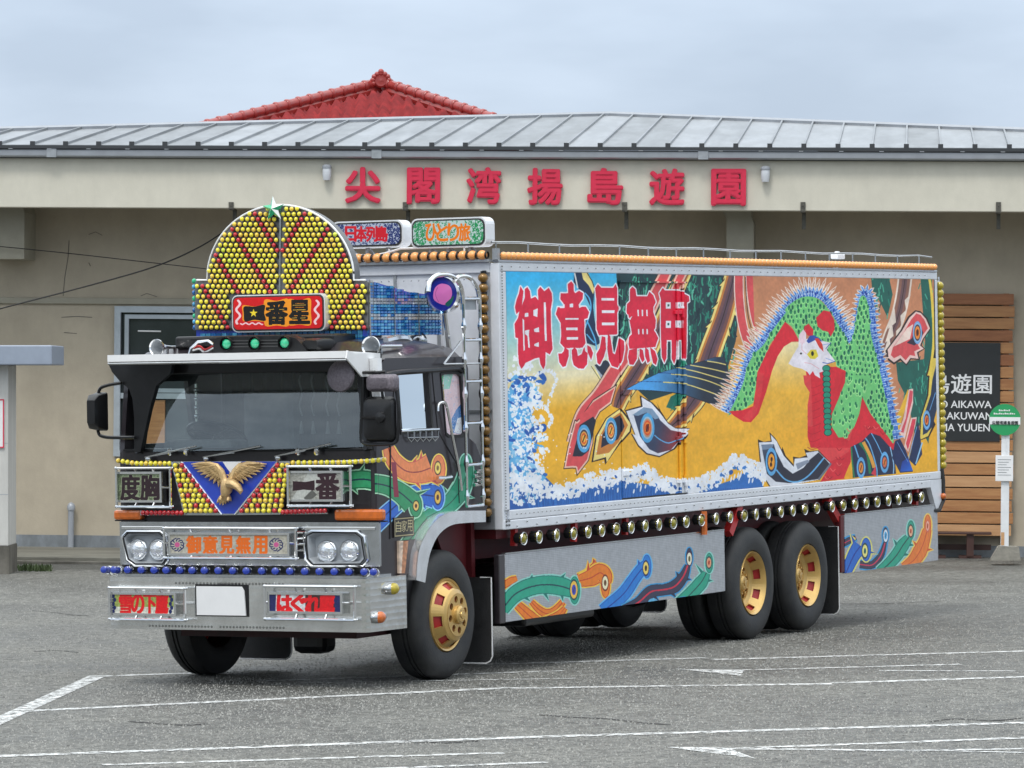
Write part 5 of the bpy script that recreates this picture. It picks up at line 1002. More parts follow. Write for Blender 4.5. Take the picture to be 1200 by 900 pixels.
hl = MB(); hl.lathe([(.086, .02), (.086, -.010), (.079, -.016), (.073, -.01)], (0, 0, 0), (1, 0, 0), 24, 0); hl.lathe([(.074, -.008), (.06, -.03), (.03, -.042), (.001, -.045)], (0, 0, 0), (1, 0, 0), 24, 1); hm_ = hl.mesh('headlamp', [M['chrome'], M['lens']]); sm(hm_)
for L_ in (pl, pr_): c = np.mean(L_, 0); b = MB(); b.tube([(XH - .022, *(c + (np.array(p) - c) * .99)) for p in L_], .006, 5, closed=True); b.build('bezel_outline', M['black'], gp, smooth=True); b = MB(); b.tube([(XH - .012, *(c + (np.array(p) - c) * 1.09)) for p in L_], .012, 6, closed=True); b.build('bezel_bead', M['chrome'], gp, smooth=True)  # dark outline tube added round each headlamp pod to deepen the contrast
b = MB(); q_ = pod([(349, 619), (357, 619), (357, 655), (349, 655)]); b.plate([q_], 0, XH - .004, XH - .001); b.build('grille_slot', M['black'], gp)
for py in (624, 631, 638, 645): b = MB(); b.tube([F_(348, py, XH - .01), F_(358, py, XH - .01)], .01, 6); b.build('slot_bar', M['chrome'], gp)
for px, py in ((162, 644), (186, 644), (383.5, 646), (410, 645.5)): y, z = fy(px, py, XH + .03); inst(hm_, 'headlamp', gp, (XH + .03, y, z))
XG = XH - .05
cv = boxcv(XG, 198, 624, 340, 652, 560, 110, (172, 168, 154)); cv.noise(.12); cv.text('御意見無用', 219, 628.5, 313, 649, (224, 104, 28), 3, (190, 120, 70), 1, gap=.2)
for cx in (208, 324):
    cv.ell(cx, 638.5, 3, 3, (196, 90, 140))
    for i in range(10): a = i * .63; cv.line(spl([(cx + 4 * math.cos(a), 638.5 + 4 * math.sin(a)), (cx + 8 * math.cos(a + .3), 638.5 + 6.5 * math.sin(a + .3)), (cx + 7 * math.cos(a + .8), 638.5 + 8 * math.sin(a + .8))], 3), 1.3, (40, 46, 90))
namebox('name_box', XG, 192, 619, 347, 655, 198, 624, 340, 652, cv.material('lit_panel_centre', .15, .1, .6), 'long name box 御意見無用 between the headlamps', (.2, .5, .8))
# ---- bumper ----
b = MB(); zB0, zB1 = .548, .962
oc = [(-1.375, 2.30), (-1.375, .085), (-1.365, .055), (-1.33, .03), (-.80, -.005), (-.80, .05), (-1.25, .12), (-1.30, .2), (-1.30, 2.25), (-1.25, 2.33), (-.85, 2.42), (-.85, 2.46), (-1.3, 2.42), (-1.36, 2.37)]
b.plate([oc], 2, zB0, zB1); bumper = b.build('bumper', M['steel'], truck, bevel=.006)
b = MB(); b.plate([[(-1.36, 2.30), (-1.36, .10), (-1.0, .02), (-1.0, .2), (-1.10, .3), (-1.10, 2.2), (-1.0, 2.3), (-1.0, 2.4)]], 2, zB1 + .001, zB1 + .022); b.build('bumper_top', M['chromerough'], bumper, bevel=.005)
b = MB()
for z in (.575, .915):
    for i in range(20):
        for y_ in ((1.75 - i * .032) if z > .6 else (2.0 - i * .03), 1.35 - i * .03): b.lathe([(.009, .0), (.006, .002)], (-1.377, y_, z), (-1, 0, 0), 6)
b.build('punched_hole', M['black'], bumper, kind='stuff')
XBm = -1.375; y1_, z1_ = fy(231.5, 687, XBm); y0_, z0_ = fy(289.5, 721.5, XBm)
b = MB(); b.box((XBm - .004, y0_ - .02, z0_ - .01), (XBm + .01, y1_ + .02, z1_ + .015)); b.build('plate_recess', M['black'], bumper)
b = MB(); b.plate([[(y0_, z0_), (y1_, z0_), (y1_, z1_), (y0_ + .035, z1_), (y0_ + .012, z1_ - .035)]], 0, XBm - .02, XBm - .008); b.build('number_plate', M['plate'], truck, label='blank grey number plate')
XN = XBm - .05
cv = boxcv(XN, 130, 694, 207, 722, 360, 130, (146, 158, 84)); cv.poly([(128, 711), (210, 712), (210, 724), (128, 724)], (196, 196, 184)); cv.noise(.15)
for x in (133, 200): 
    for i in range(5): cv.ell(x + (i % 2) * 1.5, 698.5 + i * 4.6, 1.9, 2.6, (30, 40, 90))
cv.text('雪の下鷹', 140.5, 697, 197, 719, (214, 22, 30), 4, (180, 110, 60), 1, gap=0.); cv.noise(.08)
namebox('name_box', XN, 128, 689, 217, 727, 130, 694, 207, 722, cv.material('lit_panel_low_left', .15, .1, .6), 'green and white name box on the far end of the bumper')
cv = boxcv(XN, 314, 694, 402, 720, 380, 130, (34, 40, 92)); cv.poly([(324, 690), (358, 690), (358, 724), (323, 724)], (206, 206, 208)); cv.poly([(358, 690), (390, 690), (394, 724), (358, 724)], (70, 40, 40)); cv.noise(.1)
cv.text('はぐれ鷹', 325.5, 697, 391.5, 718.5, (216, 22, 32), 6, gap=0.); cv.noise(.08)
namebox('name_box', XN, 310, 687, 416, 727, 314, 694, 402, 720, cv.material('lit_panel_low_right', .15, .1, .6), 'white and navy name box はぐれ on the near end of the bumper')
# eye shaped marker lamps on the bumper end
for (px, py, m_) in ((457, 690, M['brassy']), (443, 723.5, M['amberlens'])):
    x, z = sx(px, py, .01); nn = V((-.064, -1, 0)).normalized(); yb = .03 + (x + 1.33) * (-.035 / .53) - .004
    b = MB(); b.lathe([(.066, -.004), (.064, .02), (.05, .035), (.04, .04)], (0, 0, 0), tuple(nn), 20); b.v = [(v[0] * (1.9 if v[0] > 0 else 1.35), v[1], v[2] * .75) for v in b.v]; o = b.build('marker_lamp', M['chromerough'], bumper, smooth=True, loc=(x, yb, z)); 
    b = MB(); b.ball((0, -.025, 0), .052, 14, 8, 0, (1.15, .8, .9)); b.build('lamp_glass', m_, bumper, smooth=True, loc=(x, yb - .005, z))
bl = MB(); bl.lathe([(.027, .06), (.029, .0), (.028, -.03), (.02, -.036), (.001, -.036)], (0, 0, 0), (1, 0, 0), 14, 0); bl.lathe([(.035, .085), (.037, .05), (.032, .035)], (0, 0, 0), (1, 0, 0), 14, 1); blm = bl.mesh('blue_lamp', [M['bluelens'], M['chrome']]); sm(blm)
for i, px in enumerate([123.5, 135, 150, 166, 181, 195, 211, 225.5, 240, 256, 273, 289, 307, 323, 340, 357.5, 374.5, 392, 409, 427, 438]):
    y, z = fy(px, 668 - .0 * px, -1.33); inst(blm, 'blue_lamp', bumper, (-1.33, y, 1.012), rot=(0, .12, .35 if i > 1 else .0)); 
b = MB(); b.box((XF + .01, .12, .90), (XF + .05, 2.38, 1.05)); b.box((XH + .05, .3, .97), (XH + .08, 2.2, 1.07)); b.build('lower_grille', M['black'], truck)
# turn signals
for (a0, b0_, a1, b1_) in ((132.5, 598, 165, 609.5), (391, 597, 447.5, 610.5)):
    y1_, z1_ = fy(a0, b0_, XF - .06); y0_, z0_ = fy(a1, b1_, XF - .06); b = MB(); b.box((XF - .06, y0_, z0_), (XF + .02, y1_, z1_)); b.build('turn_signal', M['amberlens'], truck, bevel=.02)
    b = MB(); b.box((XF - .02, y0_ - .01, z0_ - .012), (XF + .02, y1_ + .01, z0_ - .001)); b.build('signal_trim', M['black'], truck)
# ---- bulb covered V panel with the eagle ----
XV = XF - .055
def poly_plate(px, X, t, name, m, parent=truck, holes=()):
    b = MB(); b.plate([pod(px, X)] + [pod(h, X) for h in holes], 0, X, X + t); return b.build(name, m, parent)
vp_ = poly_plate([(200.5, 541), (339.5, 540.5), (331, 597), (384, 596), (384, 602.5), (262, 604), (164, 604), (164, 598.5), (214, 599)], XV, .03, 'emblem_board', M['chromerough'])
poly_plate([(213, 541.5), (324, 541), (275, 602), (259, 602)], XV - .006, .004, 'blue_field', M['bluepaint'], vp_)
poly_plate([(261, 541.4), (283, 541.2), (276, 549), (271.5, 556), (266, 549)], XV - .009, .002, 'white_wedge', M['white'], vp_)
for q in (((201, 541), (217, 603)), ((213, 541.5), (260, 603)), ((325, 541), (275, 603)), ((339.5, 541), (328, 603))): b = MB(); b.tube([F_(*q[0], XV - .01), F_(*q[1], XV - .01)], .008, 5); b.build('edge_strip', M['chrome'], vp_, smooth=True)
gm_ = {k_: bulb_mesh('grille_bulb', .0205, M[m_], 8, 5) for k_, m_ in (('y', 'yellow'), ('r', 'redlens'), ('o', 'yellow2'))}
def vbulb(px, py, k_, par=vp_, X=XV - .012): y, z = fy(px, py, X); inst(gm_[k_], 'grille_bulb', par, (X, y, z), rot=(0, .0, .3))
for row in range(10):
    py = 545.5 + row * 5.9; t = (py - 541) / 62
    xl0, xl1 = 204 + 15 * t, 209.5 + 47 * t; xr0, xr1 = 328 - 48 * t, 337 - 9 * t
    for side_, (a_, c_) in enumerate(((xl0, xl1), (xr0, xr1))):
        n = max(2, int(round((c_ - a_) / 6.4)) + 1)
        for j in range(n):
            px = a_ + (c_ - a_) * j / (n - 1) + (0 if row % 2 else .6); edge = (j == n - 1) if side_ == 0 else (j == 0)
            red = edge or ((j * 3 + row * 2) % 7 == 1); vbulb(px, py, 'r' if red else ('o' if rnd.random() < .25 else 'y'))
for i in range(10): vbulb(168 + i * 5.0, 601.2, 'r')
for i in range(11): vbulb(332 + i * 4.9, 600.2 - i * .15, 'r')
y1_, _ = fy(205, 541, XV); y0_, _ = fy(452, 536, XV)
b = MB(); b.tube([F_(139, 540.5, -1.0), F_(150, 543, XF - .03), F_(170, 544.5, XV + .02), F_(200, 544, XV + .02)], .016, 6); b.build('bulb_rail', M['chromerough'], truck, smooth=True)
b = MB(); b.tube([F_(342, 543.5, XV + .02), F_(400, 542, XV + .02), F_(432, 540.5, XV + .02), F_(452, 538, XF + .01)], .016, 6); b.build('bulb_rail', M['white'], truck, smooth=True)
for i in range(12): t = i / 11; vbulb(139 + 60 * t, 540 + 3.2 * min(1, t * 3), 'y' if i % 3 else 'o', truck, XV - .0 + .06 * max(0, 1 - t * 4))
for i in range(17): t = i / 16; vbulb(343.5 + 107 * t, 542.4 - .8 * t - 2.6 * max(0, t - .6) / .4, 'y' if i % 4 else 'o', truck, XV + .0 + (.05 if t > .9 else 0))
# eagle: overlapping feather blades, body, head, tail cast as one piece
e = MB(); XE_ = XV - .02
def blade(p0, p1, w, x0, x1, curve=0.):
    a_ = V(F_(*p0, XE_ + x0)); c_ = V(F_(*p1, XE_ + x1)); n = 5; pts_ = []
    for i in range(n): t = i / (n - 1); q = a_.lerp(c_, t); q.z += curve * math.sin(t * PI); pts_.append(q)
    e.tube(pts_, w, 6, rads=[w * .8, w, w * 1.0, w * .75, w * .15])
for s_ in (1, -1):
    cx = 267.; ms2 = lambda x, y: (cx + s_ * (x - cx) * (1.0 if s_ == 1 else 1.06), y)
    root = [(255, 562), (254, 558), (253, 554), (252, 551)]
    tips = [(262, 573), (256, 571), (250, 567), (245, 563.5), (240, 560), (235, 556.5), (231, 553), (228, 549.5), (225.5, 546.5), (224, 544)]
    for i, tp in enumerate(tips):
        t = i / 9; st = (259 - 7 * t, 561 - 12 * t); blade(ms2(*st), ms2(*tp), .017, -.012 - .001 * i, -.004, .012)
    for i in range(8): t = i / 7; blade(ms2(260 - 10 * t, 558 - 10 * t), ms2(255 - 19 * t, 563 - 14.5 * t), .015, -.03, -.024, .008)
    for i in range(6): t = i / 5; blade(ms2(262 - 9 * t, 556 - 9 * t), ms2(258 - 14 * t, 559 - 11 * t), .015, -.042, -.036, .006)
    e.tube([F_(*ms2(*q), XE_ - .03) for q in ((263, 563), (259, 552), (254, 546), (245, 543.5), (232, 543))], .02, 7, rads=[.03, .026, .022, .018, .008])
e.tube([F_(*q, XE_ - .04) for q in ((264, 562), (266, 568), (265, 575), (263, 581))], .04, 10, rads=[.035, .052, .048, .03])
e.tube([F_(*q, XE_ - .075) for q in ((267, 566), (273, 567), (279, 571), (282, 576), (281.5, 579.5))], .03, 9, rads=[.04, .036, .03, .022, .003])
for i in range(6): blade((262 + i * .8, 579), (254 + i * 3.4, 590 + 2.5 * math.sin(i * .9)), .016, -.02, -.006)
for q in ((259, 582), (268, 583)): e.tube([F_(*q, XE_ - .05), F_(q[0] - 1, q[1] + 4, XE_ - .06)], .012, 6)
e.build('eagle_emblem', M['eagle'], vp_, smooth=True)
def star(name, px, py, r, X, m, parent, t=.02, m2=None, rot=0.):
    y, z = fy(px, py, X); b = MB(); o_ = []
    for i in range(10): a = PI / 2 + rot + i * PI / 5; rr_2 = r if i % 2 == 0 else r * .42; o_.append((y - rr_2 * math.cos(a), z + rr_2 * math.sin(a)))
    vs = [(X, *p) for p in o_] + [(X - t, y, z), (X + t, y, z)]
    b.add(vs, [(i, (i + 1) % 10, 10) for i in range(10)] + [((i + 1) % 10, i, 11) for i in range(10)])
    if m2: b.m = [0 if i in (9, 8, 6) else 1 for i in range(10)] + [1] * 10
    return b.build(name, [m, m2] if m2 else m, parent)
star('small_star', 269.5, 558, .038, XE_ - .01, M['eagle'], vp_)
# ---- cab roof equipment ----
def horn(px, py, X, L_, r=.07, yaw=0., label=None):
    y, z = fy(px, py, X); d = V((1, yaw, 0)).normalized(); b = MB(); b.lathe([(r * .86, .012), (r, 0), (r * 1.03, .012), (r * .9, .03), (r * .55, .075), (r * .3, .14), (r * .2, .22), (r * .18, L_), (0.001, L_)], (X, y, z), tuple(d), 22); b.lathe([(r * .86, .014), (r * .5, .06), (r * .3, .09), (.001, .1)], (X, y, z), tuple(d), 22, 1); o = b.build('air_horn', [M['chrome'], M['aludk']], truck, smooth=True, label=label)
    b = MB(); p_ = V((X, y, z)) + d * .17; b.tube([p_, p_ + V((0, 0, -.11))], .012, 6); b.build('horn_bracket', M['chromerough'], o, smooth=True); return o
horn(183, 407.5, -1.15, .55, .066, 0., 'air horn on the far side of the cab roof'); horn(434, 406, -1.05, .5, .078, 0., 'large air horn on the near side of the cab roof')
tubepx('horn_pipe', [(452, 399), (468, 396), (478, 398), (483, 410), (487, 428)], .028, M['chrome'], .35); 
b = MB(); p_ = V(T(490, 400, 1, .45)); b.lathe([(.075, 0), (.05, .05), (.02, .1), (.001, .11)], tuple(p_), (.9, .6, 0), 18); b.build('search_lamp', M['chrome'], truck, smooth=True)
b = MB(); b.tube([F_(*q, -1.0) for q in ((221, 418), (224, 408), (232, 401), (244, 400), (250, 404))], .013, 7); b.build('roof_pipe', M['chrome'], truck, smooth=True)
for dz_, m_ in ((0, M['redbright']), (3, M['white']), (5, M['socket'])): b = MB(); b.tube([F_(x, y + dz_, -.95) for x, y in spl([(226, 408), (234, 406), (240, 410), (250, 405)], 4)], .009, 5); b.build('roof_cable', m_, truck, smooth=True)
XL = -1.12
mb_ = [(250.5, 400), (254, 396), (262, 395), (335, 393.5), (347, 397), (354, 404), (360, 412), (250, 413)]
b = MB(); b.plate([pod(mb_, XL)], 0, XL, XL + .18); mlb = b.build('marker_light_bar', M['black'], truck, bevel=.015, label='black roof light bar with three green lamps')
for py in (399.5, 403, 406.5): b = MB(); b.tube([F_(272, py, XL - .008), F_(326, py - .6, XL - .008)], .007, 4); b.build('bar_rib', M['socket'], mlb)
for px in (265.5, 298.7, 333.5):
    y, z = fy(px, 403.2 - (px - 265) * .015, XL - .02); b = MB(); b.lathe([(.052, .03), (.054, -.01), (.044, -.016), (.04, 0)], (XL - .01, y, z), (-1, 0, 0), 20); b.build('lamp_ring', M['black'], mlb, smooth=True)
    b = MB(); b.lathe([(.042, 0), (.038, .018), (.022, .03), (.001, .034)], (XL - .005, y, z), (-1, 0, 0), 20); b.build('green_lamp', M['greenlens'], mlb, smooth=True)
lump('roof_vent', -.9, 364, 396, 392, 412, .2, M['black'], .03)
b = MB(); b.box((-.92, .55, 2.76), (-.1, 2.0, 2.86)); b.build('roof_rack', M['black'], truck, bevel=.02)
# ---- the arch ----
XA = -.55
outl = [(228.5, 386.5), (228.5, 331), (231, 328.5), (243, 328.5)] + [(329 - 86 * math.cos(a), 327 - 86.5 * math.sin(a)) for a in np.linspace(.12, PI - .12, 33)] + [(415, 328.5), (429, 328.5), (431.5, 331), (431.5, 386.5)]
b = MB(); AP = pod(outl, XA); b.plate([AP], 0, XA, XA + .10); archo = b.build('roof_arch', mat('dark_arch_board', (.16, .165, .17), .45, .5, var=.2), truck, label='arch shaped light board covered in yellow and red bulbs')
b = MB(); b.tube([(XA - .004, *p) for p in AP[2:-2]], .009, 6); b.build('arch_rim', M['whitem'], archo, smooth=True)
b = MB(); b.tube([F_(329, 243, XA - .006), F_(328, 347, XA - .006)], .010, 4); b.build('centre_strip', M['chromerough'], archo)
am = [bulb_mesh('arch_bulb', .0185, M[k_], 8, 5) for k_ in ('yellow', 'yellow2', 'yellow3', 'redlens')]
inside = lambda x, y: (228.5 + 3 < x < 431.5 - 3 and 331.5 < y < 384.5) or ((x - 329) ** 2 / 84.2 ** 2 + (y - 327) ** 2 / 84.6 ** 2 < 1 and y < 332)
bl_ = []
for side_ in (-1, 1):
    for i in range(0, 25):
        py = 384 - i * 6.05
        for j in range(0, 26):
            sh = (i * 3.7) % 6.3; d_ = 4 + (j - 1) * 6.3 + sh
            if d_ < 2.6: continue
            px = 329 + side_ * d_; px2 = px - (.8 if side_ < 0 else 0)
            if not inside(px2, py): continue
            if 270 < px2 < 383 and py > 344.5: continue
            m_i = round((d_ - 3.7 / 6.05 * (384 - py)) / 6.3 + .35)
            key = 3 if m_i % 6 == 4 else rnd.choice((0, 0, 0, 1, 1, 2) if rnd.random() < .35 else (0, 0, 1)); bl_.append((px2, py, key))
bl_.sort(key=lambda q: abs(q[0] - 329) + abs(q[1] - 320)); st_ = MB()
for i, (px, py, key) in enumerate(bl_):
    y, z = fy(px, py, XA - .015)
    if i < 300: inst(am[key], 'arch_bulb', archo, (XA - .015, y, z), rot=(0, -.2, .0))
    else: st_.ball((XA - .026, y, z), .0185, 7, 5, key)
o = st_.build('arch_bulbs', [M['yellow'], M['yellow2'], M['yellow3'], M['redlens']], archo, smooth=True, kind='stuff')
st_ = MB(); ticks = [p for p in bl_]
for px, py, k_ in ticks: y, z = fy(px + 2.0, py + 2.0, XA - .006); st_.box((XA - .012, y - .013, z - .011), (XA - .001, y + .008, z + .009))
st_.build('bulb_ticks', M['socket'], archo, kind='stuff')  # dark ticks at each bulb's lower right, darkening the gaps
star('green_star', 320.5, 245, .105, XA - .07, M['white'], archo, .035, M['greenlens'], rot=.05)
# name plaque
XQ = XA - .09; y1_, z1_ = fy(273.5, 348.5, XQ); y0_, z0_ = fy(379.5, 385.5, XQ)
cv = front_canvas(y0_, y1_, z0_, z1_, 560, 240, (206, 20, 26), XQ); cv.noise(.06)
for sd_ in (0, 1):
    for i in range(26):
        t = i / 25; x = 280.5 if sd_ == 0 else 372; 
        cv.ell(x + 2.2 * math.sin(t * 12) + (0 if sd_ else -.5), 352.5 + t * 27, 1.5, 1.1, (240, 200, 204))
for i in range(24): cv.ell(283 + i * 1.1, 379.5 + .9 * math.sin(i * .9), 1.0, .8, (240, 200, 204))
for x0_, y0q, x1_, y1q in ((286.5, 358.5, 311.5, 375.5), (312, 352, 338, 381), (339.5, 351.5, 364, 380)):
    cv.poly(spl([(x0_ - 1, y0q - .5), ((x0_ + x1_) / 2, y0q + .8), (x1_ + .6, y0q - 1.5), (x1_ + 1.2, (y0q + y1q) / 2), (x1_ + 1, y1q + 1), ((x0_ + x1_) / 2, y1q + .6), (x0_ - .4, y1q + 1), (x0_ - 1.2, (y0q + y1q) / 2)], 4, True), (240, 150, 36))
cv.poly(spl([(287, 359.5), (299, 359.5), (311, 357.5), (310.5, 367), (312, 376), (299, 375), (288, 377), (286.6, 368)], 5, True), (24, 20, 20))
cv.text('番', 313, 353.5, 337, 380, (22, 18, 18), 7); cv.text('星', 340.5, 352.5, 363, 379, (22, 18, 18), 7)
for q in ((316, 363, 322), (328, 363, 334), (344, 358, 359), (344, 363.5, 359), (320, 373, 324), (328, 373, 332), (343, 373, 349), (353, 373, 359)): cv.line([(q[0], q[1]), (q[2], q[1] - .4)], .7, (200, 160, 60))
cv.poly([(298 + (5 if i % 2 == 0 else 2) * math.sin(i * PI / 5), 367.2 - (5 if i % 2 == 0 else 2) * math.cos(i * PI / 5)) for i in range(10)], (240, 210, 50))
b = MB(); cy_, cz_ = (y0_ + y1_) / 2, (z0_ + z1_) / 2; b.plate([rounded(cy_, cz_, y1_ - y0_ + .03, z1_ - z0_ + .03, .05)], 0, XQ, XQ + .12); pq = b.build('name_plaque', M['whitem'], archo, label='red plaque 一番星 with black characters', bevel=.008)
b = MB(); b.plate([rounded(cy_, cz_, y1_ - y0_ + .012, z1_ - z0_ + .012, .045)], 0, XQ - .006, XQ - .002); b.build('plaque_border', M['socket'], archo)
b = MB(); b.plate([rounded(cy_, cz_, y1_ - y0_ - .012, z1_ - z0_ - .012, .04)], 0, XQ - .012, XQ - .007); b.build('plaque_face', cv.material('plaque_art', .25, 0, .5), archo, uv=(1, y1_, y0_, 2, z0_, z1_))
# crystal side wing and skirt under the arch
YW = AP[-1][0]; XWe = .30
cwp = [(431.5, 328), (478, 342), (500, 345), (517, 347), (517, 391), (431.5, 394)]
cw2 = [sx(*q, YW) for q in cwp]; zt0, zt1, zb0 = cw2[0][1], cw2[2][1], cw2[-1][1]; xs_, xe_ = cw2[0][0], cw2[3][0]
b = MB(); b.plate([cw2], 1, YW + .01, YW + .05); wing = b.build('crystal_wing', M['bluepaint'], truck, label='blue crystal side wing behind the arch')
cr_m = {}
for k_ in ('crystalb', 'crystall', 'crystalw'):
    b = MB(); b.box((0, -.018, 0), (.052, .0, .026)); b.v = [(v[0] * (.8 if v[1] < -.01 else 1) + (.005 if v[1] < -.01 else 0), v[1], v[2] * (.7 if v[1] < -.01 else 1) + (.004 if v[1] < -.01 else 0)) for v in b.v]; cr_m[k_] = b.mesh('crystal_block', M[k_])
rows = 18; hh = (cw2[0][1] - cw2[-1][1]) / rows; cnt = 0
for r_ in range(rows):
    z = cw2[-1][1] + r_ * hh; frac = r_ / rows
    for c_i in range(int((xe_ - xs_) / .058)):
        x = xs_ + .01 + c_i * .058; u = (x - xs_) / (xe_ - xs_); top = np.interp(u, [0, .55, .8, 1], [zt0, cw2[1][1], zt1, cw2[3][1]])
        if z + hh > top: continue
        k_ = 'crystalw' if r_ in (5, 6, 10, 11) and rnd.random() < .85 else ('crystall' if rnd.random() < .35 else 'crystalb')
        inst(cr_m[k_], 'crystal_block', wing, (x, YW + .01, z + .003)) ; cnt += 1
b = MB()
for t in range(4): u = [0, .33, .66, 1][t]; x = xs_ + (xe_ - xs_) * u; top = np.interp(u, [0, .55, .8, 1], [zt0, cw2[1][1], zt1, cw2[3][1]]); b.tube([(x, YW - .012, cw2[-1][1]), (x, YW - .012, top)], .006, 4)
b.build('wing_rib', M['chromerough'], wing)
y1_, z1_ = fy(228.5, 387, XA); y0_, z0_ = fy(431.5, 394, XA); z0_ = fy(330, 394.5, XA)[1] - .0
b = MB(); b.box((XA + .02, y0_, z0_ - .05), (XA + .06, y1_, z1_)); band_o = b.build('crystal_band', M['bluepaint'], truck)
bs_ = MB(); 
for r_ in range(3):
    for c_i in range(int((y1_ - y0_) / .05)): bs_.box((XA + .0, y0_ + c_i * .05 + .003, z0_ - .05 + r_ * .03), (XA + .02, y0_ + c_i * .05 + .045, z0_ - .05 + r_ * .03 + .026), 0 if rnd.random() < .7 else 1)
bs_.build('crystal_blocks', [M['crystalb'], M['crystall']], band_o, kind='stuff')
bs_ = MB()
for i in range(9): bs_.ball((XA + .02, AP[0][0] + .012, z1_ + .02 + i * .047), .022, 7, 5, (0, 1, 2)[i % 3])
bs_.build('edge_jewels', [M['crystalb'], M['crystall'], M['greenlens']], archo, smooth=True, kind='stuff')
# ---- two name boxes over the front edge of the cargo body ----
for k_, (q0, q1, txt, bgc, sc_, tc) in enumerate((((393.5, 262.5), (474, 287.5), '日本列島', (176, 184, 200), (44, 56, 110), (206, 30, 46)), ((486.5, 259), (571.5, 287), 'ひとり旅', (186, 204, 200), (40, 140, 84), (232, 122, 30)))):
    X = XB + .02; y1_, z1_ = fy(*q0, X); y0_, z0_ = fy(*q1, X); c = ((y0_ + y1_) / 2, (z0_ + z1_) / 2); w_, h_ = y1_ - y0_, z1_ - z0_
    cv = front_canvas(y0_, y1_, z0_, z1_, 420, 150, bgc, X); r_ = random.Random(k_)
    for i in range(800):
        x = r_.uniform(q0[0], q1[0]); t = (x - q0[0]) / (q1[0] - q0[0])
        if .2 < t < .8 and r_.random() < .6: continue
        y = r_.uniform(q0[1], q1[1]); a = r_.uniform(0, 6); cv.line(spl([(x, y), (x + 1.8 * math.cos(a), y + 1.6 * math.sin(a)), (x + 1.6 * math.cos(a + 1), y + 3 * math.sin(a + 1))], 3), .8, sc_)
    x0_, x1_ = q0[0] + (q1[0] - q0[0]) * .19, q0[0] + (q1[0] - q0[0]) * .80; cv.text(txt, x0_, q0[1] + 3.5, x1_, q1[1] - 4.5, tc, 4 if k_ == 0 else 3, bgc, 2, gap=.0)
    b = MB(); b.plate([rounded(c[0], c[1], w_ + .03, h_ + .03, .06)], 0, X - .05, X + .10); nb = b.build('roof_name_box', M['whitem'], truck, bevel=.012, label='roof name box ' + txt)
    b = MB(); b.plate([rounded(c[0], c[1], w_ + .006, h_ + .006, .055)], 0, X - .054, X - .051); b.build('box_border', M['socket'], nb)
    b = MB(); b.plate([rounded(c[0], c[1], w_ - .02, h_ - .02, .05)], 0, X - .058, X - .055); b.build('lit_panel', cv.material('roof_name_panel', .2, 0, .5), nb, uv=(1, y1_, y0_, 2, z0_, z1_))
    b = MB()
    for yy in (c[0] - w_ * .25, c[0] + w_ * .05, c[0] + w_ * .3): b.tube([(X, yy, z0_), (X, yy, 3.44)], .014, 5); b.tube([(X, yy, z0_), (X + .1, yy - .09, 3.44)], .012, 5)
    b.build('box_leg', M['aludk'], nb)
# ---- ladder, chrome hoops, peach disc ----
XD = .03; (xl0, zl1), (xl1, _q) = sx(543, 356, XD), sx(562, 356, XD); zl0 = 1.46
lad = MB(); zr = np.linspace(zl0, zl1, 60)
for xx in (xl0, xl1):
    lad.tube([(xx, XD, z) for z in zr], .013, 7, rads=[.013 + .014 * max(0, math.sin(i * PI / 60 * 12)) ** 8 for i in range(60)])
for hp in ([(543, 356), (541, 340), (535, 328), (525, 322.5), (512, 323), (504, 330), (502, 342)], [(562, 356), (560, 340), (553, 328), (545, 324), (537, 325), (532, 330)]): lad.tube([(sx(*q, XD)[0], XD, sx(*q, XD)[1]) for q in spl(hp, 5)], .019, 8)
lad.build('ladder_rail', M['chrome'], truck, smooth=True)
for py in (350, 398.5, 447, 496, 544.5, 593):
    z = sx(552, py, XD)[1]; b = MB(); b.tube([(xl0, XD, z), (xl1, XD, z)], .014, 7); b.build('ladder_rung', M['chrome'], truck, smooth=True)
b = MB(); z = sx(552, 350, XD)[1]; b.box((xl0 + .02, XD + .02, z - .09), (xl1 - .02, XD + .04, z - .01)); b.build('ladder_plate', M['aludk'], truck)
b = MB(); SD = lambda x, y: (sx(x, y, XD)[0], XD, sx(x, y, XD)[1]); b.tube([SD(520, 427), SD(562, 426)], .008, 5); b.tube([SD(520, 427), SD(540, 400)], .008, 5); b.build('ladder_stay', M['chromerough'], truck)
b = MB(); b.box((.60, .35, 1.5), (.86, 2.2, 2.6)); b.build('cab_back_box', M['aludk'], truck)
for i in range(4): b = MB(); b.tube([(.50 + .03 * (i % 2), .06, 1.62 + i * .035), (.62, .05, 1.62 + i * .035)], .016, 6); b.build('air_coupling', M['chrome'], truck, smooth=True)
XC = .35; y, z = fy(519, 344.5, XC); R_ = .138
cv = Canvas(200, 200, lambda px, py: (100 + (px - 519) * 5.2, 100 + (py - 344.5) * 5.2), (22, 28, 120)); 
cv.poly([(519 + 18 * math.cos(t), 344.5 + 18 * math.sin(t)) for t in np.linspace(0, 2 * PI, 30)], (26, 34, 130)); cv.poly(spl([(507, 345), (510, 337), (518, 333), (528, 336), (531, 344), (528, 352), (522, 357), (514, 355), (508, 351)], 5, True), (206, 110, 176)); cv.poly(spl([(522, 356), (528, 351), (533, 347), (531, 354), (526, 359)], 4, True), (30, 90, 80)); cv.line(spl([(513, 337), (510, 345), (514, 354)], 4), .6, (150, 70, 130))
b = MB(); b.lathe([(R_, 0), (0.001, -.012)], (XC, y, z), (1, 0, 0), 30); pd = b.build('peach_disc', cv.material('peach_art', .2, 0, .6), truck, uv=(1, y + R_, y - R_, 2, z - R_, z + R_), smooth=True, label='round disc with a pink peach on blue')
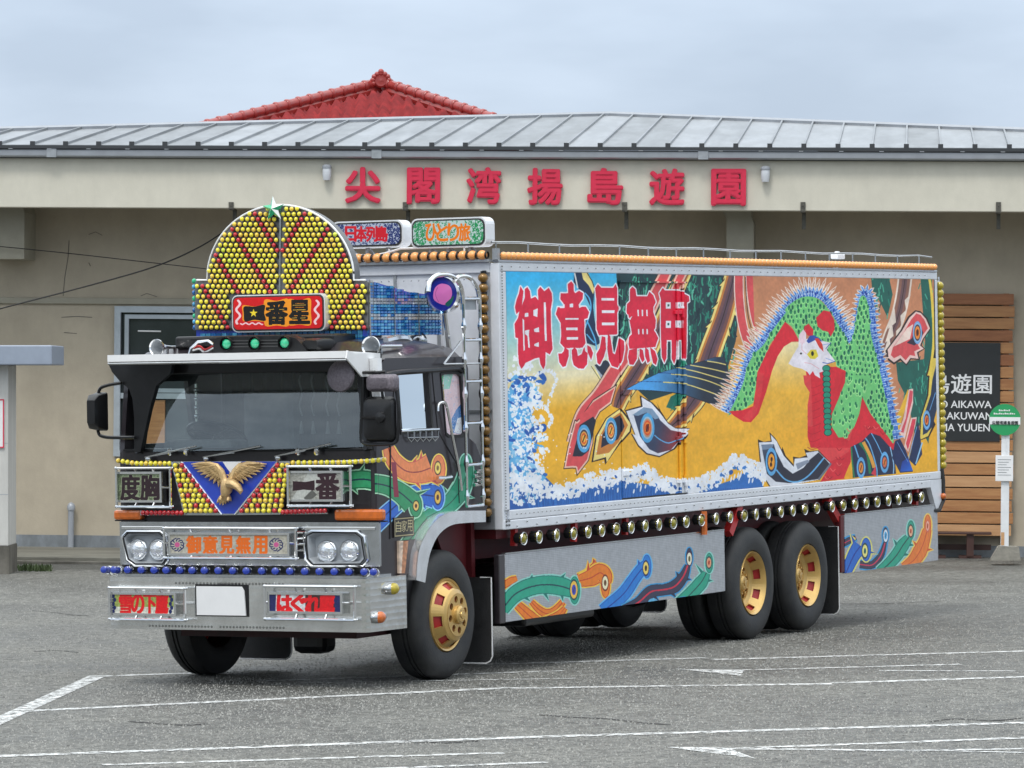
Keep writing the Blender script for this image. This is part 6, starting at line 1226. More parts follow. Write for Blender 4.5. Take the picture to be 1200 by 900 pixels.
b = MB(); b.lathe([(R_ + .02, .04), (R_ + .022, -.015), (R_, -.02), (R_ - .006, 0)], (XC, y, z), (1, 0, 0), 30); b.tube([(XC + .02, y, z - R_), (XC + .1, y, 2.7)], .02, 7); b.build('disc_rim', M['chrome'], pd, smooth=True)

# ================================================================== THE GROUND
def grid(x0, x1, nx, y0, y1, ny, dz=0.):
    b = MB(); 
    for j in range(ny + 1):
        for i in range(nx + 1): x = x0 + (x1 - x0) * i / nx; y = y0 + (y1 - y0) * j / ny; b.v.append((x, y, gz(x, y) + dz))
    b.add([], []); n = nx + 1; b.f = [(j * n + i, j * n + i + 1, (j + 1) * n + i + 1, (j + 1) * n + i) for j in range(ny) for i in range(nx)]; b.m = [0] * len(b.f); return b
am_ = bpy.data.materials.new('wet_asphalt'); am_.use_nodes = True; n = am_.node_tree.nodes; l = am_.node_tree.links; bs = n['Principled BSDF']
tc = n.new('ShaderNodeTexCoord')
def nz_(sc, det=5, ro=.6, stretch=None):
    z = n.new('ShaderNodeTexNoise'); z.inputs['Scale'].default_value = sc; z.inputs['Detail'].default_value = det; z.inputs['Roughness'].default_value = ro
    if stretch: m = n.new('ShaderNodeMapping'); m.inputs['Scale'].default_value = stretch; l.new(tc.outputs['Object'], m.inputs[0]); l.new(m.outputs[0], z.inputs['Vector'])
    else: l.new(tc.outputs['Object'], z.inputs['Vector'])
    return z
def ramp(src, a, b_, ca, cb):
    r = n.new('ShaderNodeValToRGB'); r.color_ramp.elements[0].position = a; r.color_ramp.elements[1].position = b_; r.color_ramp.elements[0].color = (*ca, 1); r.color_ramp.elements[1].color = (*cb, 1); l.new(src, r.inputs[0]); return r
fine = nz_(24, 5, .8); big = nz_(.35, 5, .6); med = nz_(6, 4, .6); vor = n.new('ShaderNodeTexVoronoi'); vor.inputs['Scale'].default_value = 26; l.new(tc.outputs['Object'], vor.inputs['Vector'])
r1 = ramp(vor.outputs['Color'], .2, .95, (.09, .09, .082), (.30, .295, .272)); r2 = ramp(fine.outputs['Fac'], .35, .7, (.092, .092, .085), (.26, .255, .235))
mm = n.new('ShaderNodeMix'); mm.data_type = 'RGBA'; mm.inputs['Factor'].default_value = .45; l.new(r1.outputs[0], mm.inputs['A']); l.new(r2.outputs[0], mm.inputs['B'])
r3 = ramp(big.outputs['Fac'], .35, .65, (.72, .73, .74), (1.15, 1.15, 1.13)); mu = n.new('ShaderNodeMix'); mu.data_type = 'RGBA'; mu.blend_type = 'MULTIPLY'; mu.inputs['Factor'].default_value = 1; l.new(mm.outputs['Result'], mu.inputs['A']); l.new(r3.outputs[0], mu.inputs['B'])
r5 = ramp(med.outputs['Fac'], .36, .64, (.78, .78, .78), (1.2, 1.2, 1.2)); mu2 = n.new('ShaderNodeMix'); mu2.data_type = 'RGBA'; mu2.blend_type = 'MULTIPLY'; mu2.inputs['Factor'].default_value = 1; l.new(mu.outputs['Result'], mu2.inputs['A']); l.new(r5.outputs[0], mu2.inputs['B'])
# thin cracks
ck = n.new('ShaderNodeTexVoronoi'); ck.feature = 'DISTANCE_TO_EDGE'; ck.inputs['Scale'].default_value = .22; wv = nz_(1.4, 6, .7); mv = n.new('ShaderNodeVectorMath'); mv.operation = 'ADD'; l.new(tc.outputs['Object'], mv.inputs[0]); l.new(wv.outputs['Color'], mv.inputs[1]); l.new(mv.outputs[0], ck.inputs['Vector'])
r6 = ramp(ck.outputs['Distance'], .0, .004, (.45, .45, .45), (1, 1, 1)); mu3 = n.new('ShaderNodeMix'); mu3.data_type = 'RGBA'; mu3.blend_type = 'MULTIPLY'; mu3.inputs['Factor'].default_value = .8; l.new(mu2.outputs['Result'], mu3.inputs['A']); l.new(r6.outputs[0], mu3.inputs['B'])
bs.inputs['Specular IOR Level'].default_value = .35; l.new(mu3.outputs['Result'], bs.inputs['Base Color'])
rr_ = n.new('ShaderNodeMapRange'); rr_.inputs['From Min'].default_value = .35; rr_.inputs['From Max'].default_value = .7; rr_.inputs['To Min'].default_value = .42; rr_.inputs['To Max'].default_value = .68; l.new(big.outputs['Fac'], rr_.inputs[0]); l.new(rr_.outputs[0], bs.inputs['Roughness'])
bp = n.new('ShaderNodeBump'); bp.inputs['Strength'].default_value = 1.; bp.inputs['Distance'].default_value = .03; l.new(vor.outputs['Distance'], bp.inputs['Height']); bp2 = n.new('ShaderNodeBump'); bp2.inputs['Strength'].default_value = .8; bp2.inputs['Distance'].default_value = .03; l.new(fine.outputs['Fac'], bp2.inputs['Height']); l.new(bp.outputs[0], bp2.inputs['Normal']); l.new(bp2.outputs[0], bs.inputs['Normal'])
tag(grid(-160, 160, 64, -40, 220, 104).build('ground', am_), kind='structure')
# painted lines: worn white paint, 4 mm above the asphalt
pm = bpy.data.materials.new('worn_white_paint'); pm.use_nodes = True; pn = pm.node_tree.nodes; plk = pm.node_tree.links; pb = pn['Principled BSDF']; pb.inputs['Base Color'].default_value = (.62, .63, .62, 1); pb.inputs['Roughness'].default_value = .55
ptc = pn.new('ShaderNodeTexCoord'); pz = pn.new('ShaderNodeTexNoise'); pz.inputs['Scale'].default_value = 14; pz.inputs['Detail'].default_value = 8; pz.inputs['Roughness'].default_value = .75; plk.new(ptc.outputs['Object'], pz.inputs['Vector'])
prr = pn.new('ShaderNodeValToRGB'); prr.color_ramp.elements[0].position = .43; prr.color_ramp.elements[1].position = .53; plk.new(pz.outputs['Fac'], prr.inputs[0]); ptr = pn.new('ShaderNodeBsdfTransparent'); pmx = pn.new('ShaderNodeMixShader'); plk.new(prr.outputs[0], pmx.inputs[0]); plk.new(ptr.outputs[0], pmx.inputs[1]); plk.new(pb.outputs[0], pmx.inputs[2]); plk.new(pmx.outputs[0], pn['Material Output'].inputs[0])
stripes = []
def stripe(a, c, w0, w1=None, label=None):
    w1 = w1 or w0; A, Cc = G(*a), G(*c); stripes.append((np.array(A[:2]), np.array(Cc[:2]), w0)); n_ = 24; b = MB(); d = (Cc - A); d.z = 0; d.normalize(); s_ = V((-d.y, d.x, 0)); vs = []
    for i in range(n_ + 1):
        t = i / n_; p = A.lerp(Cc, t); w = (w0 + (w1 - w0) * t) / 2
        for sg in (1, -1): q = p + s_ * w * sg; vs.append((q.x, q.y, gz(q.x, q.y) + .004))
    b.add(vs, [(2 * i, 2 * i + 1, 2 * i + 3, 2 * i + 2) for i in range(n_)]); tag(b.build('painted_line', pm), kind='structure')
for a, c, w in (((-60, 872), (116, 792), .12), ((104, 793.5), (236, 789), .12), ((560, 779.5), (828, 771.5), .10), ((836, 773.5), (1260, 762), .12), ((28, 834), (600, 806.5), .13), ((600, 807), (975, 802), .13), ((975, 801), (1260, 792), .13), ((-60, 889), (620, 864.5), .13), ((620, 864.5), (1260, 846), .13),
                ((300, 799), (660, 786.5), .08), ((352, 801), (675, 795.5), .05), ((120, 897), (590, 883), .09), ((380, 904), (640, 894), .08), ((850, 786.5), (1126, 779), .09), ((1030, 786.5), (1190, 787), .07), ((860, 878), (1260, 863), .10), ((850, 878), (1080, 880.5), .09), ((1060, 880.5), (1260, 877), .08), ((1080, 880), (1260, 884), .05)):
    stripe(a, c, w * 1.25)
# bare chippings standing proud of the worn asphalt, kept off the painted lines
gq = np.random.RandomState(9); Pq = []
for d0, d1, dens in ((25, 34, 420), (34, 42, 260), (42, 54, 110)):
    n_ = int((d1 - d0) * (d0 + d1) / 2 * .30 * dens); yy = gq.uniform(d0, d1, n_); xx = gq.uniform(-.15, .15, n_) * yy; Pq.append(np.stack([xx, yy], 1))
Pq = np.concatenate(Pq); keep = np.ones(len(Pq), bool)
for (A_, C_, w_) in stripes:
    d = C_ - A_; ln = np.hypot(*d); d = d / ln; rel = Pq - A_; t_ = rel @ d; s_ = np.abs(rel[:, 0] * -d[1] + rel[:, 1] * d[0]); keep &= ~((t_ > -.1) & (t_ < ln + .1) & (s_ < w_ / 2 + .02))
Pq = Pq[keep]; n_ = len(Pq); r_q = gq.uniform(.004, .011, n_); a_q = gq.uniform(0, 6.28, n_); h_q = r_q * gq.uniform(.6, 1.3, n_)
zq = np.array([gz(x, y) for x, y in Pq]); vq = np.empty((n_, 5, 3)); 
for k_ in range(4): vq[:, k_, 0] = Pq[:, 0] + r_q * np.cos(a_q + k_ * 1.571); vq[:, k_, 1] = Pq[:, 1] + r_q * 1.3 * np.sin(a_q + k_ * 1.571); vq[:, k_, 2] = zq - .001
vq[:, 4, 0] = Pq[:, 0] + r_q * .3 * np.cos(a_q); vq[:, 4, 1] = Pq[:, 1]; vq[:, 4, 2] = zq + h_q
fq = (np.arange(n_)[:, None, None] * 5 + np.array([[0, 1, 4], [1, 2, 4], [2, 3, 4], [3, 0, 4]])[None]).reshape(-1, 3)
me = bpy.data.meshes.new('asphalt_chippings'); me.from_pydata(vq.reshape(-1, 3).tolist(), [], fq.tolist()); me.materials.append(mat('stone_chippings', (.07, .07, .065), .6, vs=30, col2=(.34, .335, .31), det=2)); o = bpy.data.objects.new('asphalt_chippings', me); C.objects.link(o)
tag(o, 'loose grey stone chippings showing on the worn asphalt', 'chippings', kind='stuff')
M['tar'] = mat('crack_dark', (.025, .025, .024), .8)
for k_, pts_ in enumerate((((38, 716), (62, 718), (84, 721), (104, 722)), ((40, 764), (66, 763), (92, 765)), ((632, 838), (668, 841), (712, 843), (748, 847), (786, 850)), ((1090, 846), (1120, 843), (1160, 845), (1198, 842)), ((150, 846), (210, 850), (240, 849)), ((930, 705), (1010, 708), (1100, 705)), ((470, 868), (520, 871), (560, 869)))):
    b = MB(); Q = [G(*p, .0) for p in spl(pts_, 5)]; vs = []
    for i, p in enumerate(Q): w_ = .035 * rnd.uniform(.4, 1.2); jy = rnd.uniform(-.02, .02); vs += [(p.x, p.y - w_ + jy, gz(p.x, p.y) + .003), (p.x, p.y + w_ + jy, gz(p.x, p.y) + .003)]
    b.add(vs, [(2 * i, 2 * i + 2, 2 * i + 3, 2 * i + 1) for i in range(len(Q) - 1)]); tag(b.build('asphalt_crack', M['tar']), kind='structure')
# added unseen wooded hillside behind the camera, giving chrome and glass a dark reflection
b = MB(); nx_, ny_ = 60, 8
for j in range(ny_ + 1):
    for i in range(nx_ + 1):
        x = -220 + 440 * i / nx_; y = -70 - 60 * j / ny_; b.v.append((x, y, -1 + (math.sin(min(1, j / 5) * PI / 2)) * (15 + 5 * math.sin(x * .021 + 1) + 2.5 * math.sin(x * .09)) + (rnd.uniform(-1, 1.6) if j > 1 else 0)))
b.f = [(j * (nx_ + 1) + i, j * (nx_ + 1) + i + 1, (j + 1) * (nx_ + 1) + i + 1, (j + 1) * (nx_ + 1) + i) for j in range(ny_) for i in range(nx_)]; b.m = [0] * len(b.f)
tag(b.build('reflection_hills', mat('reflection_slope', (.03, .045, .018), .9, var=.4, vs=.2)), kind='structure')
for tri in (((792, 784.5), (872, 786), (868, 792.5)), ((778, 876), (852, 877), (886, 890))):
    b = MB(); P_ = [G(*q, .0045) for q in tri]; b.add(P_, [(0, 1, 2)]); tag(b.build('painted_arrow', pm), kind='structure')
# ================================================================== THE BUILDING
M['stucco'] = mat('painted_render', (.43, .375, .29), .85, var=.10, vs=1.6, bump=.12, bs=45, spec=.2)
M['fascia'] = mat('cream_beam', (.60, .57, .48), .8, var=.05, vs=2.5, bump=.06, bs=40, spec=.2)
M['concrete'] = mat('old_concrete', (.155, .145, .125), .8, var=.35, vs=2.2, bump=.2, bs=25, spec=.3)
M['apron'] = mat('mossy_concrete', (.15, .145, .12), .75, var=.4, vs=.9, bump=.2, bs=25, stretch=(1, 3, 1))
M['corbel'] = mat('grey_render', (.31, .29, .23), .85, var=.1, vs=3, bump=.1, bs=40)
M['roofm'] = mat('zinc_roof', (.27, .285, .30), .36, .5, var=.16, vs=3, stretch=(1, .2, 1))
M['gutter'] = mat('grey_gutter', (.33, .35, .38), .4, .2, var=.08, vs=4)
M['gutterdk'] = mat('dark_roof_edge', (.035, .038, .042), .5)
M['skirtg'] = mat('grey_plinth', (.21, .23, .25), .7, var=.15, vs=6)
M['bracket'] = mat('weathered_bracket', (.09, .085, .07), .6, .2, var=.4, vs=30)
M['letter'] = mat('crimson_letter', (.60, .018, .06), .45, var=.06)
M['winframe'] = mat('aluminium_frame', (.42, .46, .49), .35, .4, var=.08)
M['winglass'] = mat('dark_window', (.035, .043, .045), .06, 0, var=.2, vs=2, spec=.8)
M['lampw'] = mat('lamp_glass_white', (.55, .57, .60), .25, var=.05)
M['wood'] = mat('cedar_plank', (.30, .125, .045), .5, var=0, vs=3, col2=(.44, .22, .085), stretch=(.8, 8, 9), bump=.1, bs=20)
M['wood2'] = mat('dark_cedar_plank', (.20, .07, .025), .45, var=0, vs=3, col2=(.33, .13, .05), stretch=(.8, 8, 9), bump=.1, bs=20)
M['wood3'] = mat('pale_cedar_plank', (.42, .22, .10), .5, var=0, vs=3, col2=(.54, .31, .15), stretch=(.8, 8, 9), bump=.1, bs=20)
M['board'] = mat('black_signboard', (.018, .020, .021), .45, var=.1)
M['bench'] = mat('brown_bench', (.055, .022, .016), .5, var=.2)
M['tile'] = mat('red_roof_tile', (.34, .03, .028), .3, var=.35, vs=5, coat=.5)
M['tile2'] = mat('red_ridge_tile', (.30, .035, .03), .35, var=.25, vs=4, coat=.25)
M['booth'] = mat('booth_white', (.56, .55, .52), .6, var=.04)
M['boothroof'] = mat('booth_roof_grey', (.27, .31, .38), .4, var=.06)
M['green'] = mat('bus_stop_green', (.02, .30, .10), .4)
M['stone'] = mat('stone_block', (.24, .225, .19), .8, var=.25, vs=8, bump=.4, bs=18)
streak(M['stucco'], .10, (1.3, 1.3, .45), .3, .65); streak(M['fascia'], .07, (2.2, 2.2, .9), .3, .65); streak(M['skirtg'], .3, (3, 3, 1)); streak(M['booth'], .12, (5, 5, .5)); streak(M['concrete'], .3)
RPM = [M['roofm'], mat('zinc_roof_light', (.32, .335, .35), .33, .5, var=.14, vs=4), mat('zinc_roof_dull', (.235, .25, .265), .42, .4, var=.2, vs=4)]
for m_ in RPM: streak(m_, .22, (3, .5, 3), .4, .62)
bld = empty('building', 'long low cream building with a zinc roof and dark recessed front wall', 'building', M=BM)
def Bp(name, m, mb, **k): return mb.build(name, m, bld, **k)
YL = 1.5; zt_w = 3.3; zbase = -2.46
wx0, wz1 = B(139, 363, YL)[0], B(139, 363, YL)[2]; wx1, wz0 = B(318, 531, YL)[0], B(139, 531, YL)[2]
b = MB(); b.plate([[(-16, zbase - .3), (17, zbase - .3), (17, 3.1), (-16, 3.1)], [(wx0, wz0), (wx1, wz0), (wx1, wz1), (wx0, wz1)]], 1, YL, YL + .25); Bp('front_wall', M['stucco'], b)
b = MB(); b.box((-16, YL + .26, zbase - .3), (-15.8, 13, 3.1)); b.box((16.8, YL + .26, zbase - .3), (17, 13, 3.1)); b.box((-16, 12.8, zbase - .3), (17, 13, 3.1)); Bp('rear_and_side_walls', M['stucco'], b)
b = MB(); zf0, zf1 = B(0, 243, 0)[2], 3.16; b.box((-17, 0, zf0), (18, .25, zf1)); Bp('fascia_beam', M['fascia'], b, bevel=.01)
b = MB(); b.box((-17, .25, zf0 + .45), (18, YL, zf0 + .55)); Bp('soffit', M['stucco'], b)
b = MB(); b.box((-16.5, -.03, zf1), (17.5, 1.6, zf1 + .04)); Bp('eave_board', M['gutterdk'], b)
# lintel ledge and plinth
lz = B(120, 353, YL)[2]; b = MB(); b.box((-16, YL - .05, lz - .045), (B(234, 350, YL)[0] + 2.0, YL, lz + .045)); Bp('lintel_ledge', M['corbel'], b, bevel=.008)
pz = B(60, 627, YL)[2]; b = MB(); b.box((-16, YL - .03, zbase - .2), (17, YL, pz)); Bp('plinth', M['skirtg'], b)
# corbels
for px0, px1, py1, side_ in ((-14, 32, 304, 1), (848, 884, 297, -1)):
    x0, x1 = B(px0, 250, .9)[0], B(px1, 250, .9)[0]; z1c = B(px0, py1, .9)[2]; zt = zf0 + .45; r = .28; d = .0
    if side_ > 0: pr = [(x0, zt), (x0, z1c), (x1, z1c), (x1, zt - .5), (x1 - .06, zt - .32), (x1 - .16, zt - .22), (x1 + .0, zt - .21), (x1, zt)]
    else: pr = [(x0 - .05, zt), (x0 - .0, zt - .45), (x0 + .05, zt - .52), (x0 + .06, z1c - .6), (x1, z1c - .6), (x1, zt - .6), (x1 - .04, zt - .5), (x1 - .04, zt)]
    b = MB(); b.plate([pr], 1, .7, YL - .001); Bp('corbel', M['corbel'], b, bevel=.015)
# small metal brackets on the beam
for px in (271, 475, 732, 941, 1170):
    x = B(px, 245, 0)[0]; t, u = B(px, 237, -.02)[2], B(px, 268, -.02)[2]; b = MB(); b.box((x - .035, -.02, zf0 - .02), (x + .035, -.004, t)); b.box((x - .03, -.02, zf0 - .021), (x + .03, .30, zf0 - .005)); b.box((x - .02, .26, u), (x + .035, .30, zf0 - .006)); b.lathe([(.012, 0), (.001, .01)], (x, -.02, t - .05), (0, -1, 0), 6); Bp('beam_bracket', M['bracket'], b)
# wall lamps
for px, py in ((383, 203), (897, 205)):
    p = B(px, py, -.08); b = MB(); b.lathe([(.03, .10), (.05, .09), (.062, .05), (.062, -.04), (.05, -.1), (.001, -.105)], (p.x, -.08, p.z), (0, 0, 1), 16); o = Bp('wall_lamp', M['lampw'], b, smooth=True); b = MB(); b.lathe([(.068, .0), (.068, .03), (.04, .05)], (p.x, -.08, p.z + .07), (0, 0, 1), 16); b.box((p.x - .03, -.06, p.z - .02), (p.x + .03, 0, p.z + .09)); b.build('lamp_cap', M['gutter'], o, smooth=True)
# gutter in lengths, seams and clips
gz0, gz1 = B(0, 184, -.12)[2], B(0, 174.5, -.12)[2]
js = [-1200, B(0, 0, -.2)[0]]; gx = [-17.3, B(60, 180, -.2)[0], B(441, 180, -.2)[0], B(824, 180, -.2)[0], 12., 18.3]
for i in range(5):
    b = MB(); b.plate([[(-.17, gz1), (-.16, gz0 + .02), (-.13, gz0), (-.02, gz0), (-.02, gz1), (-.04, gz1), (-.04, gz0 + .02), (-.12, gz0 + .02), (-.15, gz1)]], 0, gx[i] + .004, gx[i + 1] - .004); Bp('gutter_length', M['gutter'], b)
for x in gx[1:4]: b = MB(); b.box((x - .07, -.18, gz0 - .004), (x + .07, -.12, gz1 + .003)); Bp('gutter_joint', M['aludk'], b)
b = MB()
for i in range(60): x = -15 + i * .56; b.box((x - .03, -.185, gz1 - .004), (x + .03, -.06, gz1 + .014))
Bp('gutter_clip', M['whitem'], b, kind='stuff')
# zinc roof: hipped plane with standing seams
ze = B(600, 171.5, -.14)[2]; SL = (ze, -.14, .122)
def R2(px, py): return B(px, py, slope=SL)
apex = R2(715, 135.5); L0_ = R2(0, 153.5); R0_ = R2(1200, 154.5)
def hipY(x):
    p = L0_ if x < apex.x else R0_; t = (x - apex.x) / (p.x - apex.x); return apex.y + (p.y - apex.y) * t
rz = lambda x, y: ze + .122 * (y + .14)
xl = apex.x + (L0_.x - apex.x) * (apex.y + .14) / (apex.y - L0_.y); xr = apex.x + (R0_.x - apex.x) * (apex.y + .14) / (apex.y - R0_.y)
seams = []; x = apex.x % .475 - 40
while x < 40:
    if xl + .2 < x < xr - .2: seams.append(x)
    x += .475
for i in range(len(seams) - 1):
    x0, x1 = seams[i], seams[i + 1]
    if x1 < -13 or x0 > 13.5: continue
    b = MB(); y0h, y1h = hipY(x0), hipY(x1); vs = [(x0, -.16, rz(0, -.16)), (x1, -.16, rz(0, -.16))]
    top = [(x1, y1h, rz(0, y1h))] + ([(apex.x, apex.y, apex.z)] if x0 < apex.x < x1 else []) + [(x0, y0h, rz(0, y0h))]
    vs += top; n_ = len(vs); b.add(vs + [(v[0], v[1], v[2] - .03) for v in vs], [tuple(range(n_)), tuple(range(2 * n_ - 1, n_ - 1, -1))] + [(k_, (k_ + 1) % n_, n_ + (k_ + 1) % n_, n_ + k_) for k_ in range(n_)]); Bp('roof_panel', rnd.choice(RPM), b)
    b = MB(); b.add([(x0 - .014, -.16, rz(0, -.16)), (x0 + .014, -.16, rz(0, -.16)), (x0 + .014, y0h, rz(0, y0h)), (x0 - .014, y0h, rz(0, y0h)), (x0 - .012, -.16, rz(0, -.16) + .035), (x0 + .012, -.16, rz(0, -.16) + .035), (x0 + .012, y0h, rz(0, y0h) + .035), (x0 - .012, y0h, rz(0, y0h) + .035)], [(0, 1, 5, 4), (1, 2, 6, 5), (2, 3, 7, 6), (3, 0, 4, 7), (4, 5, 6, 7)]); b.box((x0 - .035, -.175, rz(0, -.16) - .02), (x0 + .035, -.145, rz(0, -.16) + .05), 1); Bp('standing_seam', [M['roofm'], M['gutterdk']], b)
b = MB(); b.box((-17, -.19, ze - .055), (18, -.15, ze - .012)); Bp('roof_edge', M['gutterdk'], b)
b = MB(); b.box((-17, -.17, ze - .075), (18, .0, ze - .058)); Bp('eave_underside', M['gutterdk'], b)
b = MB(); hv = [(xl, -.14, rz(0, -.14)), (apex.x, apex.y, apex.z), (xr, -.14, rz(0, -.14))]
b.tube([V(v) + V((0, 0, .02)) for v in hv], .045, 6); Bp('hip_capping', M['gutter'], b)
b = MB(); b.add([hv[0], hv[1], hv[2], (xl, 13, 3.3), (apex.x, 13, apex.z), (xr, 13, 3.3)], [(0, 3, 4, 1), (1, 4, 5, 2)]); Bp('roof_rear', M['roofm'], b)
# window
def frame(x0, z0, x1, z1, y, w=.05, d=.06, name='window_frame', m=None, par=bld):
    b = MB(); b.plate([[(x0, z0), (x1, z0), (x1, z1), (x0, z1)], [(x0 + w, z0 + w), (x1 - w, z0 + w), (x1 - w, z1 - w), (x0 + w, z1 - w)]], 1, y - d, y); return b.build(name, m or M['winframe'], par, bevel=.004)
wf = frame(wx0 - .05, wz0 - .05, wx1 + .05, wz1 + .05, YL + .02, .09, .08, 'window')
mz_ = B(160, 464, YL)[2]
frame(wx0 + .09, mz_ + .05, wx1 - .5, wz1 - .07, YL + .05, .06, .05, 'sash', par=wf); b = MB(); b.box((wx0 + .03, YL - .03, mz_ - .04), (wx1, YL + .04, mz_ + .04)); b.build('transom', M['winframe'], wf)
b = MB(); b.box((wx0, YL + .06, wz0), (wx1, YL + .07, wz1)); b.build('window_pane', M['winglass'], wf)
b = MB(); b.box((wx0 + .25, YL + .0, wz0 + .05), (B(193, 500, YL)[0], YL + .05, mz_ - .06)); b.build('wooden_shutter', M['wood'], wf)
t_ = B(161, 388, YL); u_ = B(188, 388.5, YL); b = MB(); b.tube([(t_.x, YL + .045, t_.z), (u_.x, YL + .045, u_.z)], .012, 6); b.build('tube_light', M['white'], wf)
for dy in (395, 410): a_ = B(160, dy, YL)
# hairline cracks in the render and the pipe stub
b = MB()
for pts_ in (((81, 282), (80, 300), (76, 325), (74, 347)), ((104, 275), (112, 272), (120, 276)), ((165, 347), (172, 344), (184, 348)), ((72, 372), (90, 371), (108, 372)), ((75, 390), (90, 391)), ((104, 308), (106, 312))):
    b.tube([tuple(B(x, y, YL - .001)) for x, y in pts_], .006, 4)
Bp('render_crack', M['concrete'], b)
p = B(83, 640, YL - .09); b = MB(); b.tube([(p.x, YL - .09, zbase), (p.x, YL - .09, B(83, 596, YL)[2])], .045, 10); b.lathe([(.055, 0), (.06, .06), (.04, .10), (.001, .12)], (p.x, YL - .09, B(83, 598, YL)[2]), (0, 0, 1), 12); Bp('vent_pipe', M['gutter'], b, smooth=True)
# apron in front of the building
b = MB(); b.box((-17, -2.0, zbase - .35), (18, YL + .1, zbase + .03)); o = Bp('apron_slab', M['apron'], b, bevel=.01)
b = MB(); b.box((-17, -2.16, zbase - .35), (18, -2.0, zbase - .02)); Bp('apron_kerb', M['concrete'], b, bevel=.01)
for i in range(-16, 18, 3): b = MB(); b.box((i - .008, -2.17, zbase - .1), (i + .008, -1.0, zbase + .034)); Bp('apron_joint', M['gutterdk'], b)
# big crimson characters on the beam: a sign of separate cut-out letters
sign = empty('wall_sign', 'row of seven large crimson cut-out characters 尖閣湾揚島遊園 on the cream beam', 'sign', M=BM)
def fatten(me, r, n=8, dz=.0012, nd=None):
    """heavier strokes: the same glyph repeated with small shifts, each a hair deeper"""
    v = [tuple(q.co) for q in me.vertices]; f = [tuple(p.vertices) for p in me.polygons]; V2, F2 = list(v), list(f)
    for i in range(n):
        a = 2 * PI * i / n; k_ = len(V2); V2 += [(x + r * math.cos(a), y + r * math.sin(a), z - dz * (i + 1)) for x, y, z in v]; F2 += [tuple(k_ + j for j in p) for p in f]
    m2 = bpy.data.meshes.new('g'); m2.from_pydata(V2, [], F2); bpy.data.meshes.remove(me); return m2
def letter_mesh(ch, w, h, t, off, name):
    c = bpy.data.curves.new('g', 'FONT'); c.body = ch; c.extrude = t / 2; c.resolution_u = 3; o = bpy.data.objects.new('g', c); C.objects.link(o); bpy.context.view_layer.update()
    me = fatten(bpy.data.meshes.new_from_object(o), off); bpy.data.objects.remove(o); bpy.data.curves.remove(c)
    v = np.array([tuple(q.co) for q in me.vertices]); mn, mxx = v.min(0), v.max(0)
    for q, s_ in zip(me.vertices, v): q.co = ((s_[0] - mn[0]) / (mxx[0] - mn[0]) * w, -s_[2], (s_[1] - mn[1]) / (mxx[1] - mn[1]) * h)
    me.name = name; return me
for ch, x0, x1, y0, y1 in (('尖', 404, 446.5, 196, 238.5), ('閣', 476.5, 516, 196.5, 239.5), ('湾', 546, 587.5, 196, 239.5), ('揚', 617.5, 659.5, 197, 240.5), ('島', 688, 730.5, 197, 240.5), ('遊', 760.5, 802.5, 197.5, 241), ('園', 833, 874.5, 198, 241.5)):
    a_, c_ = B(x0, y1, -.06), B(x1, y0, -.06); me = letter_mesh(ch, c_.x - a_.x, c_.z - a_.z, .04, .034, 'sign_letter'); me.materials.clear(); me.materials.append(M['letter']); inst(me, 'sign_letter', sign, (a_.x, -.05, a_.z))
# cedar screen with the black signboard
scr = empty('plank_screen', 'screen of horizontal cedar planks against the wall behind the truck', 'screen', M=BM)
YS = YL - .12; sx0, sx1 = B(965, 400, YS)[0], B(1188, 400, YS)[0]; stop_, sbot = B(1150, 344, YS)[2], B(1150, 629, YS)[2]; npk = 20; ph = (stop_ - sbot) / npk
for i in range(npk):
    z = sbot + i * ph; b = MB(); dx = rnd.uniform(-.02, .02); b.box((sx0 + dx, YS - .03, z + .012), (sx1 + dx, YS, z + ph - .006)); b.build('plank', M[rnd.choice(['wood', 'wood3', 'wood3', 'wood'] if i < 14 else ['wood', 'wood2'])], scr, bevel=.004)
for x in (sx0 + .3, (sx0 + sx1) / 2, sx1 - .15): b = MB(); b.box((x, YS, sbot - .1), (x + .08, YS + .08, stop_)); b.build('batten', M['wood2'], scr)
brd = empty('signboard', 'black signboard with white Japanese and roman lettering on the cedar planks', 'sign', M=BM)
YB_ = YS - .05; a_, c_ = B(975, 516, YB_), B(1172.5, 402, YB_); b = MB(); b.box((a_.x, YB_, a_.z), (c_.x, YB_ + .02, c_.z)); b.build('board', M['board'], brd, bevel=.003)
def textline(s, x0, x1, y0, y1, Y, off, par, m, name='lettering', sq=None):
    c = bpy.data.curves.new('g', 'FONT'); c.body = s; c.extrude = .003; c.resolution_u = 3; o = bpy.data.objects.new('g', c); C.objects.link(o); bpy.context.view_layer.update(); me = fatten(bpy.data.meshes.new_from_object(o), off, 6, .0003); bpy.data.objects.remove(o); bpy.data.curves.remove(c)
    v = np.array([tuple(q.co) for q in me.vertices]); mn, mxx = v.min(0), v.max(0); A, Cc = B(x0, y1, Y), B(x1, y0, Y); w, h = Cc.x - A.x, Cc.z - A.z
    for q, s_ in zip(me.vertices, v): q.co = (A.x + (s_[0] - mn[0]) / (mxx[0] - mn[0]) * w, Y - .003 - s_[2], A.z + (s_[1] - mn[1]) / (mxx[1] - mn[1]) * h)
    me.materials.clear(); me.materials.append(m); me.name = name; ob = bpy.data.objects.new(name, me); C.objects.link(ob); ob.parent = par; return ob
textline('尖閣湾揚島遊園', 989, 1162.5, 438.5, 460.5, YB_, .014, brd, M['white']); textline('SADO AIKAWA', 1079, 1162, 470, 478, YB_, .012, brd, M['white']); textline('SENKAKUWAN', 1081, 1163, 483.5, 491.5, YB_, .012, brd, M['white']); textline('AGESHIMA YUUEN', 1062, 1160, 497, 505, YB_, .012, brd, M['white'])
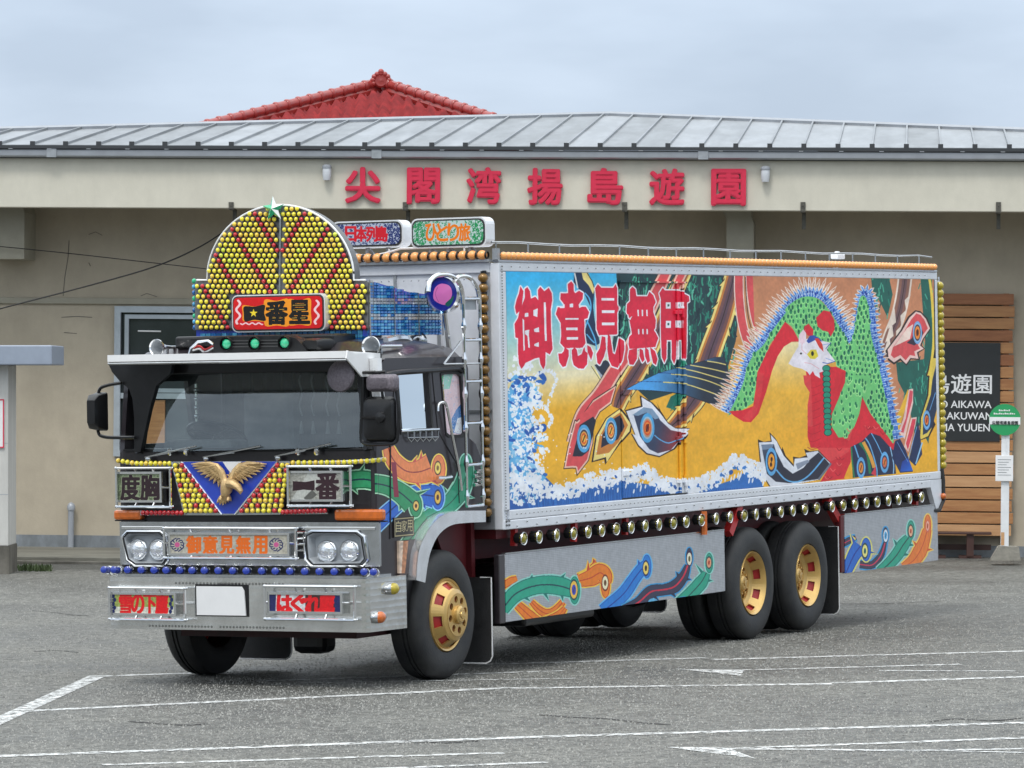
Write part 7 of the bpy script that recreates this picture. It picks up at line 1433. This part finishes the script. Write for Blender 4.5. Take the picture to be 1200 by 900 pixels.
# bench
bn = empty('bench', 'low dark brown bench in front of the cedar planks', 'bench', M=BM); YBn = .9
x0, x1 = B(1085, 640, YBn)[0], B(1162, 640, YBn)[0]; zs = B(1120, 624, YBn)[2]; zg = zbase + .03
for k_ in range(3): b = MB(); b.box((x0, YBn + k_ * .14, zs - .03), (x1, YBn + k_ * .14 + .12, zs)); b.build('bench_slat', M['bench'], bn, bevel=.006)
for x in (x0 + .12, B(1137, 640, YBn)[0], ): b = MB(); b.box((x - .05, YBn + .04, zg), (x + .05, YBn + .36, zs - .031)); b.box((x - .16, YBn + .04, zg), (x + .16, YBn + .36, zg + .05)); b.build('leg', M['bench'], bn)
b = MB(); b.box((x0, YBn + .38, zg + .12), (x1, YBn + .40, zg + .2)); b.build('stretcher', M['bench'], bn)
# bus stop sign
YT = -1.2; bus = empty('bus_stop_sign', 'bus stop pole with a round green and white sign on a stone block', 'bus stop', M=BM)
p = B(1177.5, 492, YT); r_ = 18.3 / 5042.6 * 59.5; b = MB(); b.lathe([(r_, 0), (r_, .03), (.001, .03)], (p.x, YT - .03, p.z), (0, 1, 0), 32); b.lathe([(r_, 0), (.001, 0)], (p.x, YT - .03, p.z), (0, 1, 0), 32); b.build('disc', M['green'], bus, smooth=False)
b = MB(); hw = r_ * .975; b.plate([[(p.x - hw, p.z - .065), (p.x + hw, p.z - .065), (p.x + hw, p.z + .035), (p.x - hw, p.z + .035)]], 1, YT - .036, YT - .0305); b.build('white_band', M['white'], bus)
textline('尖閣湾揚島遊園', 1162.5, 1193, 493.5, 497.5, YT - .037, .01, bus, M['board']); 
b = MB()           # two lines of print too small to read
for yy_, xa_, xb_, k_ in ((481, 1170.5, 1184, 7), (484.8, 1164.5, 1190, 12)):
    for i in range(k_):
        q0, q1 = B(xa_ + (xb_ - xa_) * i / k_, yy_ + 1.0, YT - .033), B(xa_ + (xb_ - xa_) * (i + .75) / k_, yy_ - .9 + .4 * (i % 3), YT - .033); b.box((q0.x, YT - .033, q0.z), (q1.x, YT - .0305, q1.z))
b.build('small_print', M['white'], bus)
pt_, pb_ = B(1178, 503, YT), B(1180.5, 641, YT); b = MB(); b.box((pt_.x - .05, YT, pb_.z), (pt_.x + .06, YT + .06, pt_.z + .05)); b.box((pt_.x + .012, YT - .012, B(1180, 565, YT)[2]), (pt_.x + .02, YT, pt_.z)); b.build('post', M['whitem'], bus, bevel=.005)
b = MB(); b.box((pt_.x - .045, YT - .004, pb_.z + .02), (pt_.x + .0, YT - .001, B(1180, 624, YT)[2])); b.build('brown_sticker', M['wood3'], bus)
b = MB(); a_, c_ = B(1166.5, 564, YT - .04), B(1187.5, 534, YT - .04); b.box((a_.x, YT - .04, a_.z), (c_.x, YT - .01, c_.z)); b.build('timetable', M['white'], bus, bevel=.004)
b = MB()
for i in range(7): z = c_.z - .06 - i * .035; b.box((a_.x + .03, YT - .0425, z), (c_.x - .03 - .03 * (i % 3), YT - .0402, z + .006))
b.build('timetable_print', M['skirtg'], bus)
b = MB(); q = [B(1160, 657, YT - .1), B(1196, 657, YT - .1), B(1194, 641, YT - .1), B(1170, 640, YT - .1)]; b.plate([[(v[0], v[2]) for v in q]], 1, YT - .14, YT + .24); b.build('stone_base', M['stone'], bus, bevel=.03)
# white booth at the left edge
bo = empty('ticket_booth', 'small white booth with a grey overhanging roof at the left edge', 'booth', loc=(0, 0, 0)); YK = 56.
def WY(px, py, Y=YK): return V(((px - 600) / F * Y, Y, H - (py - 450.2) / F * Y))
YK2 = YK + .9; x1 = WY(19, 500, YK2).x; zb = gz(-6, YK) - .1; zt = WY(0, 428).z
b = MB(); b.box((x1 - 2.6, YK, WY(0, 640).z), (x1, YK2, zt)); b.build('wall', M['booth'], bo, bevel=.01)
b = MB(); b.box((x1 - 2.62, YK - .02, zb), (x1 + .01, YK2 + .02, WY(0, 640).z)); b.build('footing', M['concrete'], bo)
b = MB(); xr_ = WY(75, 410, YK2 + .3).x; b.box((x1 - 3, YK - .3, zt), (xr_, YK2 + .3, WY(0, 405).z)); b.build('roof', M['boothroof'], bo, bevel=.015)
for py in (520, 580): b = MB(); z = WY(0, py).z; b.box((x1 - 2.6, YK - .002, z), (x1, YK - .0005, z + .008)); b.build('wall_joint', M['gutter'], bo)
a_, c_ = WY(-40, 525), WY(5, 468); b = MB(); b.box((a_.x, YK - .02, a_.z), (c_.x, YK - .003, c_.z)); no = b.build('notice', M['white'], bo); b = MB(); b.plate([[(a_.x, a_.z), (c_.x, a_.z), (c_.x, c_.z), (a_.x, c_.z)], [(a_.x + .015, a_.z + .015), (c_.x - .015, a_.z + .015), (c_.x - .015, c_.z - .015), (a_.x + .015, c_.z - .015)]], 1, YK - .026, YK - .021); b.build('notice_border', M['letter'], no)
# weeds by the booth
b = MB()
for i in range(260):
    c = G(rnd.uniform(22, 60), rnd.uniform(666, 670)); h_ = rnd.uniform(.02, .10); a = rnd.uniform(0, 6.3); w = .012
    b.add([(c.x - w, c.y, c.z), (c.x + w, c.y, c.z), (c.x + h_ * .6 * math.cos(a), c.y + h_ * .6 * math.sin(a), c.z + h_)], [(0, 1, 2)])
tag(b.build('weeds', mat('weed_green', (.06, .09, .03), .7, var=.3)), 'small green weeds growing at the foot of the booth', 'weeds', kind='stuff')
# overhead wires in front of the wall
for pts_, lab in ((((-30, 372), (0, 362), (100, 336), (180, 313), (235, 289), (276, 262)), 'slack black wire rising to the beam left of the truck'), (((-30, 286), (0, 289), (80, 297), (160, 306), (240, 315), (300, 322)), 'thin wire crossing the wall above the window')):
    b = MB(); b.tube([tuple(BM @ B(x, y, .6)) for x, y in spl(pts_, 5)], .011 if 'slack' in lab else .007, 5); tag(b.build('wire', M['rope'], smooth=True), lab, 'wire')
# red tiled roof of the house behind
hs = empty('tiled_house', 'house behind with a hipped red tile roof rising over the zinc roof', 'house', loc=(0, 0, 0)); YH = 74.
def HP(px, py, k=0.): return V(((px - 600) / F * (YH + k), YH + k, H - (py - 450.2) / F * (YH + k)))
pk = HP(447, 107, 3.0); fl_, fr_ = HP(170, 160, 0), HP(650, 160, 0); fl_ = V((fl_.x, YH, fl_.z)); zl = HP(0, 165, 0).z; fl_ = V((HP(214, 165).x, YH, zl)); fr_ = V((HP(625, 165).x, YH, zl))
kk = (pk.z - zl) / (pk.y - YH)
b = MB(); tw = .21; cols_ = int((fr_.x - fl_.x) / tw); nr = 16; rowd = (pk.y - YH) / nr
for r_ in range(nr):
    t0_, t1_ = r_ / nr, (r_ + 1) / nr; y0, y1 = YH + r_ * rowd, YH + (r_ + 1) * rowd + .04; xa = fl_.x + (pk.x - fl_.x) * t0_; xb = fr_.x + (pk.x - fr_.x) * t0_
    vs = []; nn_ = max(2, int((xb - xa) / (tw / 6)))
    for i in range(nn_ + 1):
        x = xa + (xb - xa) * i / nn_; w = math.sin((x / tw) * 2 * PI); hgt = .055 * w + .012 * math.sin(x / tw * 4 * PI + .6)
        for y, e_ in ((y0, .0), (y0, .075), (y1, .0)): vs.append((x, y, zl + kk * (y - YH) + hgt + e_ + (0 if e_ else 0)))
    b.add(vs, [(3 * i + k_, 3 * i + k_ + 3, 3 * i + k_ + 4, 3 * i + k_ + 1) for i in range(nn_) for k_ in range(2)])
b.build('roof_tiles', M['tile'], hs, smooth=True, kind='stuff')
b = MB(); b.box((fl_.x + .3, YH + .3, -.1), (fr_.x - .3, YH + 8, zl - .13)); dn = V((0, 0, -.12)); b.add([fl_ + dn, fr_ + dn, (fr_.x, YH + 10, zl - .12), (fl_.x, YH + 10, zl - .12), pk + dn, (pk.x, YH + 7, pk.z - .12)], [(1, 2, 5, 4), (0, 4, 5, 3), (2, 3, 5)]); b.build('house_body', M['tile'], hs)
rt = MB(); rt.lathe([(.085, 0), (.10, .02), (.10, .06), (.085, .08), (.08, .26)], (0, 0, 0), (0, 0, 1), 10); rtm = rt.mesh('ridge_tile', M['tile2']); sm(rtm)
for e_ in (fl_, fr_):
    d = pk - e_; L__ = d.length; d.normalize(); q = d.to_track_quat('Z', 'Y')
    n_ = int(L__ / .26)
    for i in range(n_):
        o = bpy.data.objects.new('ridge_tile', rtm); C.objects.link(o); o.parent = hs; o.location = e_ + d * i * .26 + V((0, -.05, .17)); o.rotation_euler = q.to_euler()
    b = MB(); b.tube([e_ + V((0, 0, .05)), pk + V((0, 0, .05))], .10, 8); b.build('ridge_bed', M['tile2'], hs, smooth=True)
b = MB(); c = pk + V((0, -.25, .17)); b.lathe([(.08, .1), (.12, .06), (.13, 0), (.10, -.03), (.05, -.025), (.001, -.04)], c, (0, 1, 0), 16)
for a in np.linspace(-.4, PI + .4, 9): b.ball((c.x + .145 * math.cos(a), c.y, c.z + .13 * math.sin(a)), .05, 8, 5)
b.ball((c.x, c.y, c.z + .16), .055, 8, 5); b.build('ridge_end_tile', M['tile2'], hs, smooth=True)
